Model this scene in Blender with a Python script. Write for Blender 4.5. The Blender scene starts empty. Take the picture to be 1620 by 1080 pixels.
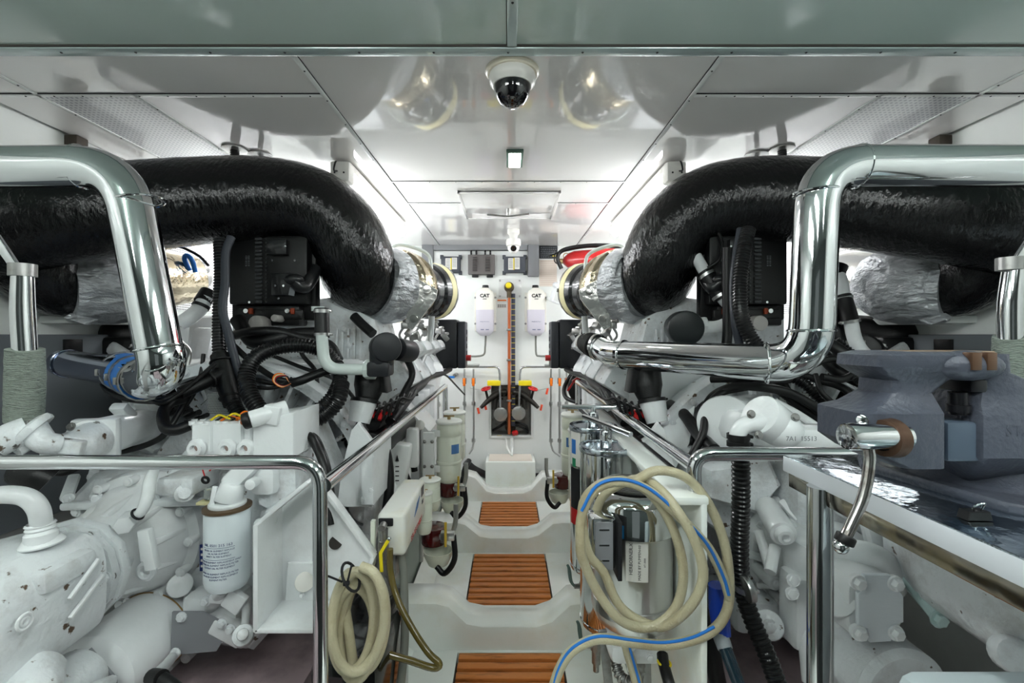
import bpy, bmesh, math, random
from mathutils import Vector, Matrix

random.seed(7)
scene = bpy.context.scene
COL = scene.collection

# ------------------------------------------------------------------ camera
F = 720.0                       # focal length in pixels of a 1620 px wide frame
VX, VY, CH = 804.0, 531.0, 1.20  # vanishing point of the walkway, eye height
cam_d = bpy.data.cameras.new('camera')
cam_d.sensor_width = 36.0
cam_d.lens = 36.0 * F / 1620.0
cam_d.shift_x = (810.0 - VX) / 1620.0
cam_d.shift_y = -(540.0 - VY) / 1620.0
cam_d.clip_start = 0.02
cam = bpy.data.objects.new('camera', cam_d)
cam.location = (0, 0, CH)
cam.rotation_euler = (math.radians(90), 0, 0)
COL.objects.link(cam)
scene.camera = cam

# ------------------------------------------------------------------ world, exposure
world = bpy.data.worlds.new('world')
scene.world = world
world.use_nodes = True
world.node_tree.nodes['Background'].inputs[0].default_value = (0.62, 0.72, 0.70, 1)
world.node_tree.nodes['Background'].inputs[1].default_value = 0.10
scene.view_settings.view_transform = 'Standard'
scene.view_settings.look = 'None'
scene.view_settings.exposure = 1.25
scene.view_settings.gamma = 1.0
scene.view_settings.use_curve_mapping = False
TUBE_POWER = 13.0      # emission of the ceiling tubes
REAR_FILL = 14.0      # emission of unseen tubes added behind the camera as fill
SIDE_FILL = 15.0       # emission of unseen tubes added to brighten the outboard sides

# ------------------------------------------------------------------ helpers
def P(px, py, Y):
    return Vector(((px - VX) / F * Y, Y, CH - (py - VY) / F * Y))

def S(px, Y):
    return px * Y / F

def V(*a):
    return Vector(a)

def frame(axis, up=None):
    z = Vector(axis).normalized()
    if up is None:
        up = Vector((0, 0, 1)) if abs(z.z) < 0.95 else Vector((0, 1, 0))
    x = Vector(up).cross(z)
    if x.length < 1e-6:
        x = Vector((1, 0, 0)).cross(z)
    x.normalize()
    y = z.cross(x)
    return x, y, z

def catmull(pts, n):
    pts = [Vector(p) for p in pts]
    if len(pts) < 3 or n <= 1:
        return pts
    out = []
    for i in range(len(pts) - 1):
        p0 = pts[i - 1] if i > 0 else pts[i] * 2 - pts[i + 1]
        p1, p2 = pts[i], pts[i + 1]
        p3 = pts[i + 2] if i + 2 < len(pts) else pts[i + 1] * 2 - pts[i]
        for k in range(n):
            t = k / n
            out.append(0.5 * ((2 * p1) + (p2 - p0) * t + (2 * p0 - 5 * p1 + 4 * p2 - p3) * t * t + (3 * p1 - p0 - 3 * p2 + p3) * t ** 3))
    out.append(pts[-1])
    return out

def resample(pts, step):
    out = [pts[0]]
    acc = 0.0
    for a, b in zip(pts, pts[1:]):
        L = (b - a).length
        if L < 1e-9:
            continue
        d = step - acc
        while d <= L:
            out.append(a + (b - a) * (d / L))
            d += step
        acc = L - (d - step)
    out.append(pts[-1])
    return out

def bend(pts, rad, n=6):
    """polyline with rounded corners"""
    pts = [Vector(p) for p in pts]
    out = [pts[0]]
    for i in range(1, len(pts) - 1):
        a, b, c = pts[i - 1], pts[i], pts[i + 1]
        r = rad[i - 1] if isinstance(rad, (list, tuple)) else rad
        d1 = (a - b); d2 = (c - b)
        r = min(r, d1.length * 0.49, d2.length * 0.49)
        p1 = b + d1.normalized() * r
        p2 = b + d2.normalized() * r
        for k in range(n + 1):
            t = k / n
            out.append(p1 * (1 - t) ** 2 + b * 2 * t * (1 - t) + p2 * t * t)
    out.append(pts[-1])
    return out

AUTO = ('bolt', 'stud', 'weld_ring', 'clamp', 'screw', 'clip', 'leg', 'tie_rod', 'red_marker', 'white_plug', 'fuse', 'sticker', 'collar')
class B:
    """collects shapes into ONE mesh"""
    def __init__(self):
        self.v = []; self.f = []; self.m = []; self.cm = 0; self.cuts = []
    def cut(self):
        self.cuts.append((len(self.v), len(self.f))); return self
    def mat(self, i):
        self.cm = i; return self
    def _add(self, vs, fs):
        o = len(self.v)
        self.v.extend([Vector(v) for v in vs])
        for f in fs:
            self.f.append([o + i for i in f]); self.m.append(self.cm)
        return self
    def box(self, c, s, bev=0.0, rot=None, seg=2):
        bm = bmesh.new()
        bmesh.ops.create_cube(bm, size=1.0)
        bmesh.ops.scale(bm, vec=Vector(s), verts=bm.verts)
        bev = min(bev, min(s) * 0.45)
        if bev > 0:
            bmesh.ops.bevel(bm, geom=bm.edges[:], offset=bev, segments=seg, profile=0.5, affect='EDGES')
        M = Matrix.Translation(Vector(c))
        if rot is not None:
            M = M @ (rot.to_4x4() if isinstance(rot, Matrix) else Matrix.LocRotScale(None, __import__('mathutils').Euler(rot), None))
        bm.verts.index_update()
        self._add([M @ v.co for v in bm.verts], [[v.index for v in f.verts] for f in bm.faces])
        bm.free()
        return self
    def obox(self, p0, p1, w, h, bev=0.0, up=None):
        """box along p0-p1, width w (sideways), height h"""
        p0 = Vector(p0); p1 = Vector(p1)
        x, y, z = frame(p1 - p0, up)
        R = Matrix((x, y, z)).transposed()
        return self.box((p0 + p1) / 2, (w, h, (p1 - p0).length), bev, R)
    def tube(self, pts, r, seg=12, n=6, caps=True, closed=False, corr=None, wob=0.0, flat=None):
        path = catmull(list(pts) + ([pts[0]] if closed else []), n)
        R0 = r
        if corr:
            path = resample(path, corr[0] / 4.0)
        m = len(path)
        rs = []
        # radius may be a list over control points
        if isinstance(r, (list, tuple)):
            L = [0.0]
            for a, b in zip(path, path[1:]):
                L.append(L[-1] + (b - a).length)
            for i in range(m):
                t = L[i] / max(L[-1], 1e-9) * (len(r) - 1)
                k = min(int(t), len(r) - 2); t -= k
                rs.append(r[k] * (1 - t) + r[k + 1] * t)
        else:
            rs = [r] * m
        if corr:
            rs = [q + (corr[1] if (i % 4) in (1, 2) else -corr[1]) for i, q in enumerate(rs)]
        T = []
        for i in range(m):
            a = path[max(i - 1, 0)]; b = path[min(i + 1, m - 1)]
            t = b - a
            T.append(t.normalized() if t.length > 1e-9 else (T[-1] if T else Vector((0, 0, 1))))
        x, y, z = frame(T[0])
        vs = []
        for i in range(m):
            t = T[i]
            x = x - t * x.dot(t)
            if x.length < 1e-6:
                x = frame(t)[0]
            x.normalize()
            y = t.cross(x)
            for k in range(seg):
                a = 2 * math.pi * k / seg
                rr = rs[i] * (1 + (random.uniform(-wob, wob) if wob else 0))
                vs.append(path[i] + x * (math.cos(a) * rr * (flat or 1.0)) + y * (math.sin(a) * rr))
        fs = []
        for i in range(m - 1):
            for k in range(seg):
                fs.append([i * seg + k, i * seg + (k + 1) % seg, (i + 1) * seg + (k + 1) % seg, (i + 1) * seg + k])
        if caps and not closed:
            fs.append(list(range(seg))[::-1]); fs.append([(m - 1) * seg + k for k in range(seg)])
        return self._add(vs, fs)
    def cyl(self, p0, p1, r0, r1=None, seg=24, bev=0.0):
        p0 = Vector(p0); p1 = Vector(p1)
        L = (p1 - p0).length
        r1 = r0 if r1 is None else r1
        if bev > 0:
            prof = [(0, 0), (r0 - bev, 0), (r0 - bev * .3, bev * .3), (r0, bev), (r1, L - bev), (r1 - bev * .3, L - bev * .3), (r1 - bev, L), (0, L)]
        else:
            prof = [(0, 0), (r0, 0), (r1, L), (0, L)]
        return self.lathe(prof, p0, p1 - p0, seg)
    def lathe(self, prof, o, axis, seg=28, up=None, closedprof=False):
        o = Vector(o)
        x, y, z = frame(axis, up)
        vs = []; rings = []
        for r, h in prof:
            if r <= 1e-7:
                rings.append([len(vs)]); vs.append(o + z * h)
            else:
                st = len(vs)
                for k in range(seg):
                    a = 2 * math.pi * k / seg
                    vs.append(o + z * h + x * math.cos(a) * r + y * math.sin(a) * r)
                rings.append(list(range(st, st + seg)))
        fs = []
        rr = rings + ([rings[0]] if closedprof else [])
        for a, b in zip(rr, rr[1:]):
            for k in range(seg):
                k2 = (k + 1) % seg
                if len(a) == 1 and len(b) == 1:
                    break
                if len(a) == 1:
                    fs.append([a[0], b[k2], b[k]])
                elif len(b) == 1:
                    fs.append([a[k], a[k2], b[0]])
                else:
                    fs.append([a[k], a[k2], b[k2], b[k]])
        return self._add(vs, fs)
    def ring(self, c, axis, r, t, seg=32, w=None):
        """torus of radius r, thickness t (w: stretch along axis)"""
        w = w or t
        prof = [(r + math.cos(a) * t, math.sin(a) * w) for a in [2 * math.pi * k / 8 for k in range(8)]]
        return self.lathe(prof, c, axis, seg, closedprof=True)
    def sphere(self, c, r, seg=18, sc=(1, 1, 1), ax=None):
        c = Vector(c)
        if not isinstance(r, (list, tuple)):
            r = (r * sc[0], r * sc[1], r * sc[2])
        R = Matrix(frame(ax)).transposed() if ax is not None else Matrix.Identity(3)
        vs = []; fs = []
        n = seg // 2
        for i in range(n + 1):
            th = math.pi * i / n
            for k in range(seg):
                a = 2 * math.pi * k / seg
                vs.append(c + R @ Vector((r[0] * math.sin(th) * math.cos(a), r[1] * math.sin(th) * math.sin(a), r[2] * math.cos(th))))
        for i in range(n):
            for k in range(seg):
                fs.append([i * seg + k, (i + 1) * seg + k, (i + 1) * seg + (k + 1) % seg, i * seg + (k + 1) % seg])
        return self._add(vs, fs)
    def hexbolt(self, p, axis, r=0.008, h=0.006, washer=True):
        p = Vector(p); a = Vector(axis).normalized()
        if washer:
            self.cyl(p, p + a * h * 0.3, r * 1.35, seg=12)
        self.lathe([(0, 0), (r, 0), (r, h * .85), (r * .8, h), (0, h)], p, a, 6)
        return self
    def bolts(self, c, axis, R, n, r=0.008, h=0.007, a0=0.0, arc=2 * math.pi):
        x, y, z = frame(axis)
        for k in range(n):
            a = a0 + arc * k / (n if arc > 6.2 else max(n - 1, 1))
            self.hexbolt(Vector(c) + x * math.cos(a) * R + y * math.sin(a) * R, axis, r, h)
        return self
    def prism(self, poly, d, bev=0.0):
        """poly: list of 3D points (planar); d: extrusion vector"""
        poly = [Vector(p) for p in poly]; d = Vector(d); n = len(poly)
        if bev > 0:
            c = sum(poly, Vector()) / n
            L = d.length; dn = d.normalized()
            inner = []
            for p in poly:
                q = c - p
                inner.append(p + q.normalized() * bev)
            rings = [inner, [p + dn * bev for p in poly], [p + dn * (L - bev) for p in poly], [p + d for p in inner]]
        else:
            rings = [poly, [p + d for p in poly]]
        vs = [v for r_ in rings for v in r_]
        fs = [list(range(n))[::-1], [(len(rings) - 1) * n + k for k in range(n)]]
        for i in range(len(rings) - 1):
            for k in range(n):
                fs.append([i * n + k, i * n + (k + 1) % n, (i + 1) * n + (k + 1) % n, (i + 1) * n + k])
        return self._add(vs, fs)
    def loft(self, secs, caps=True, closed_sec=True):
        n = len(secs[0])
        vs = [Vector(p) for s_ in secs for p in s_]
        fs = []
        for i in range(len(secs) - 1):
            for k in range(n if closed_sec else n - 1):
                fs.append([i * n + k, i * n + (k + 1) % n, (i + 1) * n + (k + 1) % n, (i + 1) * n + k])
        if caps and closed_sec:
            fs.append(list(range(n))[::-1]); fs.append([(len(secs) - 1) * n + k for k in range(n)])
        return self._add(vs, fs)
    def islands(self):
        """regroup into pieces that do not touch, one object each"""
        n = len(self.v); p = list(range(n))
        def find(i):
            while p[i] != i:
                p[i] = p[p[i]]; i = p[i]
            return i
        for f in self.f:
            a = find(f[0])
            for i in f[1:]:
                p[find(i)] = a
        g = {}
        for i in range(n):
            g.setdefault(find(i), []).append(i)
        boxes = []
        for k, vs in g.items():
            lo = [min(self.v[i][c] for i in vs) - .0006 for c in range(3)]; hi = [max(self.v[i][c] for i in vs) + .0006 for c in range(3)]
            boxes.append([lo, hi, vs])
        merged = True
        while merged:
            merged = False
            for i in range(len(boxes)):
                for j in range(i + 1, len(boxes)):
                    A, C = boxes[i], boxes[j]
                    if all(A[0][c] <= C[1][c] and C[0][c] <= A[1][c] for c in range(3)):
                        boxes[i] = [[min(A[0][c], C[0][c]) for c in range(3)], [max(A[1][c], C[1][c]) for c in range(3)], A[2] + C[2]]
                        boxes.pop(j); merged = True; break
                if merged:
                    break
        if len(boxes) < 2 or len(boxes) > 60:
            return
        own = {}
        for bi, bx in enumerate(boxes):
            for i in bx[2]:
                own[i] = bi
        nv, nf, nm, cuts = [], [], [], []
        for bi, bx in enumerate(boxes):
            idx = sorted(bx[2]); mp = {o: len(nv) + k for k, o in enumerate(idx)}
            nv.extend(self.v[i] for i in idx)
            for f, m_ in zip(self.f, self.m):
                if own[f[0]] == bi:
                    nf.append([mp[i] for i in f]); nm.append(m_)
            cuts.append((len(nv), len(nf)))
        self.v, self.f, self.m, self.cuts = nv, nf, nm, cuts[:-1]
    def build(self, name, mats, parent=None, sharp=38):
        if name in AUTO and not self.cuts:
            self.islands()
        if self.cuts:                       # several separate pieces: one object each
            segs = [(0, 0)] + [c for c in self.cuts if 0 < c[0] < len(self.v)] + [(len(self.v), len(self.f))]
            out = []
            for (v0, f0), (v1, f1) in zip(segs, segs[1:]):
                if v1 > v0:
                    q = B(); q.v = self.v[v0:v1]; q.f = [[i - v0 for i in f] for f in self.f[f0:f1]]; q.m = self.m[f0:f1]
                    out.append(q.build(name, mats, parent, sharp))
            return out[0]
        if not isinstance(mats, (list, tuple)):
            mats = [mats]
        me = bpy.data.meshes.new(name)
        ob = bpy.data.objects.new(name, me)
        COL.objects.link(ob)
        if parent is not None:
            off = Vector(parent['_o'])
            ob.parent = parent
            ob['_o'] = tuple(off)
        else:
            xs = [v.x for v in self.v]; ys = [v.y for v in self.v]; zs = [v.z for v in self.v]
            off = Vector(((min(xs) + max(xs)) / 2, (min(ys) + max(ys)) / 2, min(zs)))
            ob.location = off
            ob['_o'] = tuple(off)
        me.from_pydata([v - off for v in self.v], [], self.f)
        for i, p in enumerate(me.polygons):
            p.material_index = self.m[i]
            p.use_smooth = True
        for m_ in mats:
            me.materials.append(m_)
        bm = bmesh.new(); bm.from_mesh(me)
        bmesh.ops.recalc_face_normals(bm, faces=bm.faces[:])
        bm.to_mesh(me); bm.free()
        me.set_sharp_from_angle(angle=math.radians(sharp))
        return ob

def tag(o, label, cat, group=None, kind=None):
    if label: o['label'] = label
    if cat: o['category'] = cat
    if group: o['group'] = group
    if kind: o['kind'] = kind
    return o

def thing(name, label, cat, loc, group=None):
    o = bpy.data.objects.new(name, None)
    COL.objects.link(o)
    o.empty_display_size = 0.05
    o.location = loc
    o['_o'] = tuple(loc)
    return tag(o, label, cat, group)

def struct(name, b, m, label=None, parent=None):
    o = b.build(name, m, parent)
    if parent is None:
        o['kind'] = 'structure'
        o['label'] = label or name.replace('_', ' ')
        o['category'] = name.split('_')[0]
    return o

def clone(root, d, label=None, group=None):
    """copy of a thing, its parts and their sub-parts, moved by d"""
    r = root.copy(); COL.objects.link(r)
    r.location = root.location + Vector(d)
    r['_o'] = tuple(r.location)
    if label: r['label'] = label
    if group: r['group'] = group
    for ch in list(root.children):
        c = ch.copy(); COL.objects.link(c); c.parent = r
        for g in list(ch.children):
            q = g.copy(); COL.objects.link(q); q.parent = c
    return r

def text_into(b, s, o, xd, yd, size, depth=0.0006, align='CENTER', wrap=None, space=1.0, bold=0.0):
    """lettering added to builder b: o origin, xd reading direction, yd up; wrap(v)->v optional"""
    cu = bpy.data.curves.new('lettering', 'FONT')
    cu.body = s; cu.size = size; cu.align_x = align; cu.align_y = 'CENTER'; cu.space_character = space
    cu.resolution_u = 2; cu.offset = bold
    cu.extrude = depth / 2
    t = bpy.data.objects.new('lettering', cu)
    COL.objects.link(t)
    bpy.context.view_layer.update()
    me = bpy.data.meshes.new_from_object(t.evaluated_get(bpy.context.evaluated_depsgraph_get()))
    xd = Vector(xd).normalized(); yd = Vector(yd).normalized(); nd = xd.cross(yd)
    o = Vector(o)
    vs = [v.co.copy() for v in me.vertices]
    if wrap:
        pv = [wrap(v) for v in vs]
    else:
        pv = [o + xd * v.x + yd * v.y + nd * v.z for v in vs]
    b._add(pv, [list(p.vertices) for p in me.polygons])
    bpy.data.objects.remove(t); bpy.data.curves.remove(cu); bpy.data.meshes.remove(me)
    return b

# ------------------------------------------------------------------ materials
def rgb(r, g, b):
    f = lambda c: ((c / 255.0) / 12.92) if c / 255.0 <= 0.04045 else (((c / 255.0) + 0.055) / 1.055) ** 2.4
    return (f(r), f(g), f(b), 1)

def mat(name, col, rough=0.5, metal=0.0, bump=0.0, bscale=60.0, coat=0.0, dirt=None, dscale=6.0, damt=0.4,
        spec=0.5, rvar=0.0, emit=None, estr=0.0, trans=0.0, chips=None, stretch=None, bdist=0.004, ior=1.45, detail=3.0, cellular=False):
    m = bpy.data.materials.new(name); m.use_nodes = True
    nt = m.node_tree; bs = nt.nodes['Principled BSDF']
    bs.inputs['Base Color'].default_value = col
    bs.inputs['Roughness'].default_value = rough
    bs.inputs['Metallic'].default_value = metal
    bs.inputs['Specular IOR Level'].default_value = spec
    bs.inputs['IOR'].default_value = ior
    if coat:
        bs.inputs['Coat Weight'].default_value = coat
        bs.inputs['Coat Roughness'].default_value = 0.04
    if trans:
        bs.inputs['Transmission Weight'].default_value = trans
    if emit:
        bs.inputs['Emission Color'].default_value = emit
        bs.inputs['Emission Strength'].default_value = estr
    tc = nt.nodes.new('ShaderNodeTexCoord')
    src = tc.outputs['Object']
    if stretch:
        mp = nt.nodes.new('ShaderNodeMapping'); mp.inputs['Scale'].default_value = stretch
        nt.links.new(src, mp.inputs['Vector']); src = mp.outputs['Vector']
    if dirt is not None:
        no = nt.nodes.new('ShaderNodeTexNoise'); no.inputs['Scale'].default_value = dscale
        no.inputs['Detail'].default_value = 8; no.inputs['Roughness'].default_value = 0.65
        nt.links.new(src, no.inputs['Vector'])
        rp = nt.nodes.new('ShaderNodeValToRGB')
        rp.color_ramp.elements[0].position = 0.50; rp.color_ramp.elements[1].position = 0.75
        rp.color_ramp.elements[0].color = (0, 0, 0, 1); rp.color_ramp.elements[1].color = (damt, damt, damt, 1)
        nt.links.new(no.outputs['Fac'], rp.inputs['Fac'])
        mx = nt.nodes.new('ShaderNodeMix'); mx.data_type = 'RGBA'
        mx.inputs[6].default_value = col; mx.inputs[7].default_value = dirt
        nt.links.new(rp.outputs['Color'], mx.inputs[0])
        nt.links.new(mx.outputs[2], bs.inputs['Base Color'])
    if chips is not None:                  # small chips and stains that show another colour
        nc = nt.nodes.new('ShaderNodeTexNoise'); nc.inputs['Scale'].default_value = 38; nc.inputs['Detail'].default_value = 6
        nt.links.new(src, nc.inputs['Vector'])
        rc = nt.nodes.new('ShaderNodeValToRGB'); rc.color_ramp.elements[0].position = 0.66; rc.color_ramp.elements[1].position = 0.70
        nt.links.new(nc.outputs['Fac'], rc.inputs['Fac'])
        mc = nt.nodes.new('ShaderNodeMix'); mc.data_type = 'RGBA'; mc.inputs[7].default_value = chips; mc.inputs[6].default_value = col
        if dirt is not None:
            nt.links.new(mx.outputs[2], mc.inputs[6])
        nt.links.new(rc.outputs['Color'], mc.inputs[0]); nt.links.new(mc.outputs[2], bs.inputs['Base Color'])
    if rvar:
        n3 = nt.nodes.new('ShaderNodeTexNoise'); n3.inputs['Scale'].default_value = dscale * 2.0
        n3.inputs['Detail'].default_value = 5
        nt.links.new(src, n3.inputs['Vector'])
        mr = nt.nodes.new('ShaderNodeMapRange')
        mr.inputs['To Min'].default_value = max(0.02, rough - rvar); mr.inputs['To Max'].default_value = rough + rvar
        nt.links.new(n3.outputs['Fac'], mr.inputs['Value']); nt.links.new(mr.outputs['Result'], bs.inputs['Roughness'])
    if bump:
        n2 = nt.nodes.new('ShaderNodeTexVoronoi' if cellular else 'ShaderNodeTexNoise')
        n2.inputs['Scale'].default_value = bscale
        if not cellular:
            n2.inputs['Detail'].default_value = detail
        nt.links.new(src, n2.inputs['Vector'])
        bp = nt.nodes.new('ShaderNodeBump'); bp.inputs['Strength'].default_value = bump
        bp.inputs['Distance'].default_value = bdist
        nt.links.new(n2.outputs['Distance' if cellular else 'Fac'], bp.inputs['Height'])
        nt.links.new(bp.outputs['Normal'], bs.inputs['Normal'])
        if coat:
            nt.links.new(bp.outputs['Normal'], bs.inputs['Coat Normal'])
    return m

def dotted(name, base, hole, scale, thr, rough=0.4, metal=0.0):
    """punched sheet: round holes on a regular grid"""
    m = bpy.data.materials.new(name); m.use_nodes = True
    nt = m.node_tree; bs = nt.nodes['Principled BSDF']
    tc = nt.nodes.new('ShaderNodeTexCoord')
    vm = nt.nodes.new('ShaderNodeVectorMath'); vm.operation = 'SCALE'; vm.inputs['Scale'].default_value = scale
    nt.links.new(tc.outputs['Object'], vm.inputs[0])
    fr = nt.nodes.new('ShaderNodeVectorMath'); fr.operation = 'FRACTION'
    nt.links.new(vm.outputs[0], fr.inputs[0])
    sb = nt.nodes.new('ShaderNodeVectorMath'); sb.operation = 'SUBTRACT'; sb.inputs[1].default_value = (.5, .5, .5)
    nt.links.new(fr.outputs[0], sb.inputs[0])
    se = nt.nodes.new('ShaderNodeSeparateXYZ'); nt.links.new(sb.outputs[0], se.inputs[0])
    return m, nt, bs, se

def punched(name, base, hole, scale, rad, axes, rough=0.35, metal=0.0):
    m, nt, bs, se = dotted(name, base, hole, scale, rad)
    cb = nt.nodes.new('ShaderNodeCombineXYZ')
    nt.links.new(se.outputs[axes[0]], cb.inputs[0]); nt.links.new(se.outputs[axes[1]], cb.inputs[1])
    ln = nt.nodes.new('ShaderNodeVectorMath'); ln.operation = 'LENGTH'; nt.links.new(cb.outputs[0], ln.inputs[0])
    lt = nt.nodes.new('ShaderNodeMath'); lt.operation = 'LESS_THAN'; lt.inputs[1].default_value = rad
    nt.links.new(ln.outputs['Value'], lt.inputs[0])
    mx = nt.nodes.new('ShaderNodeMix'); mx.data_type = 'RGBA'
    mx.inputs[6].default_value = base; mx.inputs[7].default_value = hole
    nt.links.new(lt.outputs[0], mx.inputs[0]); nt.links.new(mx.outputs[2], bs.inputs['Base Color'])
    bs.inputs['Roughness'].default_value = rough; bs.inputs['Metallic'].default_value = metal
    return m

WHITE = mat('white_engine_paint', rgb(234, 237, 238), 0.28, bump=0.35, bscale=45, coat=0.3, dirt=rgb(150, 140, 125), dscale=5, damt=0.28, bdist=0.003)
CAST = mat('white_cast_paint', rgb(224, 228, 230), 0.30, bump=0.8, bscale=70, coat=0.3, dirt=rgb(120, 104, 88), dscale=8, damt=0.55, bdist=0.004, chips=rgb(90, 72, 56))
WALLW = mat('white_wall_gelcoat', rgb(238, 241, 238), 0.22, bump=0.08, bscale=9, coat=0.3, dirt=rgb(205, 214, 200), dscale=2.2, damt=0.3)
CEIL = mat('white_ceiling_laminate', rgb(242, 240, 238), 0.05, spec=0.7, bump=0.07, bscale=2.6, coat=0.8, bdist=0.02, detail=1.5)
CEILG = mat('ceiling_laminate_painted_green_light', rgb(196, 212, 206), 0.12, bump=0.12, bscale=2.2, coat=0.6, bdist=0.02, dirt=rgb(170, 195, 165), dscale=1.2, damt=0.6)  # weaker, greenish light near the entrance is mixed into this laminate's colour
TRIMW = mat('white_trim_strip', rgb(222, 224, 222), 0.28, metal=0.0, coat=0.2)
TRIMG = mat('grey_green_trim_strip', rgb(178, 194, 192), 0.25, metal=0.25)
SEAM = mat('dark_seam', rgb(70, 66, 62), 0.7)
GEL = mat('walkway_gelcoat', rgb(250, 254, 249), 0.14, bump=0.12, bscale=14, coat=0.6, dirt=rgb(226, 220, 190), dscale=3.0, damt=0.5)
TEAK = mat('oiled_teak', rgb(222, 138, 70), 0.45, bump=0.3, bscale=30, dirt=rgb(130, 62, 24), dscale=9, damt=0.9, stretch=(1.0, 8.0, 8.0))
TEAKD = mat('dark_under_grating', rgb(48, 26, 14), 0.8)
CHROME = mat('polished_stainless', (0.66, 0.68, 0.69, 1), 0.06, metal=1.0, bump=0.05, bscale=7, bdist=0.01)
CHROME2 = mat('polished_rail', (0.62, 0.63, 0.64, 1), 0.09, metal=1.0)
STEEL = mat('brushed_stainless', (0.56, 0.56, 0.55, 1), 0.28, metal=1.0, bump=0.2, bscale=80, stretch=(1, 1, .08))
STEELD = mat('dull_steel', (0.36, 0.36, 0.35, 1), 0.42, metal=1.0, dirt=rgb(90, 70, 50), dscale=30, damt=0.5)
LAG = mat('black_glossy_lagging', rgb(4, 5, 6), 0.17, bump=0.8, bscale=46, coat=0.35, spec=0.35, rvar=0.1, dscale=8, bdist=0.008, detail=6, stretch=(1.7, 1, .6))
RUBBER = mat('black_rubber', rgb(13, 13, 14), 0.42, bump=0.1, bscale=90)
LOOM = mat('black_corrugated_loom', rgb(10, 11, 12), 0.30, coat=0.25)
BPLAS = mat('black_plastic', rgb(9, 10, 11), 0.40, bump=0.15, bscale=300)
BSATIN = mat('black_satin_panel', rgb(24, 26, 31), 0.42)
BLANK = mat('silver_blanket_cloth', rgb(182, 185, 188), 0.42, metal=0.5, bump=1.0, bscale=11, bdist=0.045, detail=5, stretch=(1, 1, 2.2))
FOIL = mat('golden_heat_foil', (0.58, 0.50, 0.36, 1), 0.20, metal=1.0, bump=0.9, bscale=18, bdist=0.01)
FOILS = mat('silver_heat_foil', (0.66, 0.65, 0.62, 1), 0.18, metal=1.0, bump=0.6, bscale=10, bdist=0.01)
WRAP = mat('grey_woven_wrap', rgb(150, 160, 150), 0.8, bump=1.0, bscale=90, stretch=(1, 1, 4), bdist=0.01, dirt=rgb(90, 98, 90), dscale=40, damt=.9)
BRASS = mat('old_brass', (0.45, 0.33, 0.17, 1), 0.35, metal=1.0)
COPPER = mat('orange_copper_pipe', rgb(176, 92, 50), 0.42, metal=0.15)
YEL = mat('yellow_paint', rgb(232, 210, 30), 0.4)
CREAM = mat('cream_band', rgb(226, 218, 170), 0.5)
RED = mat('red_enamel', rgb(186, 24, 26), 0.3, coat=0.4)
ORANGE = mat('orange_plastic', rgb(238, 120, 20), 0.45)
BLUE = mat('blue_hose', rgb(40, 120, 205), 0.4)
BLUED = mat('blue_band', rgb(20, 96, 140), 0.4)
BLUEL = mat('blue_label', rgb(78, 122, 178), 0.5)
NAVY = mat('navy_label', rgb(24, 44, 110), 0.5)
GREEN = mat('green_plastic', rgb(30, 130, 90), 0.45)
GREYC = mat('grey_cable_duct', rgb(128, 130, 133), 0.55)
GREYD = mat('grey_fibre_box', rgb(104, 100, 98), 0.6)
GREYL = mat('grey_locker', rgb(112, 117, 122), 0.45, bump=0.05, bscale=20)
GIRD = mat('grey_green_girder', rgb(126, 138, 130), 0.35, metal=0.3, dirt=rgb(100, 104, 96), dscale=5)
VISE = mat('grey_hammered_vise', rgb(70, 74, 85), 0.45, metal=0.1, bump=0.55, bscale=90, dirt=rgb(60, 48, 40), dscale=5, damt=0.3)
RUST = mat('rusty_steel', rgb(84, 62, 48), 0.5, metal=0.6, bump=0.4, bscale=60, dirt=rgb(70, 40, 24), dscale=20, damt=0.8)
RUSTCH = mat('worn_chrome_bar', (0.5, 0.48, 0.46, 1), 0.2, metal=1.0, dirt=rgb(80, 44, 26), dscale=38, damt=0.9)
MAUVE = mat('mauve_bilge_paint', rgb(186, 166, 170), 0.42, bump=0.2, bscale=8, dirt=rgb(70, 58, 60), dscale=4, damt=0.7)
BILGE = mat('dark_bilge', rgb(40, 42, 42), 0.35, dirt=rgb(24, 20, 16), dscale=5)
HOSEC = mat('cream_braided_hose', rgb(190, 182, 152), 0.35, bump=0.5, bscale=240, coat=0.3, dirt=rgb(140, 112, 66), dscale=6, damt=0.7, bdist=0.003)
HOSEG = mat('grey_hose', rgb(118, 120, 112), 0.45)
AMBER = mat('amber_hose', rgb(150, 118, 32), 0.25, coat=0.4)
CANW = mat('ivory_canister', rgb(224, 228, 212), 0.30, coat=0.2, dirt=rgb(196, 190, 150), dscale=8, damt=0.5)
CATB = mat('translucent_bottle', rgb(232, 230, 220), 0.35, coat=0.2)
CATP = mat('pinkish_coolant', rgb(210, 206, 216), 0.3, coat=0.2)
INK = mat('black_ink', rgb(24, 24, 28), 0.6)
INKB = mat('blue_ink', rgb(52, 70, 120), 0.6)
INKG = mat('grey_ink', rgb(120, 124, 128), 0.6)
PAPER = mat('aged_paper', rgb(226, 216, 204), 0.7)
LABELW = mat('white_label', rgb(226, 224, 218), 0.6)
DOME = mat('smoked_dome', rgb(16, 15, 18), 0.04, coat=1.0)
PCAM = mat('camera_housing', rgb(232, 230, 224), 0.3)
GLASSD = mat('dark_gauge', rgb(22, 34, 52), 0.2, coat=0.6)
BOWL = mat('dark_red_fuel_bowl', rgb(72, 16, 16), 0.12, coat=0.6)
CLEAR = mat('clear_bowl', rgb(220, 226, 220), 0.05, trans=0.85)
BENCH = mat('polished_bench_steel', (0.60, 0.68, 0.74, 1), 0.12, metal=1.0, bump=0.55, bscale=14, bdist=0.01, dirt=rgb(190, 200, 205), dscale=14, damt=0.6, detail=5)
BENCHE = mat('white_bench_edge', rgb(214, 218, 224), 0.25)
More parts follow.
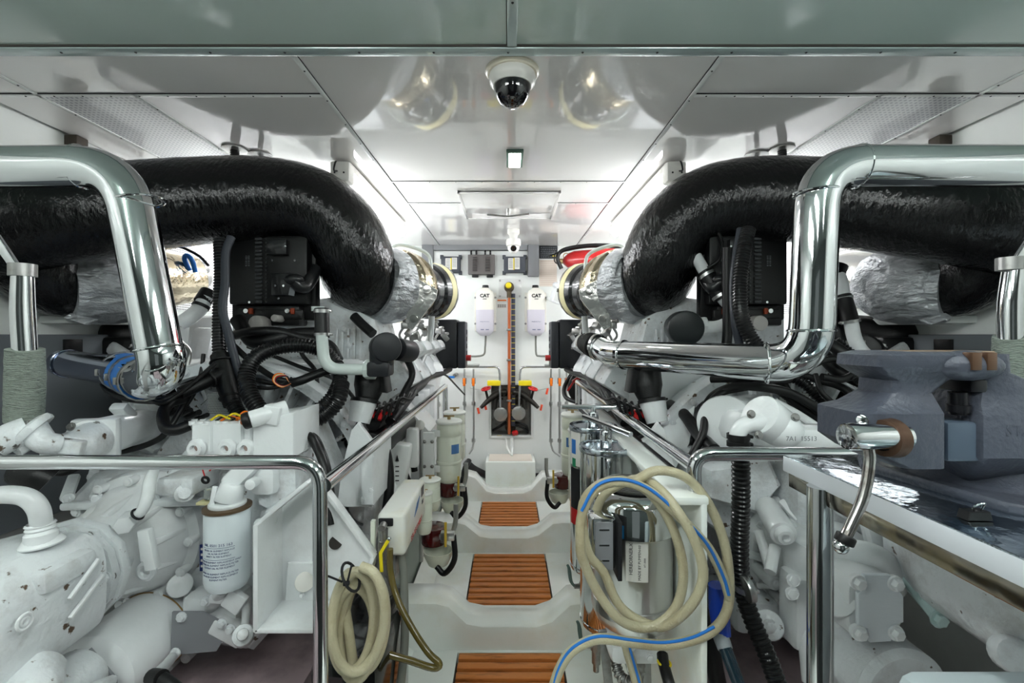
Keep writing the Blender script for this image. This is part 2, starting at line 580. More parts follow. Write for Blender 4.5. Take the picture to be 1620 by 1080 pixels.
SHIELD = mat('grey_shield_plate', rgb(136, 138, 142), 0.4)
MESHW = punched('perforated_white_sheet', rgb(222, 222, 222), rgb(40, 40, 44), 90.0, 0.34, (1, 2))
MESHG = punched('perforated_grey_guard', rgb(190, 194, 190), rgb(40, 44, 42), 190.0, 0.33, (0, 2))
CPERF = punched('perforated_ceiling_panel', rgb(226, 226, 228), rgb(172, 174, 180), 62.0, 0.26, (0, 1), rough=0.14)
TUBE = mat('lit_tube_diffuser', rgb(255, 255, 255), 0.4, emit=(0.96, 0.98, 1.0, 1), estr=TUBE_POWER)
FILLR = mat('added_rear_fill_diffuser', rgb(255, 255, 255), 0.4, emit=(0.95, 1.0, 0.985, 1), estr=REAR_FILL)  # diffuser of the made-up fill tubes at the rear
FILLS = mat('added_side_fill_diffuser', rgb(255, 255, 255), 0.4, emit=(0.97, 0.98, 1.0, 1), estr=SIDE_FILL)  # diffuser of the made-up fill tubes hidden behind the ducts
LED = mat('lit_led_panel', rgb(255, 255, 255), 0.4, emit=(0.9, 1.0, 0.94, 1), estr=14)
# ================================================================== SETTING
CZ = 1.97      # ceiling height
WY = 3.90      # far bulkhead
HX = 1.70      # hull sides

b = B(); b.box((0, 1.0, -0.34), (3.6, 6.0, 0.04)); struct('floor', b, BILGE, 'dark bilge under the engines')
# far bulkhead with an opening for the pump recess
rx0, rx1, rz0, rz1 = -0.145, 0.195, 0.345, 0.780
b = B()
b.box(((-HX + rx0) / 2, WY + .03, .8), (HX + rx0, .06, 2.4))
b.box(((HX + rx1) / 2, WY + .03, .8), (HX - rx1, .06, 2.4))
b.box(((rx0 + rx1) / 2, WY + .03, (rz1 + 2.0) / 2), (rx1 - rx0, .06, 2.0 - rz1))
b.box(((rx0 + rx1) / 2, WY + .03, (rz0 - .4) / 2), (rx1 - rx0, .06, rz0 + .4))
struct('wall_front', b, WALLW, 'white painted bulkhead at the end of the walkway')
b = B()
b.box(((rx0 + rx1) / 2, WY + .20, (rz0 + rz1) / 2), (rx1 - rx0 + .04, .02, rz1 - rz0 + .04))
for x in (rx0 - .01, rx1 + .01):
    b.box((x, WY + .13, (rz0 + rz1) / 2), (.02, .14, rz1 - rz0 + .04))
for z in (rz0 - .01, rz1 + .01):
    b.box(((rx0 + rx1) / 2, WY + .13, z), (rx1 - rx0, .14, .02))
struct('trim_5', b, STEELD, 'steel lined recess in the bulkhead')
b = B()
for (x0, x1, z0, z1) in ((rx0 - .02, rx0, rz0 - .02, rz1 + .02), (rx1, rx1 + .02, rz0 - .02, rz1 + .02), (rx0, rx1, rz1, rz1 + .02), (rx0, rx1, rz0 - .02, rz0)):
    b.box(((x0 + x1) / 2, WY - .004, (z0 + z1) / 2), (x1 - x0, .012, z1 - z0), .003)
struct('trim_6', b, TRIMW, 'white frame of the bulkhead recess')

# hull sides: white lining with a shelf, vents; rear wall with open doorway
for s, nm in ((-1, 'left'), (1, 'right')):
    b = B()
    b.box((s * (HX + .03), 1.15, 1.35), (.06, 5.6, 1.30))
    b.box((s * (HX + .03), 1.15, .2), (.06, 5.6, 1.10))
    b.box((s * (HX - .05), 2.75, 1.26), (.14, 2.2, .03), .008)
    struct('wall_' + nm, b, WALLW, 'white hull lining, %s side' % nm)
    b = B()
    b.box((s * (HX - .025), 1.765, 1.86), (.05, .05, .22), .004)
    struct('trim_' + ('7' if s < 0 else '8'), b, mat('dark_bronze_post', rgb(70, 62, 54), 0.5), 'dark post between ceiling and hull lining')
b = B()
b.box((-1.1, -1.75, .8), (1.3, .06, 2.4)); b.box((1.1, -1.75, .8), (1.3, .06, 2.4)); b.box((0, -1.75, 1.9), (1.0, .06, .3))
struct('wall_back', b, mat('grey_green_rear_wall', rgb(72, 80, 78), 0.5), 'rear bulkhead with open doorway')

# ceiling: inner panel, side panels, near panel with dim greenish light painted into its colour
SX, PX0, PX1, EX = 0.588, 1.19, 1.50, 1.68
Y0 = 1.235
b = B()
b.box((0, (Y0 + WY) / 2, CZ + .01), (2 * SX - .004, WY - Y0, .02))
for s in (-1, 1):
    b.box((s * (SX + PX0) / 2, (Y0 + 1.447) / 2, CZ + .01), (PX0 - SX - .004, 1.447 - Y0 - .004, .02))
    b.box((s * (SX + PX0) / 2, (1.447 + WY) / 2, CZ + .01), (PX0 - SX - .004, WY - 1.447 - .004, .02))
    b.box((s * (PX1 + PX0) / 2, (Y0 + 1.447) / 2, CZ + .01), (PX1 - PX0 + .004, 1.447 - Y0 - .004, .02))
    b.box((s * (PX1 + EX) / 2, (Y0 + WY) / 2, CZ + .01), (EX - PX1 - .004, WY - Y0, .02))
struct('ceiling', b, CEIL, 'glossy white ceiling panels')
b = B()
for s in (-1, 1):
    b.box((s * (PX1 + PX0) / 2, (1.447 + WY) / 2, CZ + .009), (PX1 - PX0 - .004, WY - 1.447 - .004, .02))
struct('ceiling_perforated', b, CPERF, 'perforated strips of the white ceiling')
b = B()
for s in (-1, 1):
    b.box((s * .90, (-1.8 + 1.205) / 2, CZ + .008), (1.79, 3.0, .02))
struct('ceiling_rear', b, CEILG, 'ceiling panels above the entrance, dim greenish light painted into the colour')
b = B(); b.box((0, 1.0, CZ + .035), (3.5, 6.0, .02)); struct('ceiling_backing', b, SEAM, 'dark backing above the panel seams')
def screw_row(b, p0, p1, n, nrm=(0, 0, -1), r=.0035):
    p0 = Vector(p0); p1 = Vector(p1)
    for k in range(n):
        p = p0.lerp(p1, (k + .5) / n)
        b.lathe([(0, 0), (r, 0), (r * .7, .0015), (0, .0018)], p, nrm, 8)
b = B()
b.box((0, 1.222, CZ - .003), (3.46, .036, .014), .003)
b.box((.010, -.3, CZ - .003), (.026, 3.0, .012), .003)
b.mat(1); screw_row(b, (-1.70, 1.222, CZ - .010), (1.70, 1.222, CZ - .010), 17); screw_row(b, (.01, -.9, CZ - .009), (.01, 1.17, CZ - .009), 8)
b.mat(2); b.box((0, 1.2015, CZ - .0025), (3.46, .005, .008))
struct('trim_1', b, [TRIMG, INK, SEAM], 'screwed grey green strip across the ceiling')
b = B()
for s in (-1, 1):
    b.box((s * SX, (Y0 + WY) / 2, CZ - .0015), (.016, WY - Y0, .005), .001)
    b.mat(1); screw_row(b, (s * (SX + .002), Y0, CZ - .004), (s * (SX + .002), WY, CZ - .004), 16, r=.003)
    b.box((s * (SX - .009), (Y0 + WY) / 2, CZ - .001), (.002, WY - Y0, .003)); b.mat(0)
    b.box((s * PX0, (1.447 + WY) / 2, CZ - .0015), (.014, WY - 1.447, .005), .001)
    b.box((s * PX1, (Y0 + WY) / 2, CZ - .0015), (.012, WY - Y0, .005), .001)
    b.box((s * (SX + EX) / 2, 1.455, CZ - .0015), (EX - SX, .016, .005), .001)
    b.mat(1); screw_row(b, (s * (PX0 - .002), 1.46, CZ - .004), (s * (PX0 - .002), 2.6, CZ - .004), 7, r=.003)
    screw_row(b, (s * PX1, 1.3, CZ - .004), (s * PX1, 2.6, CZ - .004), 7, r=.003)
    screw_row(b, (s * SX, 1.456, CZ - .004), (s * EX, 1.456, CZ - .004), 12, r=.003)
    b.box((s * (SX + EX) / 2, 1.446, CZ - .001), (EX - SX, .005, .004))
    b.box((s * (PX1 + .007), (Y0 + WY) / 2, CZ - .001), (.005, WY - Y0, .003)); b.mat(0)
for y in (2.27, 2.64):
    b.box((0, y, CZ - .0015), (2 * SX, .012, .004), .001)
    b.mat(1); b.box((0, y - .007, CZ - .001), (2 * SX, .002, .003)); screw_row(b, (-SX, y, CZ - .004), (SX, y, CZ - .004), 9, r=.0025); b.mat(0)
struct('trim_2', b, [TRIMW, INK], 'white screwed strips over the ceiling seams')
# cornice along hull at ceiling edge
for s, nm in ((-1, '3'), (1, '4')):
    b = B(); b.box((s * 1.69, (1.79 + WY) / 2, CZ - .02), (.03, WY - 1.79, .04), .006); struct('trim_' + nm, b, TRIMW, 'white ledge at the ceiling edge')

# ---------------------------------------------------------------- walkway pan
def prof(kind, x):
    ax = abs(x)
    return x
def ridge_section(z_low, z_high, xi, xo, y0, y1, zb, inset=.03):
    """saddle shaped frame across the walkway"""
    xs = [-.44, -.41, -xo - .02, -xo + .03, -xi - .03, -xi + .03, 0, xi - .02, xi + .04, xo - .02, xo + .03, .40, .44]
    def zt(x):
        a = abs(x)
        t = min(max((a - xi) / (xo - xi), 0), 1); t = t * t * (3 - 2 * t)
        return z_low + (z_high - z_low) * t
    secs = []
    for x in xs:
        z = zt(x)
        r = .022
        secs.append([(x, y0 - .008, zb), (x, y0, z - r), (x, y0 + r * .3, z - r * .3), (x, y0 + r, z), (x, y1 - r, z + .004), (x, y1 - r * .3, z - r * .3), (x, y1, z - r), (x, y1 + .006, zb)])
    return secs
b = B()
holes = [(1.00, 1.725), (1.93, 2.505), (2.72, 3.29)]
gx = .198; gc = .006
# pan surface around the gratings
def pan_strip(x0, x1, y0, y1):
    b.box(((x0 + x1) / 2, (y0 + y1) / 2, -.02), (x1 - x0, y1 - y0, .04))
pan_strip(-.44, gc - gx, .3, WY); pan_strip(gc + gx, .44, .3, WY)
pan_strip(gc - gx, gc + gx, .3, 1.0)
for (a, c) in ((1.725, 1.93), (2.505, 2.72), (3.29, WY)):
    pan_strip(gc - gx, gc + gx, a, c)
b.loft(ridge_section(.085, .175, .13, .26, 1.745, 1.90, -.01))
b.loft(ridge_section(.080, .165, .13, .27, 2.525, 2.69, -.01))
b.loft(ridge_section(.060, .185, .13, .27, 3.31, 3.46, -.01))
# raised outer edges of the pan
for s in (-1, 1):
    b.prism([(s * .44, .3, -.04), (s * .36, .3, 0), (s * .44, .3, .05)], (0, WY - .3, 0))
o = b.build('walkway_pan', GEL); tag(o, 'white moulded walkway pan with three dipped cross ridges', 'walkway', kind='structure')
words = ('nearest the entrance, cut off by the photo edge', 'between the first and second white ridges', 'farthest down the walkway, before the white box')
for i, (y0, y1) in enumerate(holes):
    b = B()
    n = int((y1 - y0) / .046)
    for k in range(n):
        y = y0 + (k + .5) * (y1 - y0) / n
        b.box((gc, y, -.004), (2 * gx - .014, (y1 - y0) / n * .66, .018), .003)
    for x in (-.10, .0, .10):
        b.box((gc + x, (y0 + y1) / 2, -.020), (.02, y1 - y0 - .01, .014))
    o = b.build('teak_grating', TEAK)
    tag(o, 'slatted teak floor grating ' + words[i], 'floor grating', 'teak gratings in the walkway')
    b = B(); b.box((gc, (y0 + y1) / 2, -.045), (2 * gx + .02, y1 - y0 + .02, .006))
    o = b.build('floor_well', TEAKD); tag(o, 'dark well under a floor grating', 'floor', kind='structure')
# girders flanking the pan and mauve stringers in the bilge
b = B()
b.obox((-.455, .55, .06), (-.455, 3.4, .10), .012, .42, .003, up=(0, 0, 1))
b.obox((-.47, .55, .28), (-.47, 3.4, .32), .05, .012, .003, up=(0, 0, 1))
o = b.build('girder', GIRD); tag(o, 'grey steel girder running along the left of the walkway', 'girder', kind='structure')
for s in (-1, 1):
    b = B()
    b.obox((s * .80, .2, -.02), (s * .80, 1.60, -.02), .46, .50, .02, up=(0, 0, 1)); b.obox((s * .72, 1.6, .0), (s * .72, 3.6, .0), .2, .3, .02, up=(0, 0, 1)); b.obox((s * 1.28, .2, -.06), (s * 1.28, 3.6, -.06), .26, .12, .012, up=(0, 0, 1))
    b.obox((s * .66, .95, -.03), (s * 1.5, 1.0, -.03), .16, .10, .01, up=(0, 0, 1))
    o = b.build('engine_bed', MAUVE); tag(o, 'mauve grey painted engine bed in the %s bilge' % ('left' if s < 0 else 'right'), 'engine bed', kind='structure')

# pedestal at the wall
b = B()
b.box((.018, 3.74, .10), (.40, .26, .20), .012)
b.mat(1); b.box((.018, 3.74, .201), (.35, .21, .003))
o = b.build('pedestal_box', [GEL, PAPER]); tag(o, 'white moulded box standing at the foot of the bulkhead', 'box')
b = B()
b.tube([(.03, 3.86, .34), (.035, 3.845, .25), (.03, 3.78, .205)], .010, 8)
b.tube([(-.02, 3.86, .34), (-.01, 3.85, .26), (.022, 3.785, .215)], .008, 8)
tag(b.build('drain_pipe', WALLW), 'white drain pipes running down into the white pedestal box', 'pipe')

# ================================================================== CEILING FITTINGS
def tube_light(x, y0, y1, label, s, m=TUBE, hide=False):
    t = thing('tube_light', label, 'light', (x, (y0 + y1) / 2, CZ - .08), 'tube lights on the ceiling')
    b = B(); b.obox((x, y0, CZ - .022), (x, y1, CZ - .022), .085, .034, .008, up=(0, 0, 1)); b.build('housing', PCAM, t)
    b = B()
    L = y1 - y0
    b.tube([(x, y0 + .05, CZ - .058), (x, y1 - .0, CZ - .058)], .036, 16, n=1)
    b.sphere((x, y1, CZ - .058), .036, 14); b.build('diffuser', m, t)
    b = B(); b.obox((x, y0 - .02, CZ - .052), (x, y0 + .055, CZ - .052), .088, .092, .014, up=(0, 0, 1))
    b.mat(1)
    for dx in (-.02, .02):
        b.lathe([(0, 0), (.004, 0), (.004, .002), (0, .002)], (x + dx, y0 - .021, CZ - .06), (0, -1, 0), 8)
    b.build('end_cap', [PCAM, INK], t)
    b = B(); b.tube([(x + s * .01, y0 - .01, CZ - .05), (x + s * .012, y0 - .05, CZ - .06), (x + s * .014, y0 - .03, CZ - .02), (x + s * .02, y0 - .0, CZ - .004)], .004, 6); b.build('cable', RUBBER, t)
    return t
tube_light(-.735, 2.0, 3.10, 'lit white tube light on the ceiling behind the left exhaust duct', -1)
tube_light(.735, 2.0, 3.10, 'lit white tube light on the ceiling behind the right exhaust duct', 1)
for s, w in ((-1, 'left'), (1, 'right')):  # invented fill tubes, out of view behind the ducts and the camera
    t = tube_light(s * 1.44, 2.45, 3.45, 'unseen fill tube added over the outer side of the %s engine' % w, s, FILLS)
    t['group'] = 'added fill tubes outboard of the engines'
    t = tube_light(s * .86, -.75, .35, 'unseen fill tube added on the rear ceiling, %s side' % w, s, FILLR)
    t['group'] = 'added fill tubes over the entrance'
t = tube_light(0.06, -.75, .30, 'unseen fill tube added on the rear ceiling over the middle of the walkway', 1, FILLR)  # invented tube that brightens the walkway pan from out of view
t['group'] = 'added fill tubes over the entrance'

# dome camera
t = thing('dome_camera', 'smoked dome security camera hanging under the near ceiling', 'camera', (.012, 1.325, CZ - .12))
c = V(.012, 1.325, CZ)
b = B(); b.lathe([(0, 0), (.078, 0), (.078, .006), (.072, .012), (0, .012)], c, (0, 0, -1), 40); b.build('mounting_plate', mat('cream_plate', rgb(226, 218, 200), 0.35), t)
b = B(); b.lathe([(.030, .010), (.066, .012), (.069, .022), (.066, .036), (.056, .046), (.052, .046)], c, (0, 0, -1), 40); b.build('housing', PCAM, t)
b = B(); b.lathe([(.053, .040), (.052, .058), (.046, .078), (.034, .094), (.018, .103), (0, .106)], c, (0, 0, -1), 40); b.build('dome', DOME, t)
# small turret camera
t = thing('turret_camera', 'small white turret camera hanging near the far bulkhead', 'camera', (.038, 3.30, CZ - .2))
c = V(.038, 3.30, CZ)
b = B(); b.lathe([(0, 0), (.044, 0), (.044, .03), (.030, .045), (.026, .075), (0, .075)], c, (0, 0, -1), 24); b.build('stem', PCAM, t)
b = B(); b.lathe([(0, .07), (.050, .072), (.055, .090), (.052, .118), (.040, .125), (0, .125)], c, (0, 0, -1), 28)
b.sphere(c + V(0, 0, -.13), .043, 20); b.build('housing', PCAM, t)
b = B(); b.lathe([(.0, 0), (.022, 0), (.022, .006), (.014, .008), (0, .006)], c + V(0, -.036, -.142), (0, -.8, -.45), 20); b.build('lens', DOME, t)
# led
t = thing('led_light', 'small lit square light in the middle of the ceiling', 'light', (.028, 1.965, CZ - .02))
b = B(); b.box((.028, 1.965, CZ - .006), (.072, .175, .014), .003); b.build('bezel', mat('green_tinted_bezel', rgb(70, 96, 84), 0.3), t)
b = B(); b.box((.028, 1.965, CZ - .0135), (.050, .150, .006), .002); b.build('lamp', LED, t)
# hatch
t = thing('ceiling_hatch', 'square white hatch with a T handle in the ceiling', 'hatch', (.0, 2.68, CZ - .02))
b = B(); b.box((.005, 2.68, CZ - .006), (.53, .54, .012), .003)
for (x0, x1, y0, y1) in ((-.27, .28, 2.41, 2.425), (-.27, .28, 2.935, 2.95), (-.27, -.255, 2.41, 2.95), (.265, .28, 2.41, 2.95)):
    b.box(((x0 + x1) / 2, (y0 + y1) / 2, CZ - .008), (x1 - x0, y1 - y0, .016), .002)
b.build('panel', CEIL, t)
b = B(); b.cyl((0, 2.72, CZ - .01), (0, 2.72, CZ - .055), .012); b.tube([(-.125, 2.70, CZ - .05), (0, 2.72, CZ - .055), (.125, 2.68, CZ - .05)], .006, 8); b.build('handle', STEELD, t)

# cable stubs through the ceiling with round flanges
for s, w in ((-1, 'left'), (1, 'right')):
    for (px, py, Y, r, wd) in ((371, 237, 1.87, .017, 'thicker'), (411, 231, 1.93, .010, 'thinner')):
        X = -s * 0 + (px - VX) / F * Y
        X = X if s < 0 else -X
        t = thing('conduit', '%s black conduit with a round flange in the ceiling, %s side' % (wd, w), 'conduit', (X, Y, 1.90), 'conduits through the ceiling')
        b = B(); b.lathe([(0, 0), (.048, 0), (.048, .004), (.03, .008), (0, .008)], (X, Y, CZ - .003), (0, 0, -1), 24); b.build('flange', STEELD, t)
        b = B(); b.tube([(X, Y, CZ), (X + .003, Y + .005, CZ - .06), (X - s * .01, Y + .03, CZ - .15), (X - s * .02, Y + .2, CZ - .25)], r, 10, corr=(.008, .001)); b.build('hose', RUBBER, t)

# vents in the hull lining
for s, w in ((-1, 'left'), (1, 'right')):
    b = B()
    X = s * (HX - .004)
    for k in range(9):
        b.box((X, 1.83 + k * .035, 1.86), (.008, .006, .14))
    for k in range(5):
        b.box((X, 1.97, 1.80 + k * .03), (.008, .31, .006))
    b.mat(1); b.box((X + s * .003, 1.97, 1.86), (.004, .30, .13))
    tag(b.build('vent_grille', [TRIMW, INK]), 'small vent grille high on the %s hull lining' % w, 'vent')
    b = B(); b.box((s * (HX - .03), 2.55, 1.50), (.012, 1.3, .34), .002)
    tag(b.build('perforated_panel', MESHW), 'perforated white panel under the exhaust duct on the %s hull side' % w, 'panel')
    # cable clutter strip and locker
    t = thing('locker', 'grey locker with a dark latch on the %s hull side' % w, 'locker', (s * 1.66, 1.7, .7), 'grey lockers')
    b = B(); b.prism([(s * 1.69, 1.25, .55), (s * 1.69, 2.03, .55), (s * 1.69, 1.97, 1.205), (s * 1.69, 1.25, 1.205)], (-s * .04, 0, 0), .004); b.build('panel', GREYL, t)
    b = B(); b.box((s * 1.645, 1.72, 1.15), (.012, .07, .075), .003); b.build('latch', BPLAS, t)
# ================================================================== BULKHEAD FITTINGS
W = WY - .001
def wp(px, py, d=0.0):
    return P(px, py, WY) + V(0, -d, 0)
def wbox(b, x0, y0, x1, y1, d, bev=.004, off=0.0):
    a = P(x0, y0, WY); c = P(x1, y1, WY)
    b.box(((a.x + c.x) / 2, WY - off - d / 2, (a.z + c.z) / 2), (abs(c.x - a.x), d, abs(a.z - c.z)), bev)
def ductbox(x0, y0, x1, y1, label, vertical):
    b = B(); wbox(b, x0, y0, x1, y1, .05, .003)
    b.mat(1)
    if vertical:
        n = int((y1 - y0) / 2)
        for k in range(n):
            y = y0 + (k + .5) * (y1 - y0) / n
            for x in (x0, x1 - .8):
                wbox(b, x, y, x + .8, y + .7, .044, 0, .002)
    else:
        n = int((x1 - x0) / 2)
        for k in range(n):
            x = x0 + (k + .5) * (x1 - x0) / n
            wbox(b, x, y1 - .9, x + .7, y1 + .2, .044, 0, .002)
    return tag(b.build('cable_duct', [GREYC, INK]), label, 'cable duct', 'grey cable ducts on the bulkhead')
ductbox(687, 384, 834, 397, 'grey slotted cable duct running horizontally under the ceiling on the bulkhead', False)
ductbox(669, 384, 686.5, 440, 'grey slotted vertical cable duct at the left end of the horizontal one', True)
ductbox(835, 384, 852, 438, 'grey slotted vertical cable duct next to the black notice plate', True)

def ecm(x0, x1, label):
    t = thing('control_module', label, 'control unit', wp((x0 + x1) / 2, 435), 'dark control modules on the bulkhead')
    b = B(); wbox(b, x0 + 2, 407, x1 - 2, 432, .05, .006)
    for x in (x0, x1 - 5):
        for y in (404, 429):
            wbox(b, x, y, x + 5, y + 6, .03, .003)
    b.build('case', mat('slate_case', rgb(72, 76, 84), 0.5), t)
    b = B()
    wbox(b, x0 + 9, 410, x0 + 17, 428, .002, 0, .05); wbox(b, x0 + 19, 409, x0 + 27, 427, .002, 0, .05); b.mat(1)
    wbox(b, x0 + 17, 409.5, x0 + 18.6, 428, .002, 0, .05); b.mat(2)
    for k in range(6):
        wbox(b, x0 + 10, 412 + k * 2.4, x0 + 16, 412.8 + k * 2.4, .001, 0, .052)
        wbox(b, x0 + 20, 411 + k * 2.4, x0 + 26, 411.8 + k * 2.4, .001, 0, .052)
    b.build('sticker', [LABELW, YEL, INKG], t)
    return t
ecm(697, 731, 'dark control module with white stickers left of the grey fuse holder')
ecm(795, 833, 'dark control module with white stickers right of the grey fuse holder')
t = thing('fuse_holder', 'brown grey terminal box with two rows of ribs and cables above', 'fuse box', wp(761, 440))
b = B(); wbox(b, 741, 404, 783, 435, .05, .006)
b.build('case', GREYD, t)
b = B()
for xc in (752, 772):
    for k in range(9):
        wbox(b, xc - 3.5, 408 + k * 2.6, xc + 3.5, 409.6 + k * 2.6, .012, .001, .05)
b.build('terminal', mat('terminal_grey', rgb(70, 66, 64), 0.5), t)
b = B()
for x in (746, 754, 768, 776):
    b.cut()
    b.tube([wp(x, 405, .03), wp(x, 401, .045), wp(x, 396, .03)], .008, 8)
for x in (747, 770):
    b.cut(); wbox(b, x, 434, x + 10, 439, .03, .004)
b.build('cable', RUBBER, t)

# notice plate and paper list
b = B(); wbox(b, 853, 388, 882, 409, .006, .001)
b.mat(1)
for r_ in range(6):
    y = 391 + r_ * 3.0
    x = 855.0
    random.seed(r_)
    while x < 879:
        w_ = random.uniform(1.2, 3.4)
        wbox(b, x, y, min(x + w_, 880), y + .9, .001, 0, .006); x += w_ + .9
b.mat(2); wbox(b, 874, 404, 879, 406, .001, 0, .0065)
tag(b.build('notice_plate', [mat('black_plate', rgb(30, 34, 38), 0.4), INKG, YEL]), 'black notice plate with rows of small print on the bulkhead', 'sign')
b = B(); wbox(b, 853, 411, 881, 453, .003, 0)
b.mat(1)
for r_ in range(13):
    wbox(b, 855, 413.5 + r_ * 3, 879, 413.9 + r_ * 3, .001, 0, .003)
tag(b.build('paper_sheet', [PAPER, mat('pink_ink', rgb(206, 178, 166), 0.7)]), 'pinkish ruled paper sheet below the black notice plate', 'paper')

# coolant bottles
def bottle(x0, x1, label):
    cx = (x0 + x1) / 2
    t = thing('coolant_bottle', label, 'bottle', wp(cx, 530), 'coolant overflow bottles on the bulkhead')
    a = wp(cx, 0)
    def zz(py): return P(0, py, WY).z
    hw = S((x1 - x0) / 2 - 3, WY)
    def sec(z, w_, d):
        pts = []
        for k in range(16):
            an = 2 * math.pi * k / 16
            cxn, syn = math.cos(an), math.sin(an)
            e = .45
            pts.append((a.x + w_ * math.copysign(abs(cxn) ** e, cxn), WY - .075 + d * math.copysign(abs(syn) ** e, syn), z))
        return pts
    b = B()
    b.loft([sec(zz(531), hw * .45, .03), sec(zz(528), hw * .72, .045), sec(zz(523), hw * .98, .06), sec(zz(491), hw, .062)]); b.mat(1)
    b.loft([sec(zz(491), hw, .062), sec(zz(468), hw, .062), sec(zz(462), hw * .86, .055), sec(zz(458.5), hw * .5, .035), sec(zz(457), hw * .4, .03)])
    b.mat(1)
    wbox(b, x0, 463, x1, 524, .02, .006)
    b.build('tank', [CATP, CATB], t)
    b = B()
    for x in (x0 + 1.2, x1 - 1.2):
        for y in (471, 512):
            b.hexbolt(wp(x, y, .02), (0, -1, 0), .007, .006)
    b.build('screw', STEELD, t)
    b = B(); b.cyl(P(cx, 458, WY - .075) , P(cx, 451, WY - .075), .030, .026, 16, .004); b.build('cap', BPLAS, t)
    b = B(); text_into(b, 'CAT', V(a.x, WY - .139, zz(470)), (1, 0, 0), (0, 0, 1), .040, bold=.0016)
    wbox(b, cx - 3, 474.4, cx + 3, 475.4, .001, 0, .138)
    b.build('logo', INK, t)
    b = B(); text_into(b, 'MADE IN ITALY', V(a.x, WY - .139, zz(509.5)), (1, 0, 0), (0, 0, 1), .011)
    for q in (-6, 1.5):
        wbox(b, cx + q, 521, cx + q + 5, 522, .001, 0, .138)
    b.build('small_print', INKB, t)
    return t
bottle(751, 785, 'half full translucent coolant bottle left of the copper pipe')
bottle(830, 864, 'lower filled translucent coolant bottle right of the copper pipe')
for (pts, lab) in (([(769, 529), (768, 548), (766, 560), (755, 563), (742, 563)], 'thin grey hose leaving the left coolant bottle'), ([(847, 529), (847, 545), (848, 560), (853, 562.5), (868, 563)], 'thin grey hose leaving the right coolant bottle')):
    b = B(); b.tube([wp(x, y, .05) for x, y in pts], .008, 8); tag(b.build('drain_hose', HOSEG), lab, 'hose')

# backing plate with yellow knob, copper pipe, sight gauge
t = thing('pipe_backing_plate', 'white square plate behind the yellow knob', 'plate', wp(807, 471))
b = B(); wbox(b, 789, 441, 825, 471, .008, .002); b.build('plate', TRIMW, t)
b = B()
for x in (791, 822):
    for y in (444, 468.5): b.hexbolt(wp(x, y, .008), (0, -1, 0), .006, .003)
b.build('screw', STEELD, t)
t = thing('copper_pipe', 'vertical orange painted pipe with a yellow knob on top', 'pipe', wp(805, 690))
b = B(); b.tube([wp(805.5, 462, .07), wp(805.5, 575, .07), wp(805.5, 660, .07), wp(805.5, 684, .06)], .0125, 12); b.build('pipe', COPPER, t)
b = B(); b.cyl(wp(805.5, 455, .02), wp(805.5, 455, .09), .043, .040, 24, .006); b.tube([wp(805.5, 462, .07), wp(805.5, 472, .07)], .02, 12, n=1); b.build('valve_body', mat('bronze_body', rgb(80, 70, 54), 0.45, metal=.6), t)
b = B(); b.cyl(wp(804.5, 453.5, .09), wp(804.5, 453.5, .12), .026, .024, 20, .005); b.build('knob', YEL, t)
b = B()
for y in (520, 567, 630): wbox(b, 801.5, y, 809, y + 3, .09, .002)
b.build('clip', STEELD, t)
t = thing('level_gauge', 'long dark level gauge with yellow marks beside the orange pipe', 'gauge', wp(812, 690))
b = B(); wbox(b, 808.8, 465, 815, 672, .05, .003); b.build('strip', mat('dark_gauge_strip', rgb(60, 62, 78), 0.4), t)
b = B()
for k in range(23):
    y = 472 + k * 8.7
    wbox(b, 809, y, 814.8, y + .9, .0015, 0, .05)
b.build('mark', mat('yellow_mark', rgb(226, 206, 80), 0.5), t)
# small red and black signs
t = thing('warning_sign', 'small white warning stickers with an orange bar left of the orange pipe', 'sign', wp(794, 488))
b = B(); wbox(b, 786, 471, 802, 478, .002, 0); wbox(b, 786, 480.5, 802, 487.5, .002, 0); b.build('sticker', LABELW, t)
b = B(); wbox(b, 787, 474, 801, 476, .001, 0, .002); b.build('bar', ORANGE, t)
b = B()
for k, y in enumerate((482, 484.5)):
    for x in range(4):
        wbox(b, 787.5 + x * 3.4, y, 790 + x * 3.4, y + 1.2, .001, 0, .002)
b.build('lettering', INK, t)

# chrome pipes with discs into the recess
for s, nm in ((-1, 'left'), (1, 'right')):
    if s < 0:
        pts = [(731, 579), (770, 579), (787, 579.5), (790.5, 588), (791, 600), (792, 648)]; dc = (792.5, 652)
    else:
        pts = [(898, 579), (850, 579), (827, 579.5), (822.5, 588), (822, 600), (820.5, 648)]; dc = (820, 650)
    t = thing('steel_pipe', 'bent stainless pipe ending in a round disc, %s of the orange pipe' % nm, 'pipe', wp(dc[0], dc[1]), 'bent pipes with discs')
    b = B(); b.tube([wp(x, y, .10) for x, y in pts], .0095, 10); b.build('pipe', CHROME2, t)
    b = B(); b.cyl(wp(dc[0], dc[1], .085), wp(dc[0], dc[1], .11), .058, seg=28, bev=.004); b.bolts(wp(dc[0], dc[1], .11), (0, -1, 0), .042, 5, .006, .004); b.build('disc', STEEL, t)
    # manifold bar
    b = B(); b.obox(wp(700 if s < 0 else 860, 577, .10), wp(760 if s < 0 else 908, 577, .10), .03, .03, .005)
    tag(b.build('manifold_bar', STEEL), 'steel manifold bar above the valves %s of the bottles' % nm, 'manifold')

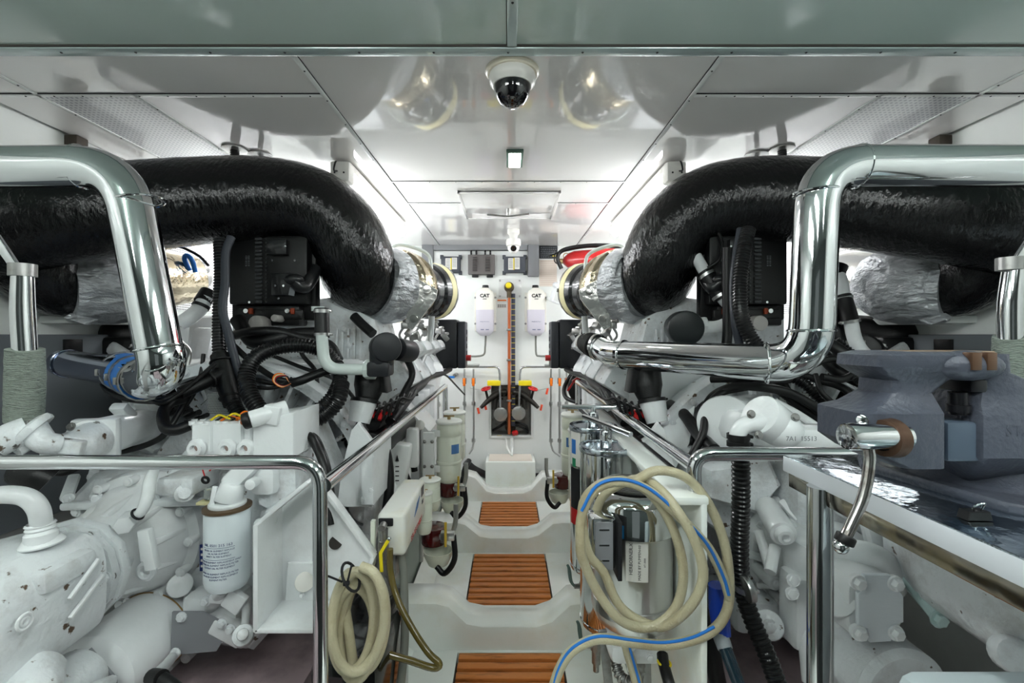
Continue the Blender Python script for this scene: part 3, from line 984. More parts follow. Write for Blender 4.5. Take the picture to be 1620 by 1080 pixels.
# riser pipes with orange handles
def riser(x, y0, y1, lab, hand=True, col=ORANGE, foot=None):
    t = thing('riser_pipe', lab, 'pipe', wp(x, y1), 'valve riser pipes on the bulkhead')
    b = B()
    pts = [wp(x, y0, .10), wp(x, (y0 + y1) / 2, .10), wp(x, y1, .10)]
    if foot: pts += [wp(foot[0], foot[1], .12)]
    b.tube(pts, .0085, 10, n=4 if foot else 1)
    for y in (638, 695): b.lathe([(.0, 0), (.015, 0), (.017, .012), (.015, .03), (0, .03)], wp(x, y, .10), (0, 0, 1), 6)
    b.obox(wp(x, 640, 0), wp(x, 640, .1), .012, .02, .002); b.build('pipe', STEEL, t)
    b = B(); b.lathe([(0, 0), (.017, 0), (.017, .05), (0, .05)], wp(x, 605, .10), (0, 0, 1), 10); b.build('valve', STEELD, t)
    if hand:
        b = B(); wbox(b, x - 2, 596, x + 2, 608, .012, .003, .115); b.build('handle', col, t)
    return t
riser(736.5, 582, 700, 'riser pipe with orange handle, second from the left rail post', foot=(737, 718))
riser(750.5, 582, 696, 'riser pipe with orange handle beside the left red valve', foot=(744, 712))
riser(870, 582, 700, 'riser pipe with orange handle nearest the right red valve', foot=(884, 716))
riser(883, 582, 712, 'riser pipe with orange handle in the middle of the right trio')
riser(894, 582, 706, 'riser pipe with orange handle at the right of the trio')
riser(696, 590, 745, 'riser pipe with a blue handle behind the left handrail post', False)
b = B(); b.cyl(wp(722, 592, .0), wp(722, 592, .13), .016, seg=12); b.mat(1); wbox(b, 712, 592.5, 722, 596, .012, .003, .12)
tag(b.build('blue_valve', [STEELD, BLUE]), 'small valve with a blue lever on the bulkhead', 'valve')

# sea-cock valves around the recess
for s, nm, cx in ((-1, 'left', 772), (1, 'right', 838)):
    t = thing('gate_valve', 'bronze gate valve with a red wheel and yellow block, %s of the recess' % nm, 'valve', wp(cx, 650), 'gate valves at the recess')
    x = lambda q, s=s: 806 + s * q
    b = B(); wbox(b, x(14) if s > 0 else x(34), 600, x(34) if s > 0 else x(14), 607.5, .07, .004, .06); b.build('yellow_block', YEL, t)
    b = B()
    b.tube([wp(x(6), 620, .02), wp(x(20), 622, .06), wp(x(34), 632, .10), wp(x(44), 641, .13)], [.034, .03, .022, .014], 14)
    b.cyl(wp(x(22), 625, .05), wp(x(24), 645, .08), .03, .02, 14); b.cyl(wp(x(32), 634, .09), wp(x(37), 613, .12), .012, .010, 12)
    b.bolts(wp(x(14), 624, .07), (0, -1, .1), .03, 6, .006)
    b.build('body', mat('dark_bronze', rgb(48, 46, 42), 0.4, metal=.7), t)
    b = B(); c = wp(x(36), 612, .125); ax = V(s * .25, -.25, 1)
    b.ring(c, ax, .036, .007, 24); xx, yy, z3 = frame(ax)
    for k in range(3):
        a = math.pi * k / 3
        d = (xx * math.cos(a) + yy * math.sin(a)) * .036
        b.tube([c - d, c + d], .0045, 6, n=1)
    b.sphere(c, .012, 10); b.build('hand_wheel', RED, t)
    b = B()
    for (q, y, r_) in ((48, 646, .10), (37, 640, .10)) if s < 0 else ((49, 641, .1), (58, 616, .1)):
        p = wp(x(q), y, r_)
        b.obox(p + V(s * .006, 0, .022), p + V(-s * .006, 0, -.028), .018, .003, .001)
    b.build('tag', mat('red_orange_tag', rgb(240, 84, 50), 0.5), t)
    b = B(); b.tube([wp(x(24), 618, .08), wp(x(38), 617, .05), wp(x(62), 613, .03)], .0016, 5); b.build('tie_wire', STEELD, t)
t = thing('recess_pump', 'dark pump with black hoses and a red cap inside the bulkhead recess', 'pump', wp(808, 684))
b = B(); b.cyl(V(.02, WY + .12, .40), V(.02, WY + .02, .40), .05, .04, 18, .008); b.box((.02, WY + .08, .46), (.07, .10, .12), .01); b.box((.06, WY + .1, .66), (.12, .1, .12), .01); b.build('body', mat('dark_pump', rgb(52, 46, 36), 0.4, metal=.5), t)
b = B(); b.tube([V(-.13, WY + .05, .38), V(-.08, WY + .0, .42), V(-.02, WY + .05, .45)], .012, 10); b.tube([V(.17, WY + .06, .37), V(.15, WY + .0, .43), V(.08, WY, .455), V(.04, WY + .05, .44)], .012, 10)
b.tube([V(.17, WY + .04, .36), V(.13, WY + .0, .41), V(.06, WY, .435)], .010, 10); b.build('hose', RUBBER, t)
b = B(); b.cyl(wp(812, 684, .03), wp(818, 682, .05), .024, .020, 16, .004); b.build('cap', RED, t)
b = B()
for x in (790, 814):
    wbox(b, x - 4, 688, x + 4, 692, .004, .001)
tag(b.build('brass_label', mat('olive_label', rgb(150, 140, 50), 0.5)), 'two small olive labels under the recess', 'label')

# black hose low along the bulkhead
b = B(); b.tube([wp(738, 725, .1), wp(750, 736, .09), wp(765, 744, .09), wp(772, 748, .08)], .03, 12); tag(b.build('floor_hose', RUBBER), 'thick black hose on the floor left of the white pedestal box', 'hose')
b = B(); b.tube([wp(843, 748, .08), wp(860, 746, .09), wp(880, 742, .1)], .022, 12)
tag(b.build('floor_hose', RUBBER), 'thinner black hose on the floor right of the white pedestal box', 'hose')
b = B(); wbox(b, 752, 482, 752.6, 482.6, .001)
# fire extinguisher lying high on the right of the bulkhead
t = thing('fire_extinguisher', 'red fire extinguisher lying horizontally behind the right air filter', 'fire extinguisher', P(930, 425, 3.3))
b = B(); p0 = P(893, 413, 3.55); p1 = P(985, 408, 3.3)
b.lathe([(0, 0), (.03, .0), (.045, .02), (.062, .045), (.075, .09), (.075, .40), (.06, .43), (0, .45)], p0, p1 - p0, 24); b.build('cylinder', RED, t)
b = B(); b.lathe([(.018, -.03), (.022, .01)], p0, p1 - p0, 12); b.obox(V(p0.x + .2, p0.y, p0.z), V(p0.x + .2, WY, p0.z), .04, .05); b.ring(p0 + V(.01, -.03, .035), (0, 1, 0), .022, .004, 16); b.cyl(p0 + V(-.05, 0, 0), p0 + V(.01, 0, .0), .02, seg=12); b.build('valve', BRASS, t)
b = B(); b.tube([P(888, 425, 3.5), P(882, 408, 3.5), P(890, 396, 3.5), P(915, 390, 3.45), P(950, 388, 3.4), P(990, 390, 3.4)], .016, 10); b.tube([P(868, 405, 3.6), P(890, 398, 3.55), P(930, 391, 3.5), P(985, 392, 3.4)], .006, 6)
b.tube([P(888, 420, 3.6), P(878, 414, 3.62), P(877, 402, 3.65)], .005, 6)
b.build('hose', RUBBER, t)
# small white brackets right of the right bottle
b = B(); b.tube([P(872, 475, 3.7), P(876, 462, 3.68), P(879, 452, 3.66)], .018, 10); b.sphere(P(879, 451, 3.66), .026, 12); b.tube([P(866, 471, 3.9), P(869, 473, 3.75), P(885, 480, 3.7), P(905, 478, 3.6)], .012, 8)
tag(b.build('steam_fitting', WHITE), 'small white capped fitting beside the right coolant bottle', 'fitting')
# ================================================================== BOTH ENGINES
def clamp(b, c, axis, r, w=.012):
    axis = Vector(axis).normalized(); c = Vector(c)
    b.lathe([(r * .98, -w / 2), (r + .0025, -w / 2), (r + .0025, w / 2), (r * .98, w / 2)], c, axis, 20, closedprof=True)
    x, y, z = frame(axis)
    b.obox(c + x * (r + .004) - y * .010, c + x * (r + .004) + y * .010, .010, .008, .002)

for s, side in ((-1, 'left'), (1, 'right')):
    def Q(px, py, Y, s=s):
        """point given in the left half of the picture, mirrored for the other engine"""
        v = P(px, py, Y); v.x *= -s; return v
    ctr = V(s * 1.05, 2.3, 0)
    # ---------------- exhaust duct
    t = thing('exhaust_duct', 'large glossy black lagged exhaust duct arching over the %s engine' % side, 'exhaust duct', Q(560, 500, 2.0), 'black exhaust ducts')
    b = B()
    b.tube([Q(-95, 385, 1.36), Q(-20, 362, 1.40), Q(60, 348, 1.45), Q(200, 330, 1.60), Q(330, 318, 1.74), Q(420, 316, 1.84), Q(490, 329, 1.90), Q(536, 362, 1.94), Q(560, 405, 1.97), Q(571, 436, 2.01), Q(590, 449, 2.10), Q(615, 452, 2.20)],
           [.150, .150, .153, .157, .158, .160, .166, .168, .168, .166, .158, .15], 40, n=12, wob=.006)
    b.build('main_bend', LAG, t)
    b = B()
    b.tube([Q(-5, 380, 1.46), Q(45, 418, 1.54), Q(84, 446, 1.60), Q(118, 455, 1.67), Q(140, 456, 1.72)], [.13, .125, .115, .112, .11], 32, n=8, wob=.006)
    b.build('branch', LAG, t)
    # ---------------- turbocharger, inboard
    t = thing('turbocharger', 'turbocharger in silver blanket and gold foil under the %s exhaust duct' % side, 'turbocharger', Q(640, 500, 2.2), 'turbochargers')
    b = B()
    c0 = Q(580, 445, 2.035); c1 = Q(602, 449, 2.13)
    ax = (c1 - c0).normalized()
    b.tube([Q(588, 447, 2.07), Q(606, 451, 2.12), Q(622, 452, 2.17)], [.168, .182, .176], 40, n=6, wob=.008)
    b.build('blanket', BLANK, t)
    b = B()   # fold cuff round the duct end
    x_, y_, z_ = frame(ax)
    n = 44
    secs = []
    for k in range(n + 1):
        a = 2 * math.pi * k / n
        rr = .172 + .010 * math.sin(a * 5) + random.uniform(-.004, .004)
        d = x_ * math.cos(a) + y_ * math.sin(a)
        h = .015 * math.sin(a * 3 + 1)
        secs.append([c0 + d * rr + ax * (-.005 + h), c0 + d * (rr + .012) + ax * (.01 + h), c0 + d * (rr + .016) + ax * .06, c0 + d * (rr + .004) + ax * .10, c0 + d * (rr - .012) + ax * .05])
    b.loft(secs, caps=False); b.build('cuff', BLANK, t)
    b = B()
    a0 = Q(624, 452, 2.17); a1 = Q(660, 458, 2.36); ax2 = (a1 - a0).normalized()
    b.lathe([(0, -.012), (.160, -.01), (.176, .0), (.178, .03), (.164, .036), (.166, .075), (.174, .081), (.170, .11), (.145, .14), (.12, .20), (0, .21)], a0, ax2, 36)
    b.build('heat_shield', FOIL, t)
    b = B()
    x2, y2, z2 = frame(ax2)
    b.lathe([(.165, 0), (.176, .0), (.176, .008), (.165, .008)], a0 + ax2 * .028, ax2, 36, closedprof=True)
    q = [Q(656, 438, 2.08), Q(692, 458, 2.10), Q(690, 472, 2.10), Q(652, 522, 2.08), Q(640, 516, 2.08)]
    b.prism(q, (0, .012, 0), .002)
    for p in (Q(676, 458, 2.075), Q(655, 504, 2.075)): b.cyl(p, p + V(0, -.012, 0), .018, seg=16)
    b.build('bracket', FOILS, t)
    # ---------------- air filter
    t = thing('air_filter', 'round black air filter with a cream band on the %s turbocharger' % side, 'air filter', Q(705, 510, 2.5), 'air filters')
    b = B()
    f0 = Q(650, 460, 2.34); f1 = Q(692, 461, 2.56); ax3 = (f1 - f0).normalized(); L = (f1 - f0).length
    b.lathe([(0, -.01), (.10, -.01), (.115, .0), (.142, .015), (.149, .03), (.149, .05), (.138, .055), (.138, .11), (.149, .12), (.153, .15), (.151, L - .02), (.13, L), (0, L)], f0, ax3, 44)
    b.build('housing', mat('filter_black', rgb(24, 26, 28), 0.25, coat=.5), t)
    b = B(); b.lathe([(.146, .0), (.1545, .0), (.1545, .045), (.146, .045)], f0 + ax3 * .160, ax3, 44, closedprof=True); b.build('band', CREAM, t)
    b = B(); clamp(b, f0 + ax3 * .215, ax3, .1535, .012); b.build('clamp', STEELD, t)
    # ---------------- second turbocharger, outboard
    t = thing('turbocharger', 'outboard turbocharger in silver cloth beside the hull on the %s engine' % side, 'turbocharger', Q(180, 510, 1.95), 'turbochargers')
    b = B()
    b.tube([Q(104, 456, 1.63), Q(124, 456, 1.66), Q(155, 452, 1.71), Q(184, 450, 1.78), Q(207, 449, 1.86)], [.118, .138, .150, .150, .136], 40, n=7, wob=.012)
    b.prism([Q(110, 495, 1.60), Q(150, 505, 1.62), Q(135, 514, 1.60), Q(98, 502, 1.58)], (0, .02, 0), .004)
    b.build('blanket', BLANK, t)
    b = B(); b.tube([Q(198, 447, 1.84), Q(250, 442, 1.98), Q(300, 440, 2.12)], [.122, .128, .112], 30, n=4, wob=.01); b.build('heat_shield', FOILS if s > 0 else FOIL, t)
    b = B(); b.tube([Q(296, 440, 2.12), Q(318, 438, 2.2)], .06, 18, n=1); b.tube([Q(310, 430, 2.1), Q(322, 424, 2.15)], .03, 14, n=1); b.build('outlet', STEELD, t)
    b = B(); b.tube([Q(190, 530, 1.95), Q(250, 528, 2.05)], [.075, .085], 22, n=1); b.sphere(Q(190, 530, 1.95), .075, 18); b.build('inlet', BPLAS, t)
    # ---------------- engine
    t = thing('marine_engine', 'white painted marine diesel engine on the %s side of the walkway' % side, 'engine', V(s * 1.0, 2.4, 0), 'marine engines')
    b = B()
    b.box((s * 1.0, 2.60, .38), (.66, 1.7, .62), .05)                         # crankcase
    b.prism([(s * .56, 1.80, .66), (s * 1.44, 1.80, .66), (s * 1.58, 1.80, 1.0), (s * 1.36, 1.80, 1.10), (s * .64, 1.80, 1.10), (s * .46, 1.80, 1.0)], (0, 1.60, 0), .03)
    for k in range(4):                                                        # ribs on the inboard flank
        b.box((s * .58, 1.95 + k * .38, .50), (.16, .05, .42), .015)
    b.build('block', WHITE, t)
    b = B()                                                                  # cylinder heads, inboard bank
    for bx, tilt in ((.50, -.55), (1.50, .55)):
        b.cut()
        for k in range(6):
            y = 1.92 + k * .235
            b.box((s * bx, y, 1.02), (.20, .205, .16), .02, rot=(0, s * -tilt * 1.0, 0))
            cx = s * (bx + (.06 if bx > 1 else -.06))
            b.box((cx, y, 1.12), (.15, .17, .06), .02, rot=(0, s * -tilt, 0))
            for dy in (-.06, .06):
                b.hexbolt((cx + s * (-.03), y + dy, 1.155), (s * (-.4 if bx < 1 else .4), 0, 1), .012, .012)
    b.build('cylinder_head', CAST, t)
    b = B()                                                                  # aftercooler on top at the rear
    b.prism([Q(394, 502, 1.96), Q(460, 478, 1.96), Q(520, 470, 1.96), Q(590, 505, 1.96), Q(604, 560, 1.96), Q(600, 640, 1.96), Q(540, 672, 1.96), Q(392, 672, 1.96)], (0, .34, 0), .02)
    b.prism([Q(404, 560, 1.955), Q(440, 545, 1.955), Q(500, 560, 1.955), Q(520, 600, 1.955), Q(500, 640, 1.955), Q(410, 640, 1.955)], (0, .04, 0), .012)
    b.box((s * 1.02, 2.55, 1.22), (.42, 1.1, .26), .04)
    for (x, y) in ((474, 560), (483, 566), (545, 520), (552, 546), (556, 600), (430, 655), (520, 655), (590, 600)):
        b.hexbolt(Q(x, y, 1.95), (0, -1, 0), .012, .010)
    for k in range(5):
        b.obox(Q(534 + k * 9, 520, 1.955), Q(530 + k * 10, 640, 1.955), .010, .02, .003)
    b.build('aftercooler', CAST, t)
    # flywheel housing with radial ribs
    fc = V(s * .98, 1.62, .60)
    b = B()
    b.lathe([(.47, .03), (.475, .00), (.51, .0), (.52, .015), (.52, .05), (.50, .07), (.48, .16), (.49, .19), (.0, .19)], fc + V(0, -.02, 0), (0, 1, 0), 56)
    b.lathe([(0, .0), (.18, .0), (.34, .03), (.38, .10), (.47, .12), (.47, .14)], fc + V(0, -.0, 0), (0, 1, 0), 56)
    for k in range(34):
        a = 2 * math.pi * k / 34
        d = V(math.cos(a), 0, math.sin(a))
        b.obox(fc + d * .35 + V(0, .06, 0), fc + d * .475 + V(0, .05, 0), .08 if 0 else .09, .014, .003, up=(-d.z, 0, d.x))
    b.build('flywheel_housing', CAST, t)
    b = B(); b.bolts(fc + V(0, -.02, 0), (0, -1, 0), .495, 30, .012, .010); b.build('bolt', CAST, t)
    # side mounting bracket at the walkway
    b = B()
    b.prism([Q(533, 802, 1.42), Q(540, 742, 1.42), Q(556, 680, 1.42), Q(566, 668, 1.42), Q(590, 700, 1.42), Q(588, 802, 1.42)], (0, .022, 0), .002)
    b.prism([Q(572, 722, 1.40), Q(590, 704, 1.40), Q(590, 800, 1.40), Q(572, 800, 1.40)], (0, .22, 0), .004)
    for (x, y) in ((574, 730), (587, 722), (587, 775), (574, 790)): b.hexbolt(Q(x, y, 1.40), (0, -1, 0), .007, .004)
    b.build('engine_mount', WHITE, t)
    # lower clutter on the inboard flank: oil filters, covers, starter
    b = B()
    b.box((s * .53, 2.10, .78), (.10, .55, .30), .03)
    b.box((s * .52, 2.75, .72), (.12, .45, .24), .03)
    b.cyl((s * .50, 1.62, .60), (s * .50, 1.86, .60), .075, seg=24, bev=.012)
    b.bolts((s * .50, 1.62, .60), (0, -1, 0), .055, 6)
    b.build('side_cover', WHITE, t)
    b = B()
    for k in range(3):
        b.cyl((s * .47, 2.25 + k * .16, .66), (s * .47, 2.25 + k * .16, .92), .055, seg=22, bev=.010)
    b.build('fuel_filter', WHITE, t)
    b = B()                                                                  # valve gear seen beyond the turbo
    for k in range(7):
        p = Q(598 + k * 13, 590 - k * 4, 2.1 + k * .12)
        b.box(p, (.10, .10, .10), .02, rot=(.3, .4 * s, .2)); b.cyl(p + V(0, -.05, .03), p + V(0, -.08, .05), .022, seg=12)
        b.cyl(p + V(s * -.02, -.04, .05), p + V(s * -.03, -.05, .10), .018, seg=10)
    b.tube([Q(560, 640, 1.9), Q(620, 610, 2.1), Q(690, 585, 2.5)], .045, 14)
    b.build('fuel_rail', WHITE, t)
    b = B()                                                                  # tall intake plenum between the exhausts
    b.obox(Q(330, 520, 2.15), Q(300, 650, 2.05), .10, .08, .02, up=(0, 1, 0))
    b.prism([Q(300, 500, 2.2), Q(345, 498, 2.2), Q(356, 560, 2.2), Q(318, 662, 2.2), Q(285, 662, 2.2)], (0, .3, 0), .01)
    b.box(Q(240, 610, 2.3), (.30, .3, .26), .02)
    b.build('intake_housing', WHITE, t)
    b = B()
    b.tube([Q(318, 640, 1.62), Q(345, 620, 1.60), Q(372, 632, 1.62), Q(372, 662, 1.58)], .002, 4)
    v0 = [Q(328, 622, 1.60), Q(372, 618, 1.60), Q(380, 655, 1.56), Q(330, 655, 1.56)]
    b.prism(v0, (0, .006, 0)); b.build('perforated_guard', MESHG, t)

    # ---------------- control box
    t = thing('control_box', 'black engine control box with connector rows behind the %s exhaust duct' % side, 'control box', Q(425, 520, 1.8), 'black engine control boxes')
    b = B()
    a = Q(361, 372, 1.80); c = Q(486, 482, 1.80)
    b.box(((a.x + c.x) / 2, 1.86, (a.z + c.z) / 2), (abs(a.x - c.x), .12, a.z - c.z), .012)
    b.box(((a.x + c.x) / 2, 1.87, (a.z + c.z) / 2 - .02), (abs(a.x - c.x) + .03, .05, a.z - c.z + .08), .01)
    b.build('case', BPLAS, t)
    b = B()
    for k in range(17):
        p = Q(410, 378 + k * 6.2, 1.80); b.box(p, (.028, .016, .011), .003)
        p = Q(422, 378 + k * 6.2, 1.80); b.cyl(p + V(0, .005, 0), p + V(0, -.006, 0), .0035, seg=8)
    b.build('terminal_row', mat('dark_plug_grey', rgb(54, 56, 58), 0.35), t)
    b = B()
    b.box(Q(440, 391, 1.79), (.08, .03, .062), .006); b.box(Q(447, 450, 1.79), (.085, .02, .09), .006)
    b.sphere(Q(466, 442, 1.76), .032, 18, (1.2, .8, .7)); b.tube([Q(466, 445, 1.76), Q(480, 455, 1.78), Q(492, 440, 1.82), Q(498, 425, 1.86)], .026, 12)
    b.build('module', mat('black_module', rgb(27, 28, 30), 0.3, coat=.3), t)
    b = B()
    for (x, y) in ((431, 412), (467, 412), (395, 478), (441, 472), (368, 376), (449, 452), (436, 452), (452, 390)):
        p = Q(x, y, 1.775); b.cyl(p, p + V(0, -.004, 0), .0045, seg=10)
    b.build('screw', CHROME2, t)
    b = B(); p = Q(462, 461, 1.768); b.box(p, (.022, .002, .032), .0, rot=(0, .2, 0))
    for k in range(6):
        for q in range(2):
            b.box(Q(389.5 + q * 4, 405 + k * 3, 1.7985), (.006, .002, .0035 if k % 2 else .002))
    b.build('sticker', INKG, t)
    b = B()
    b.box(Q(430, 500, 1.84), (.26, .08, .08), .01); b.obox(Q(376, 496, 1.80), Q(480, 498, 1.80), .02, .04, .006)
    b.build('bracket', BPLAS, t)
    b = B()
    for x in (393, 458):
        p = Q(x, 492, 1.79); b.cyl(p + V(0, .01, 0), p + V(0, -.02, 0), .009, seg=14)
    b.mat(1)
    for x in (397, 463):
        p = Q(x, 492, 1.785); b.box(p, (.014, .012, .024), .003)
    b.build('fuse', [CHROME2, mat('dull_orange', rgb(150, 60, 30), 0.5)], t)
    b = B()
    for (x, y, r_) in ((404, 511, .030), (433, 503, .014)):
        p = Q(x, y, 1.74); b.cyl(p + V(0, .08, 0), p, r_, seg=18, bev=.006)
    b.build('white_plug', mat('grey_white_plug', rgb(180, 176, 172), .5), t)

    # ---------------- display box over the rail at the far end
    t = thing('display_box', 'black engine instrument box facing the walkway, %s engine' % side, 'instrument box', Q(712, 583, 2.7), 'instrument boxes')
    b = B(); a = Q(685, 505, 2.66); c = Q(723, 583, 2.66)
    b.box(((a.x + c.x) / 2, 2.74, (a.z + c.z) / 2), (abs(a.x - c.x), .16, a.z - c.z), .01)
    b.build('case', BSATIN, t)
    b = B(); p = Q(732, 545, 2.74); b.box(p, (.045, .15, .275), .006); b.build('front_panel', mat('panel_grey', rgb(44, 46, 52), .45), t)
    b = B()
    for k in range(4):
        b.box(Q(738.8, 525 + k * 11, 2.76), (.006, .05, .028), .002)
    b.box(Q(739, 545, 2.80), (.004, .05, .17))
    b.build('display', GLASSD, t)
    b = B(); p = Q(736, 566, 2.72); b.cyl(p, p + V(-s * .035, 0, 0), .018, seg=14); b.build('button', RED, t)

    # ---------------- silver and white thin pipes over the turbo
    b = B(); b.tube([Q(606, 415, 2.2), Q(618, 393, 2.24), Q(634, 387, 2.28), Q(662, 394, 2.34), Q(676, 402, 2.36), Q(681, 412, 2.36), Q(683, 440, 2.36), Q(686, 480, 2.34)], .0095, 10)
    tag(b.build('vent_pipe', mat('pale_grey_pipe', rgb(196, 204, 200), .3, coat=.3)), 'pale bent pipe arching over the %s turbocharger' % side, 'pipe', 'pale pipes over the turbochargers')
    b = B(); b.tube([Q(683, 500, 2.3), Q(681, 530, 2.3), Q(672, 560, 2.25), Q(655, 595, 2.15), Q(632, 625, 2.05), Q(616, 646, 2.0)], .016, 12)
    tag(b.build('oil_pipe', mat('silver_paint', rgb(190, 194, 194), .3, metal=.3)), 'pale slanting pipe below the %s air filter' % side, 'pipe')
    b = B(); b.tube([Q(655, 425, 2.24), Q(668, 420, 2.28), Q(677, 424, 2.30), Q(681, 448, 2.32)], .007, 8)
    tag(b.build('sensor_hose', BLUE if s < 0 else RUBBER), ('blue' if s < 0 else 'black') + ' thin hose looped in front of the %s air filter' % side, 'hose')
    b = B()
    for k in range(10):
        y = 2.1 + k * .07
        p = Q(640 + k * 8, 515 + (k % 3) * 9, y)
        b.box(p, (.03, .05, .03), .005, rot=(k, k * .7, .3)); b.tube([p, p + V(s * .03, .03, -.05), p + V(-s * .02, .06, -.10)], .006, 6)
        b.cyl(p + V(0, 0, .02), p + V(.02, -.03, .02), .009, seg=8)
    tag(b.build('linkage', STEELD), 'dark metal linkages and fittings under the %s air filter' % side, 'linkage')

    # ---------------- black intake elbow between block and rail
    t = thing('intake_elbow', 'black rubber elbow joining the lower %s engine beside the handrail' % side, 'elbow', Q(590, 640, 1.9), 'black elbows')
    b = B(); b.tube([Q(586, 590, 1.64), Q(584, 612, 1.62), Q(580, 632, 1.60)], [.052, .053, .038], 20, n=4)
    b.prism([Q(562, 598, 1.60), Q(606, 582, 1.60), Q(612, 622, 1.60), Q(572, 618, 1.60)], (0, .08, 0), .006)
    b.build('elbow', BPLAS, t)
    b = B(); b.tube([Q(576, 634, 1.60), Q(568, 668, 1.58)], [.046, .036], 20, n=1); b.build('socket', WHITE, t)
    b = B(); clamp(b, Q(577, 634, 1.60), Q(577, 634, 1.60) - Q(570, 668, 1.58), .046); b.build('clamp', RUBBER, t)

    # ---------------- starter / alternator clutter with red terminals
    t = thing('starter_motor', 'black starter motor with red terminals beside the %s handrail' % side, 'starter motor', Q(600, 690, 1.7), 'starter motors')
    b = B(); b.cyl(Q(585, 708, 1.62), Q(640, 668, 2.0), .055, seg=24, bev=.008); b.cyl(Q(590, 670, 1.64), Q(622, 652, 1.88), .028, seg=18, bev=.005); b.build('body', BPLAS, t)
    b = B()
    for (x, y, Y) in ((588, 660, 1.60), (600, 664, 1.60)):
        b.cut(); p = Q(x, y, Y); b.tube([p, p + V(-s * .006, .02, .02), p + V(-s * .03, .05, .012)], [.007, .008, .005], 10)
    b.build('terminal_boot', RED, t)
    b = B()
    for k in range(7):
        x = 565 + k * 10
        b.tube([Q(x, 672 - k * 3, 1.62), Q(x + 8, 655 - k * 4, 1.60), Q(x + 24, 668 - k * 6, 1.66), Q(x + 34, 640 - k * 4, 1.75)], .0065, 6)
    b.build('cable', RUBBER, t)
    # ---------------- black cables up to the instrument box
    b = B(); b.tube([Q(618, 668, 1.66), Q(636, 640, 1.75), Q(654, 618, 1.9), Q(668, 608, 2.05), Q(680, 596, 2.3), Q(700, 590, 2.5), Q(712, 584, 2.66)], [.022, .024, .018, .016, .015, .015, .015], 12)
    tag(b.build('power_cable', RUBBER), 'thick black cable rising to the %s instrument box' % side, 'cable')

# ================================================================== LEFT-ONLY LARGE PIECES
t = thing('cooling_pipe', 'polished stainless pipe with welded elbows crossing in front of the left exhaust duct', 'pipe', P(230, 600, 1.15), 'polished exhaust pipes')
b = B()
path = bend([P(-60, 265, 1.13), P(200, 265, 1.15), P(255, 566, 1.15), P(250, 610, 1.16), P(190, 590, 1.26)], [.11, .0, .0], 8)
main = bend([P(-60, 265, 1.13), P(196, 262, 1.15), P(258, 590, 1.15)], .125, 12)
b.tube(main[:-1] + [P(252, 552, 1.15)], .0505, 32, n=1); b.build('pipe', CHROME, t)
b = B()
b.tube([P(252, 550, 1.15), P(256, 572, 1.15), P(251, 592, 1.17), P(236, 600, 1.21), P(218, 596, 1.27)], .0515, 32, n=6); b.build('elbow', CHROME, t)
b = B()
for p, a in ((P(252, 551, 1.15), P(252, 551, 1.15) - P(225, 400, 1.15)), (P(129, 264, 1.15), V(1, 0, 0)), (P(221, 318, 1.15), P(245, 460, 1.15) - P(221, 318, 1.15))):
    b.ring(p, a, .0515, .0035, 32)
b.build('weld_ring', CHROME, t)
b = B(); b.tube([P(226, 600, 1.25), P(205, 590, 1.34), P(190, 586, 1.40)], .056, 28, n=3); b.build('blue_hose', BLUE, t)
b = B()
for k, (px, py, Y) in enumerate(((228, 600, 1.245), (213, 594, 1.30), (196, 587, 1.37))):
    clamp(b, P(px, py, Y), P(190, 586, 1.40) - P(226, 600, 1.25), .057, .014)
b.build('clamp', STEELD, t)
b = B(); b.obox(P(196, 602, 1.29), P(202, 596, 1.30), .012, .02, .003); b.obox(P(172, 602, 1.33), P(176, 596, 1.34), .01, .024, .003); b.tube([P(214, 575, 1.24), P(208, 592, 1.235), P(222, 612, 1.22), P(238, 616, 1.2)], .0025, 6); b.build('red_marker', RED, t)
b = B(); b.tube([P(204, 588, 1.33), P(150, 581, 1.43), P(100, 574, 1.53)], [.048, .045, .044], 28, n=2); b.ring(P(108, 575, 1.51), P(100, 574, 1.53) - P(204, 588, 1.33), .045, .003); b.build('outlet_pipe', mat('blue_tinted_chrome', (.40, .44, .54, 1), .12, metal=1.0), t)

for s, side, pts, wrapx in ((-1, 'left', (36, 435, 552, 665), 42), (1, 'right', (1598, 425, 532, 602), 1598)):
    x, y0, y1, y2 = pts
    t = thing('dry_exhaust_riser', 'polished riser pipe with grey woven wrap at the %s photo edge' % side, 'pipe', P(x, y2, 1.1), 'wrapped riser pipes')
    b = B(); b.tube([P(x - s * 0 + (0 if s < 0 else 6), y0, 1.1), P(x, (y0 + y1) / 2, 1.1), P(x + (4 if s < 0 else 0), y1 + 8, 1.1)], [.021, .0235, .0235], 20, n=3)
    b.obox(P(x + s * 45, y0 - 62, 1.08), P(x - s * 2, y0 + 4, 1.1), .022, .012, .003, up=(0, 1, 0)); b.build('pipe', CHROME2, t)
    b = B(); b.tube([P(x + 4, y1, 1.1), P(x + 4, (y1 + y2) / 2, 1.11), P(x + 2, y2, 1.12)], [.035, .037, .036], 22, n=6, wob=.02); b.build('woven_wrap', WRAP, t)
    b = B(); b.lathe([(0, 0), (.026, 0), (.026, .03), (0, .03)], P(x, y0 + 2, 1.1), (0, 0, 1), 14); b.build('flange', STEELD, t)

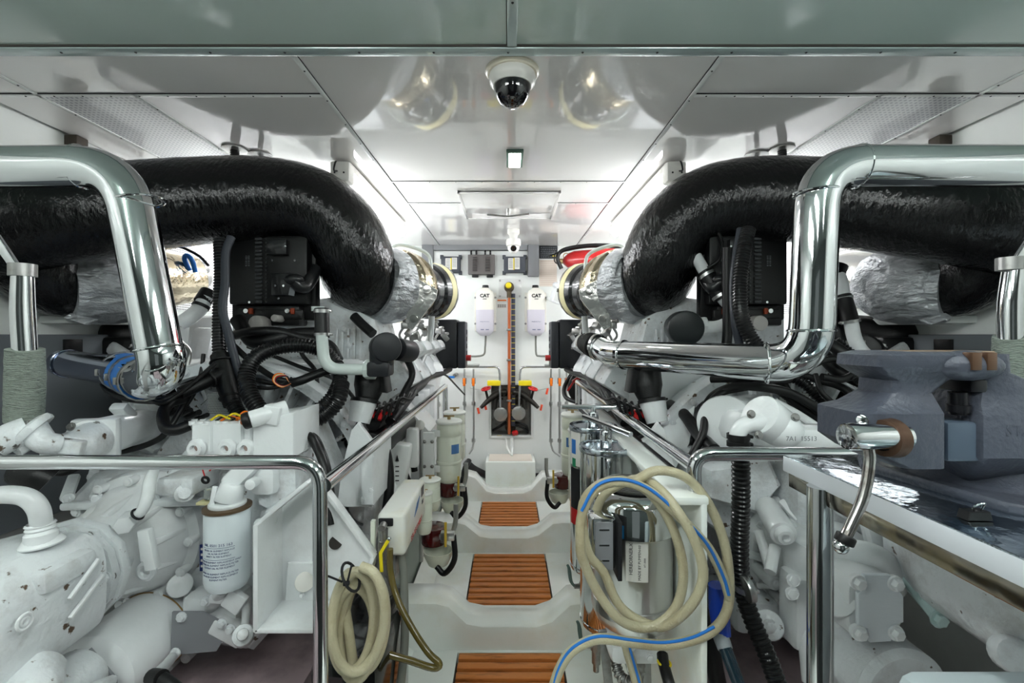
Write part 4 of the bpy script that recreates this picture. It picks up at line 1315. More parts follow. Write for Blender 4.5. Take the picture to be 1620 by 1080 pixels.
# ================================================================== RIGHT POLISHED PIPE
t = thing('cooling_pipe', 'polished stainless pipe bending down and then forward over the right engine', 'pipe', P(1200, 600, 1.2), 'polished exhaust pipes')
b = B()
main = bend([P(1690, 263, 1.13), P(1294, 262, 1.15), P(1282, 577, 1.15), P(984, 561, 1.68)], [.115, .11], 14)
b.tube(main, .0505, 32, n=1)
b.build('pipe', CHROME, t)
b = B(); b.tube([P(990, 561, 1.66), P(965, 558, 1.76), P(948, 549, 1.86), P(940, 545, 1.93)], [.048, .049, .044, .038], 28, n=5); b.build('elbow', CHROME, t)
b = B()
for p, a in ((P(1357, 263, 1.15), V(1, 0, 0)), (P(1291, 305, 1.15), V(0, 0, 1)), (P(1283, 523, 1.15), V(0, 0, 1)), (P(1213, 574, 1.19), V(1, -.4, 0)), (P(988, 561, 1.67), V(-1, 1.2, 0))):
    b.ring(p, a, .0515, .0035, 32)
b.build('weld_ring', CHROME, t)
b = B(); b.tube([P(944, 548, 1.88), P(936, 545, 1.96), P(928, 542, 2.06)], [.05, .048, .042], 24, n=3, corr=(.02, .003)); b.build('hose_sleeve', RUBBER, t)
b = B(); b.tube([P(930, 543, 2.03), P(921, 540, 2.14)], .035, 22, n=1); clamp(b, P(945, 549, 1.87), V(-1, 1.2, 0), .052); clamp(b, P(932, 544, 2.0), V(-1, 1.2, 0), .048); b.build('clamp', STEEL, t)
# ================================================================== LEFT GEARBOX AND FOREGROUND
def hexplug(b, p, axis, r):
    axis = Vector(axis).normalized(); p = Vector(p)
    b.lathe([(0, 0), (r * 1.45, 0), (r * 1.45, .006), (r * 1.15, .012), (r * 1.1, .016), (r * .62, .017), (r * .55, .008), (0, .006)], p, axis, 22)

t = thing('marine_gearbox', 'white painted gearbox in front of the left engine, behind the horizontal rail', 'gearbox', V(-.8, 1.3, .1), 'marine gearboxes')
b = B()
b.prism([P(300, 700, 1.32), P(462, 680, 1.32), P(500, 770, 1.32), P(500, 860, 1.32), P(440, 985, 1.32), P(395, 1035, 1.32), P(300, 1020, 1.32), P(215, 940, 1.32), P(205, 800, 1.32)], (0, .26, 0), .02)
b.prism([P(95, 800, 1.34), P(140, 752, 1.34), P(325, 738, 1.34), P(340, 830, 1.34), P(300, 900, 1.34), P(160, 880, 1.34)], (0, .24, 0), .02)
b.prism([P(410, 660, 1.24), P(466, 655, 1.24), P(470, 790, 1.24), P(425, 808, 1.24), P(408, 800, 1.24)], (0, .12, 0), .006)
b.obox(P(425, 810, 1.24), P(497, 762, 1.26), .05, .024, .008, up=(0, 0, 1))
b.box(P(452, 850, 1.30), (.11, .10, .20), .02)
b.build('casing', CAST, t)
b = B()
for k in range(5):
    b.obox(P(118 + k * 46, 752 + 2 * k, 1.36), P(104 + k * 46, 790, 1.28), .030, .02, .008, up=(0, 0, 1))
    b.cyl(P(110 + k * 46, 786, 1.32), P(108 + k * 46, 788, 1.27), .015, seg=20, bev=.004); b.hexbolt(P(108 + k * 46, 788, 1.27), (0, -1, 0), .010, .008)
b.obox(P(100, 800, 1.27), P(320, 792, 1.27), .03, .022, .008, up=(0, 0, 1))
b.cyl(P(292, 778, 1.32), P(292, 780, 1.20), .026, .024, 24, .005); b.cyl(P(292, 780, 1.2), P(292, 780, 1.19), .014, seg=18)
b.box(P(300, 760, 1.26), (.10, .12, .05), .012)
b.build('rib', CAST, t)
# control valve block with three hexagon plugs
b = B()
b.prism([P(301, 720, 1.20), P(301, 672, 1.20), P(398, 668, 1.20), P(398, 720, 1.20)], (0, .15, 0), .006)
b.prism([P(398, 722, 1.19), P(398, 664, 1.19), P(466, 652, 1.19), P(466, 722, 1.19)], (0, .16, 0), .006)
b.box(P(383, 688, 1.195), (.004, .02, .08)); b.box(P(335, 690, 1.198), (.004, .02, .08))
for k in range(7):
    b.cyl(P(304 + k * 13, 672, 1.22), P(304 + k * 13, 666, 1.22), .008, seg=12); b.cyl(P(308 + k * 13, 670, 1.30), P(308 + k * 13, 663, 1.30), .008, seg=12)
b.build('valve_block', WHITE, t)
b = B()
for x in (313, 361, 391):
    b.cut(); b.mat(0); hexplug(b, P(x, 708, 1.198), (0, -1, 0), .017); b.mat(1); b.lathe([(0, 0), (.0095, 0), (.0095, .001), (0, .001)], P(x, 708, 1.184), (0, -1, 0), 6)
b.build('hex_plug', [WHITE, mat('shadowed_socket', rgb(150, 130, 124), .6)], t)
b = B(); b.cyl(P(395, 664, 1.17), P(455, 645, 1.22), .022, seg=22, bev=.004); b.box(P(433, 655, 1.2), (.045, .04, .05), .006, rot=(0, .2, 0)); b.mat(1); b.cyl(P(385, 667, 1.165), P(397, 663, 1.17), .0215, seg=22, bev=.004)
b.mat(2); b.sphere(P(386, 667, 1.155), .009, 10)
b.build('solenoid', [WHITE, RUBBER, COPPER], t)
b = B()
random.seed(5)
for k in range(9):
    x = 333 + k * 8; m_ = 0
    p0 = P(x, 664 + random.uniform(-3, 3), 1.24); p1 = P(x + 14, 655 + random.uniform(-5, 4), 1.26); p2 = P(x + 30, 662, 1.22)
    b.mat(k % 3); b.tube([p0, p1, p2], .003, 6)
b.build('wire', [YEL, RUBBER, ORANGE], t)
# embossed emblem and small sight glass
b = B(); c = P(365, 757, 1.315); b.ring(c, (0, 1, 0), .034, .0025, 32); text_into(b, 'ZF', c + V(0, -.003, 0), (1, 0, 0), (0, 0, 1), .040, .005); b.build('emblem', WHITE, t)
b = B(); b.cyl(P(333, 788, 1.22), P(333, 772, 1.22), .016, seg=16, bev=.003); b.mat(1); b.box(P(335, 793, 1.22), (.06, .04, .008), .002); b.build('breather', [CLEAR, CREAM], t)
b = B(); b.ring(P(325, 759, 1.17), (0, 1, .2), .008, .0035, 16); b.build('seal_ring', RUBBER, t)
b = B(); b.tube([P(325, 757, 1.17), P(321, 744, 1.18), P(319, 735, 1.2)], .0018, 5); b.tube([P(331, 745, 1.17), P(338, 738, 1.18)], .0018, 5); b.build('red_wire', RED, t)
# output housing coming towards the camera
ox, oz = -1.06, .625
b = B()
b.lathe([(0, 0), (.182, 0), (.186, .02), (.178, .045), (.155, .055), (.140, .09), (.115, .14), (.102, .19), (.100, .215), (0, .215)], V(ox, 1.345, oz), (0, -1, 0), 48)
for k in range(10):
    a = 2 * math.pi * k / 10 + .2
    d = V(math.cos(a), 0, math.sin(a)); b.obox(V(ox, 1.295, oz) + d * .14, V(ox, 1.18, oz) + d * .104, .018, .03, .006, up=(1, 0, .3))
b.build('output_housing', WHITE, t)
b = B()
for k in range(12):
    a = 2 * math.pi * k / 12
    d = V(math.cos(a), 0, math.sin(a)); p = V(ox, 1.305, oz) + d * .168
    b.cyl(p, p + V(0, -.035, 0), .012, seg=14, bev=.003); b.hexbolt(p + V(0, -.035, 0), (0, -1, 0), .010, .008)
b.build('stud', WHITE, t)
b = B()
b.lathe([(0, 0), (.125, 0), (.128, .012), (.125, .022), (0, .022)], V(ox, 1.13, oz), (0, -1, 0), 12)
b.lathe([(0, .022), (.118, .024), (.120, .045), (0, .045)], V(ox, 1.13, oz), (0, -1, 0), 12)
b.bolts(V(ox, 1.085, oz), (0, -1, 0), .102, 8, .010, .009)
b.box(P(150, 848, 1.12), (.05, .05, .05), .012); b.box(P(180, 915, 1.14), (.05, .04, .11), .008, rot=(0, .3, 0))
b.ring(P(232, 903, 1.16), (0, 1, 0), .018, .008, 20)
b.build('coupling_flange', CAST, t)
b = B(); b.tube([P(243, 745, 1.20), P(237, 762, 1.16), P(233, 788, 1.13), P(224, 808, 1.12), P(216, 815, 1.12)], [.012, .0145, .0145, .014, .011], 14); b.mat(1); b.ring(P(218, 813, 1.12), P(216, 815, 1.12) - P(224, 808, 1.12), .014, .003, 16); b.build('coolant_pipe', [WHITE, INK], t)
b = B(); b.cyl(P(208, 818, 1.18), P(195, 832, 1.12), .022, seg=6, bev=.004); b.cyl(P(228, 838, 1.14), P(233, 884, 1.14), .014, seg=14); b.box(P(236, 868, 1.12), (.028, .02, .10), .003, rot=(0, -.2, 0)); b.build('bracket', WHITE, t)

# pump body nearest the camera
t = thing('sea_water_pump', 'large white cast pump body at the lower left photo edge', 'pump', V(-.98, .93, .4))
b = B()
secs = []
for (y, w_, h_, dx, dz) in ((1.085, .095, .095, 0, 0), (1.06, .125, .12, 0, .0), (.98, .135, .128, -.01, -.0), (.88, .14, .13, -.02, -.01), (.80, .13, .12, -.03, -.02), (.76, .10, .09, -.03, -.02)):
    sec = []
    for k in range(28):
        a = 2 * math.pi * k / 28
        e = .55
        sec.append((ox + dx + w_ * math.copysign(abs(math.cos(a)) ** e, math.cos(a)), y, oz + dz + h_ * math.copysign(abs(math.sin(a)) ** e, math.sin(a))))
    secs.append(sec)
b.loft(secs)
b.cyl(V(-.96, .92, .52), V(-.905, .86, .50), .050, .046, 26, .010)
b.box(V(-.95, .97, .70), (.05, .12, .05), .015)
b.build('body', CAST, t)
b = B()
b.ring(V(-.914, .86, .66), (1, 0, 0), .014, .003, 20); b.ring(V(-.914, .86, .66), (1, 0, 0), .007, .003, 16)
b.cut(); b.obox(V(-.916, .95, .65), V(-.918, 1.02, .70), .008, .008, .002); b.obox(V(-.915, .95, .61), V(-.917, 1.03, .66), .008, .008, .002)
b.build('casting_mark', WHITE, t)
b = B(); b.tube([P(-30, 785, .93), P(15, 782, .94), P(45, 788, .95), P(62, 808, .96), P(66, 842, .98)], [.016, .018, .0185, .0185, .018], 20); b.lathe([(.023, 0), (.026, .004), (.023, .008), (.026, .012), (.023, .016), (.028, .022), (.028, .04), (0, .04)], P(64, 826, .975), (0.05, 0, -1), 20)
b.cyl(P(66, 848, .98), P(67, 862, .98), .032, .038, 24, .005); b.build('inlet_pipe', WHITE, t)
b = B(); b.bolts(V(ox, 1.092, oz), (0, -1, 0), .11, 6); b.build('bolt', STEELD, t)

# lower drum with studs
t = thing('brake_drum', 'grey white drum with finger studs at the lower left, below the output flange', 'drum', V(-.93, 1.2, .2))
dx_, dz_ = -1.0, .375
b = B(); b.lathe([(0, 0), (.088, 0), (.104, .012), (.108, .03), (.108, .22), (.112, .225), (.112, .245), (.09, .25), (.06, .27), (.05, .34), (0, .34)], V(dx_, 1.08, dz_), (0, 1, 0), 44); b.build('drum', WHITE, t)
b = B()
for k in range(14):
    a = 2 * math.pi * k / 14; d = V(math.cos(a), 0, math.sin(a))
    b.cut(); b.tube([V(dx_, 1.30, dz_) + d * .124, V(dx_, 1.36, dz_) + d * .122, V(dx_, 1.385, dz_) + d * .10], [.014, .014, .010], 10)
b.build('stud', CAST, t)
b = B(); b.prism([V(dx_ + .03, 1.06, dz_ + .10), V(dx_ + .09, 1.06, dz_ + .03), V(dx_ + .09, 1.06, dz_ - .08), V(dx_ - .02, 1.06, dz_ - .10), V(dx_ - .05, 1.06, dz_ + .02)], (0, -.006, 0)); b.build('cover_plate', SHIELD, t)
b = B(); b.ring(V(dx_, 1.27, dz_), (0, 1, 0), .1085, .002, 40); b.build('gasket', mat('ochre_gasket', rgb(150, 118, 70), .6), t)
t = thing('pump_motor', 'pale grey motor housing with black plugs at the bottom left photo edge', 'motor', V(-.95, .9, .3))
b = B(); b.cyl(V(-.985, 1.06, .42), V(-.985, .86, .40), .062, .055, 28, .012); b.box(V(-.985, .90, .37), (.15, .16, .10), .03); b.cyl(V(-.86, 1.0, .34), V(-.86, .84, .35), .046, seg=26, bev=.01); b.obox(V(-.90, 1.04, .41), V(-.93, .9, .46), .02, .03, .006)
b.build('body', CAST, t)
b = B(); b.cyl(V(-.955, .93, .44), V(-.95, .91, .462), .022, seg=18, bev=.004); b.cyl(V(-1.01, .86, .42), V(-1.01, .835, .43), .026, seg=18, bev=.004); b.build('plug', RUBBER, t)
b = B(); b.ring(V(-.86, .90, .346), (0, 1, 0), .046, .0018, 24); b.build('gasket', RUST, t)

# bracket assembly under the filter
t = thing('linkage_bracket', 'white bracket with bolts and a grey shield plate under the oil filter', 'bracket', P(330, 1030, 1.25))
b = B()
b.box(P(345, 965, 1.27), (.15, .08, .11), .012); b.obox(P(333, 940, 1.2), P(383, 945, 1.22), .04, .03, .01, up=(0, 0, 1)); b.cyl(P(335, 958, 1.24), P(352, 930, 1.18), .018, seg=16)
b.box(P(372, 950, 1.18), (.05, .02, .05), .004, rot=(0, .6, 0)); b.box(P(365, 995, 1.22), (.09, .05, .04), .006, rot=(0, .5, 0))
b.cyl(P(285, 925, 1.32), P(285, 925, 1.26), .032, seg=20, bev=.006); b.cyl(P(302, 945, 1.32), P(302, 945, 1.28), .018, seg=16, bev=.004); b.box(P(280, 940, 1.34), (.14, .06, .13), .02)
b.tube([P(372, 935, 1.2), P(388, 955, 1.2), P(388, 985, 1.2), P(385, 1000, 1.19)], .010, 10)
b.build('bracket', WHITE, t)
b = B(); b.prism([P(272, 968, 1.20), P(320, 968, 1.20), P(365, 992, 1.20), P(342, 1030, 1.20), P(270, 1036, 1.20)], (0, .006, 0)); b.build('shield_plate', SHIELD, t)
b = B()
for (x, y, Y) in ((288, 975, 1.2), (278, 1032, 1.19), (352, 985, 1.19), (366, 994, 1.18), (326, 950, 1.2)): b.hexbolt(P(x, y, Y), (0, -1, 0), .010, .012)
b.cyl(P(386, 1008, 1.19), P(384, 1004, 1.12), .024, seg=20, bev=.004); b.cyl(P(384, 1004, 1.12), P(384, 1003, 1.09), .013, seg=14, bev=.003)
b.build('bolt', CAST, t)
b = B(); b.tube([P(245, 1068, 1.02), P(262, 1052, 1.1), P(272, 1040, 1.16)], .012, 12); b.mat(1); b.cyl(P(240, 1070, 1.0), P(256, 1072, .98), .016, seg=14); b.tube([P(256, 1072, .98), P(275, 1085, .97), P(300, 1110, .96)], .012, 10); b.build('sensor', [WHITE, RUBBER], t)

# oil filter with print
t = thing('oil_filter', 'white spin-on oil filter with blue printing on the left gearbox', 'oil filter', P(360, 932, 1.18))
fx, fy, fr = P(360, 0, 1.18).x, 1.18, .0535
z0, z1 = P(0, 932, 1.165).z, P(0, 806, 1.165).z
b = B(); b.lathe([(0, 0), (.030, .0), (.046, .004), (fr - .002, .016), (fr, .024), (fr, z1 - z0 - .008), (fr - .004, z1 - z0), (0, z1 - z0)], V(fx, fy, z0), (0, 0, 1), 48); b.build('canister', mat('white_filter_can', rgb(226, 234, 238), .28, coat=.3), t)
b = B(); b.lathe([(fr - .004, 0), (fr + .003, .001), (fr + .003, .007), (fr - .004, .009), (0, .009)], V(fx, fy, z1 - .002), (0, 0, 1), 48); b.build('rim', mat('brown_rim', rgb(112, 92, 70), .4, metal=.5), t)
b = B(); b.cyl(V(fx, fy, z1 + .006), V(fx, fy, z1 + .016), .044, seg=32, bev=.003); b.cyl(V(fx, fy, z1 + .014), V(fx + .01, fy + .01, z1 + .06), .034, .03, 24, .006)
b.obox(V(fx - .01, fy + .02, z1 + .05), V(fx + .055, fy + .03, z1 + .115), .05, .05, .014, up=(0, 1, 0)); b.box(V(fx + .07, fy + .08, z1 + .06), (.07, .10, .09), .02)
b.cyl(V(fx + .062, fy + .02, z1 + .062), V(fx + .064, fy - .012, z1 + .062), .014, seg=18, bev=.003); b.obox(V(fx - .028, fy - .02, z1 + .01), V(fx - .022, fy - .015, z1 + .06), .012, .008, .002)
b.build('head', WHITE, t)
b = B()
def wrapf(zc, x0=0.0):
    def f(v):
        a = (v.x + x0) / fr - math.pi / 2 + .10
        r = fr + .0004 + v.z
        return V(fx + math.cos(a) * r, fy + math.sin(a) * r, zc + v.y)
    return f
zt = z0 + (z1 - z0) * .63
text_into(b, 'NR. 0501 215 163', None or (0, 0, 0), (1, 0, 0), (0, 1, 0), .0095, .0003, wrap=wrapf(zt))
random.seed(3)
words_ = ['FILTER OIL ELEMENT REPLACE', 'OIL FILTER ELEMENT', 'SAFETY FILTER ELEMENT', '', 'OIL FILTER ELEMENT REPLACEMENT ONLY', 'FILTER OIL ELEMENT REPLACE FILTER', 'ELEMENT OIL FILTER ELEMENT', '', 'FILTER OIL ELEMENT REPLACE FILTER', 'OIL FILTER ELEMENT REPLACEMENT', 'ELEMENT FILTER']
for k, w_ in enumerate(words_):
    if w_: text_into(b, w_, (0, 0, 0), (1, 0, 0), (0, 1, 0), .0056, .0003, wrap=wrapf(zt - .013 - k * .0072, .002))
for zq in (zt - .007, zt - .036):
    n = 18
    for k in range(n):
        a0 = -math.pi / 2 + .10 + (-.75 + 1.5 * k / n); a1 = a0 + 1.5 / n
        q = [V(fx + math.cos(a) * (fr + .0006), fy + math.sin(a) * (fr + .0006), zq + dz) for a, dz in ((a0, 0), (a1, 0), (a1, .0009), (a0, .0009))]
        b._add(q, [[0, 1, 2, 3]])
b.build('print', INKB, t)
b = B(); b.box(P(323, 882, 1.30), (.024, .003, .075), 0); b.mat(1)
for k in range(4): b.box(P(323, 868 + k * 9, 1.298), (.018, .003, .006), 0)
tag(b.build('rating_label', [NAVY, LABELW]), 'small navy label on the gearbox wall behind the oil filter', 'label')

# oil cooler
def oil_cooler(flip, label, off=V(0, 0, 0)):
    def Q(px, py, Y):
        v = P(px, py, Y)
        if flip: v.x *= -1
        return v + off
    t = thing('oil_cooler', label, 'oil cooler', Q(150, 720, 1.3))
    b = B()
    b.cyl(Q(155, 692, 1.28), Q(262, 664, 1.66), .054, seg=36, bev=.012); b.ring(Q(245, 668, 1.60), Q(262, 664, 1.66) - Q(155, 692, 1.28), .054, .004)
    for k in (.28, .62):
        p = Q(155, 692, 1.28).lerp(Q(262, 664, 1.66), k); b.obox(p + V(0, 0, .05), p + V(0, .02, .07), .05, .06, .008)
    b.build('shell', WHITE, t)
    b = B(); b.obox(Q(146, 696, 1.255), Q(158, 692, 1.285), .115, .115, .010); b.ring(Q(140, 698, 1.25), Q(262, 664, 1.66) - Q(155, 692, 1.28), .052, .008); b.build('flange', WHITE, t)
    b = B(); b.tube([Q(146, 697, 1.25), Q(125, 704, 1.20), Q(100, 708, 1.17), Q(75, 706, 1.14)], [.052, .048, .040, .028], 26)
    b.tube([Q(92, 702, 1.12), Q(72, 700, 1.1), Q(60, 690, 1.1), Q(50, 682, 1.1)], [.024, .026, .028, .034], 20)
    b.lathe([(0, 0), (.048, 0), (.050, .006), (.048, .016), (.036, .022), (0, .022)], Q(56, 684, 1.11), Q(38, 674, 1.10) - Q(56, 684, 1.11), 30)
    b.tube([Q(46, 680, 1.1), Q(20, 690, 1.08), Q(-8, 705, 1.06)], [.034, .034, .03], 20)
    b.cyl(Q(24, 712, 1.08), Q(42, 702, 1.10), .018, seg=12, bev=.003)
    b.box(Q(112, 706, 1.13), (.055, .03, .035), .006, rot=(0, .2, .3))
    b.build('end_housing', CAST, t)
    b = B()
    for (x, y, Y) in ((44, 671, 1.09), (25, 703, 1.07), (113, 675, 1.15), (152, 672, 1.25)): b.hexbolt(Q(x, y, Y), (0, -1, .4), .008, .008)
    b.build('bolt', STEELD, t)
    b = B()
    p = Q(205, 684, 1.42); text_into(b, 'DANGER  -  CAUTION', p + V(.0, -.052, .02), (.55, .8, .02), (-.1, 0, 1), .012); b.build('stamp', INKG, t)
    return t
oil_cooler(False, 'white cylindrical oil cooler above the left rail with elbow end')

# cast mounting bracket near the rail post
t = thing('mounting_bracket', 'white welded mounting bracket with a round hole behind the left rail post', 'bracket', P(500, 975, 1.18))
b = B(); b.prism([P(428, 815, 1.2), P(500, 752, 1.2), P(592, 876, 1.2), P(588, 892, 1.2), P(560, 905, 1.2), P(510, 972, 1.2), P(428, 972, 1.2)], (0, .016, 0), .002); b.build('plate', WHITE, t)
b = B()
b.obox(P(425, 815, 1.13), P(425, 976, 1.13), .012, .12, .002, up=(0, 1, 0)); b.obox(P(424, 974, 1.13), P(512, 974, 1.13), .010, .12, .002, up=(0, 1, 0))
b.obox(P(428, 812, 1.14), P(500, 753, 1.14), .010, .10, .002, up=(0, 1, 0)); b.obox(P(500, 753, 1.2), P(592, 878, 1.2), .010, .03, .002, up=(0, 1, 0)); b.obox(P(592, 878, 1.2), P(586, 895, 1.2), .010, .03, .002, up=(0, 1, 0))
b.prism([P(455, 890, 1.19), P(500, 890, 1.19), P(500, 955, 1.19), P(450, 960, 1.19)], (0, .01, 0), .002)
b.tube([P(430, 822, 1.15), P(422, 828, 1.17), P(410, 828, 1.2)], .014, 12); b.tube([P(428, 930, 1.15), P(412, 930, 1.2)], .016, 12, n=1)
b.build('flange', WHITE, t)
b = B(); b.cyl(P(531, 858, 1.199), P(531, 858, 1.197), .017, seg=26); b.build('hole', mat('hole_dark', rgb(48, 44, 42), .8), t)
b = B(); b.cyl(P(482, 920, 1.184), P(482, 920, 1.178), .024, seg=28, bev=.002); b.build('cap', LABELW, t)
b = B()
for (x, y) in ((497, 905), (478, 940), (440, 845)): b.hexbolt(P(x, y, 1.18), (0, -1, 0), .006, .008)
b.build('bolt', WHITE, t)

# black tank in the bilge behind the coil
b = B(); b.box(V(-.37, 1.18, .30), (.16, .34, .34), .03); b.box(V(-.37, 1.04, .20), (.12, .05, .12), .01); b.cyl(P(545, 975, 1.1), P(545, 972, 1.02), .012, seg=10)
tag(b.build('black_tank', mat('glossy_black_tank', rgb(14, 15, 16), .15, coat=.6)), 'glossy black tank in the bilge behind the left hose coil', 'tank')

# ---------------- handrails
t = thing('handrail', 'polished tube handrail on the left with a sloping rail along the walkway', 'handrail', V(-.373, .9, 0), 'handrails')
b = B(); b.tube(bend([P(-120, 731, .9), P(506, 731, .9), P(509, 1400, .9)], .052, 10), .0140, 22, n=1); b.build('front_rail', CHROME2, t)
b = B(); b.tube([P(512, 768, .90), P(704, 611, 2.66)], .0150, 22, n=1); b.build('sloping_rail', CHROME2, t)
b = B(); b.tube([P(704, 609, 2.66), V(P(708, 600, 2.66).x, 2.66, .0)], .0150, 18, n=1); b.build('far_post', CHROME2, t)
t = thing('handrail', 'polished tube handrail on the right, passing behind the bench', 'handrail', V(.37, .9, 0), 'handrails')
b = B(); b.tube(bend([P(1700, 718, 1.0), P(1097, 718, 1.0), V(P(1099, 718, 1.0).x, 1.0, .855)], .055, 10), .0152, 22, n=1); b.build('front_rail', CHROME2, t)
b = B(); b.tube([P(1099, 738, 1.0), P(914, 604, 2.62)], .0150, 22, n=1); b.build('sloping_rail', CHROME2, t)
b = B(); b.tube([P(914, 602, 2.62), V(P(914, 600, 2.62).x, 2.62, .0)], .0150, 18, n=1); b.build('far_post', CHROME2, t)

# ---------------- left hose coil
t = thing('hose_coil', 'coil of cream braided hose hung by the left rail post', 'hose', P(565, 1078, .98), 'coiled hoses')
b = B()
pts = []
random.seed(11)
loops = [(566, 984, 47, 88), (560, 978, 33, 74), (556, 1000, 30, 72), (578, 992, 36, 86), (572, 980, 26, 66)]
N = 14
for li, (cx, cy, rx, ry) in enumerate(loops):
    for k in range(N):
        a = 2 * math.pi * k / N - math.pi / 2
        nx = loops[(li + 1) % 5]
        f = k / N
        cxx, cyy = cx * (1 - f) + nx[0] * f, cy * (1 - f) + nx[1] * f
        rxx, ryy = rx * (1 - f) + nx[2] * f, ry * (1 - f) + nx[3] * f
        pts.append(P(cxx + rxx * math.cos(a) + ryy * .06 * math.sin(a) * -1, cyy + ryy * math.sin(a), .955 + .020 * li + .008 * math.sin(a * 2 + li)))
pts += [P(560, 915, 1.0), P(545, 940, 1.01), P(552, 1000, 1.0), P(560, 1060, 1.0), P(566, 1120, 1.0)]
b.tube(pts, .0105, 14, n=4); b.build('hose', HOSEC, t)
b = B(); p = P(555, 912, .955); b.ring(p, (1, 0, .6), .030, .003, 20, .0028); b.obox(p + V(0, -.02, 0), p + V(.012, -.03, .04), .003, .004, .001); b.obox(p + V(-.01, -.02, .0), p + V(-.045, -.02, .014), .003, .004, .001); b.box(p + V(0, -.026, 0), (.012, .01, .008), .002); b.build('cable_tie', INK, t)

# yellow lever valve and its drain hoses below the pump box
t = thing('control_enclosure', 'white boxed pump cover with red writing beside the walkway, above the hoses', 'box', V(-.32, 1.4, .6))
b = B(); b.box((-.322, 1.405, .652), (.078, .31, .118), .012, seg=3); b.build('cover', mat('white_cover', rgb(236, 236, 230), .3, coat=.2, dirt=rgb(220, 205, 120), dscale=6, damt=.35), t)
b = B()
text_into(b, 'SEA RECOVERY', V(-.2822, 1.405, .607), (0, 1, 0), (0, 0, 1), .024); b.build('red_lettering', RED, t)
b = B(); b.prism([V(-.2825, 1.37, .655), V(-.2825, 1.42, .665), V(-.2825, 1.455, .69), V(-.2825, 1.41, .683)], (.001, 0, 0)); b.mat(1); b.box((-.2822, 1.50, .69), (.001, .04, .03)); b.box((-.2822, 1.50, .655), (.001, .02, .012)); b.build('logo', [BLUEL, mat('grey_pic', rgb(96, 92, 92), .5)], t)
b = B(); b.box((-.335, 1.246, .690), (.04, .006, .022), .004); b.build('opening', INK, t)
b = B(); b.obox(V(-.366, 1.235, .70), V(-.366, 1.235, .58), .012, .016, .002); b.build('side_bracket', CANW, t)
t = thing('drain_valve', 'small brass valve with a bent yellow lever under the white pump cover', 'valve', V(-.335, 1.22, .6))
b = B(); b.cyl(V(-.338, 1.235, .688), V(-.338, 1.215, .685), .010, seg=12); b.cyl(V(-.335, 1.225, .68), V(-.335, 1.225, .60), .012, .010, 14); b.lathe([(0, 0), (.014, 0), (.014, .02), (0, .02)], V(-.335, 1.225, .63), (0, 0, 1), 6); b.build('body', STEELD, t)
b = B(); b.obox(V(-.318, 1.212, .658), V(-.338, 1.205, .625), .009, .004, .001, up=(0, 1, 0)); b.obox(V(-.338, 1.205, .627), V(-.335, 1.205, .575), .009, .004, .001, up=(0, 1, 0)); b.build('lever', YEL, t)
b = B(); b.sphere(V(-.317, 1.212, .66), .006, 10); b.build('knob', CHROME2, t)
b = B(); b.tube([P(617, 868, 1.2), P(618, 905, 1.2), P(628, 945, 1.18), P(650, 990, 1.15), P(676, 1030, 1.13), P(694, 1048, 1.12), P(692, 1055, 1.12), P(680, 1055, 1.12), P(650, 1045, 1.12), P(612, 1034, 1.12)], .0085, 12)
tag(b.build('drain_hose', mat('olive_dark_hose', rgb(96, 84, 38), .25, coat=.4)), 'thin olive drain hose bending over the walkway edge', 'hose')
b = B(); b.tube([P(632, 862, 1.3), P(638, 900, 1.28), P(640, 960, 1.24), P(640, 1020, 1.2), P(632, 1100, 1.15)], .011, 12)
tag(b.build('grey_hose', HOSEG), 'grey ribbed hose dropping from the white pump cover', 'hose')
b = B(); b.tube([P(600, 860, 1.32), P(606, 900, 1.3), P(612, 960, 1.28), P(604, 1040, 1.2)], .02, 12); b.box(V(-.34, 1.36, .55), (.05, .16, .08), .01)
tag(b.build('feed_pump', STEELD), 'dark metal pump body under the white pump cover', 'pump')

# ---------------- filter canisters at the walkway (left and, mirrored, right)
def canister(x, y, z0, z1, r, label, blue=True, bandcol=None):
    t = thing('filter_canister', label, 'filter', V(x, y, z0), 'ivory filter canisters')
    b = B(); L = z1 - z0
    b.lathe([(0, 0), (r * .8, 0), (r * .92, .01), (r, .02), (r, L * .30), (r * 1.05, L * .31), (r * 1.05, L * .34), (r, L * .35), (r, L * .72), (r * .97, L * .73), (r * .97, L * .76), (r, L * .77), (r, L * .9), (r * .94, L * .92), (r * .94, L * .95), (0, L * .95)], V(x, y, z0), (0, 0, 1), 36)
    b.build('housing', CANW, t)
    b = B(); b.lathe([(0, 0), (r * 1.05, 0), (r * 1.08, L * .03), (r * 1.0, L * .05), (r * .8, L * .055), (0, L * .055)], V(x, y, z1 - L * .05), (0, 0, 1), 36); b.build('lid', mat('white_lid', rgb(236, 238, 232), .35) if 'white_lid' not in bpy.data.materials else bpy.data.materials['white_lid'], t)
    b = B(); b.cyl(V(x, y, z1), V(x, y, z1 + r * .32), r * .14, seg=10); b.obox(V(x - r * .45, y, z1 + r * .3), V(x + r * .45, y - r * .1, z1 + r * .33), r * .13, r * .13, .001); b.build('tee_handle', BRASS, t)
    if blue:
        b = B()
        for k in range(6):
            a0 = -1.25 + k * .12 if x < 0 else -2.3 + k * .12
            q = [V(x + math.cos(a) * r * 1.008, y + math.sin(a) * r * 1.008, zz) for a, zz in ((a0, z0 + L * .48), (a0 + .12, z0 + L * .48), (a0 + .12, z0 + L * .63), (a0, z0 + L * .63))]
            b._add(q, [[0, 1, 2, 3]])
        b.build('sticker', BLUEL, t)
    return t
canister(-.272, 2.09, .535, .815, .056, 'tall ivory filter canister nearest the left handrail far post')
canister(-.285, 2.42, .54, .80, .056, 'tall ivory filter canister partly hidden behind its twin on the left', False)
canister(-.302, 1.76, .53, .648, .039, 'short ivory filter canister behind the white pump cover', False)
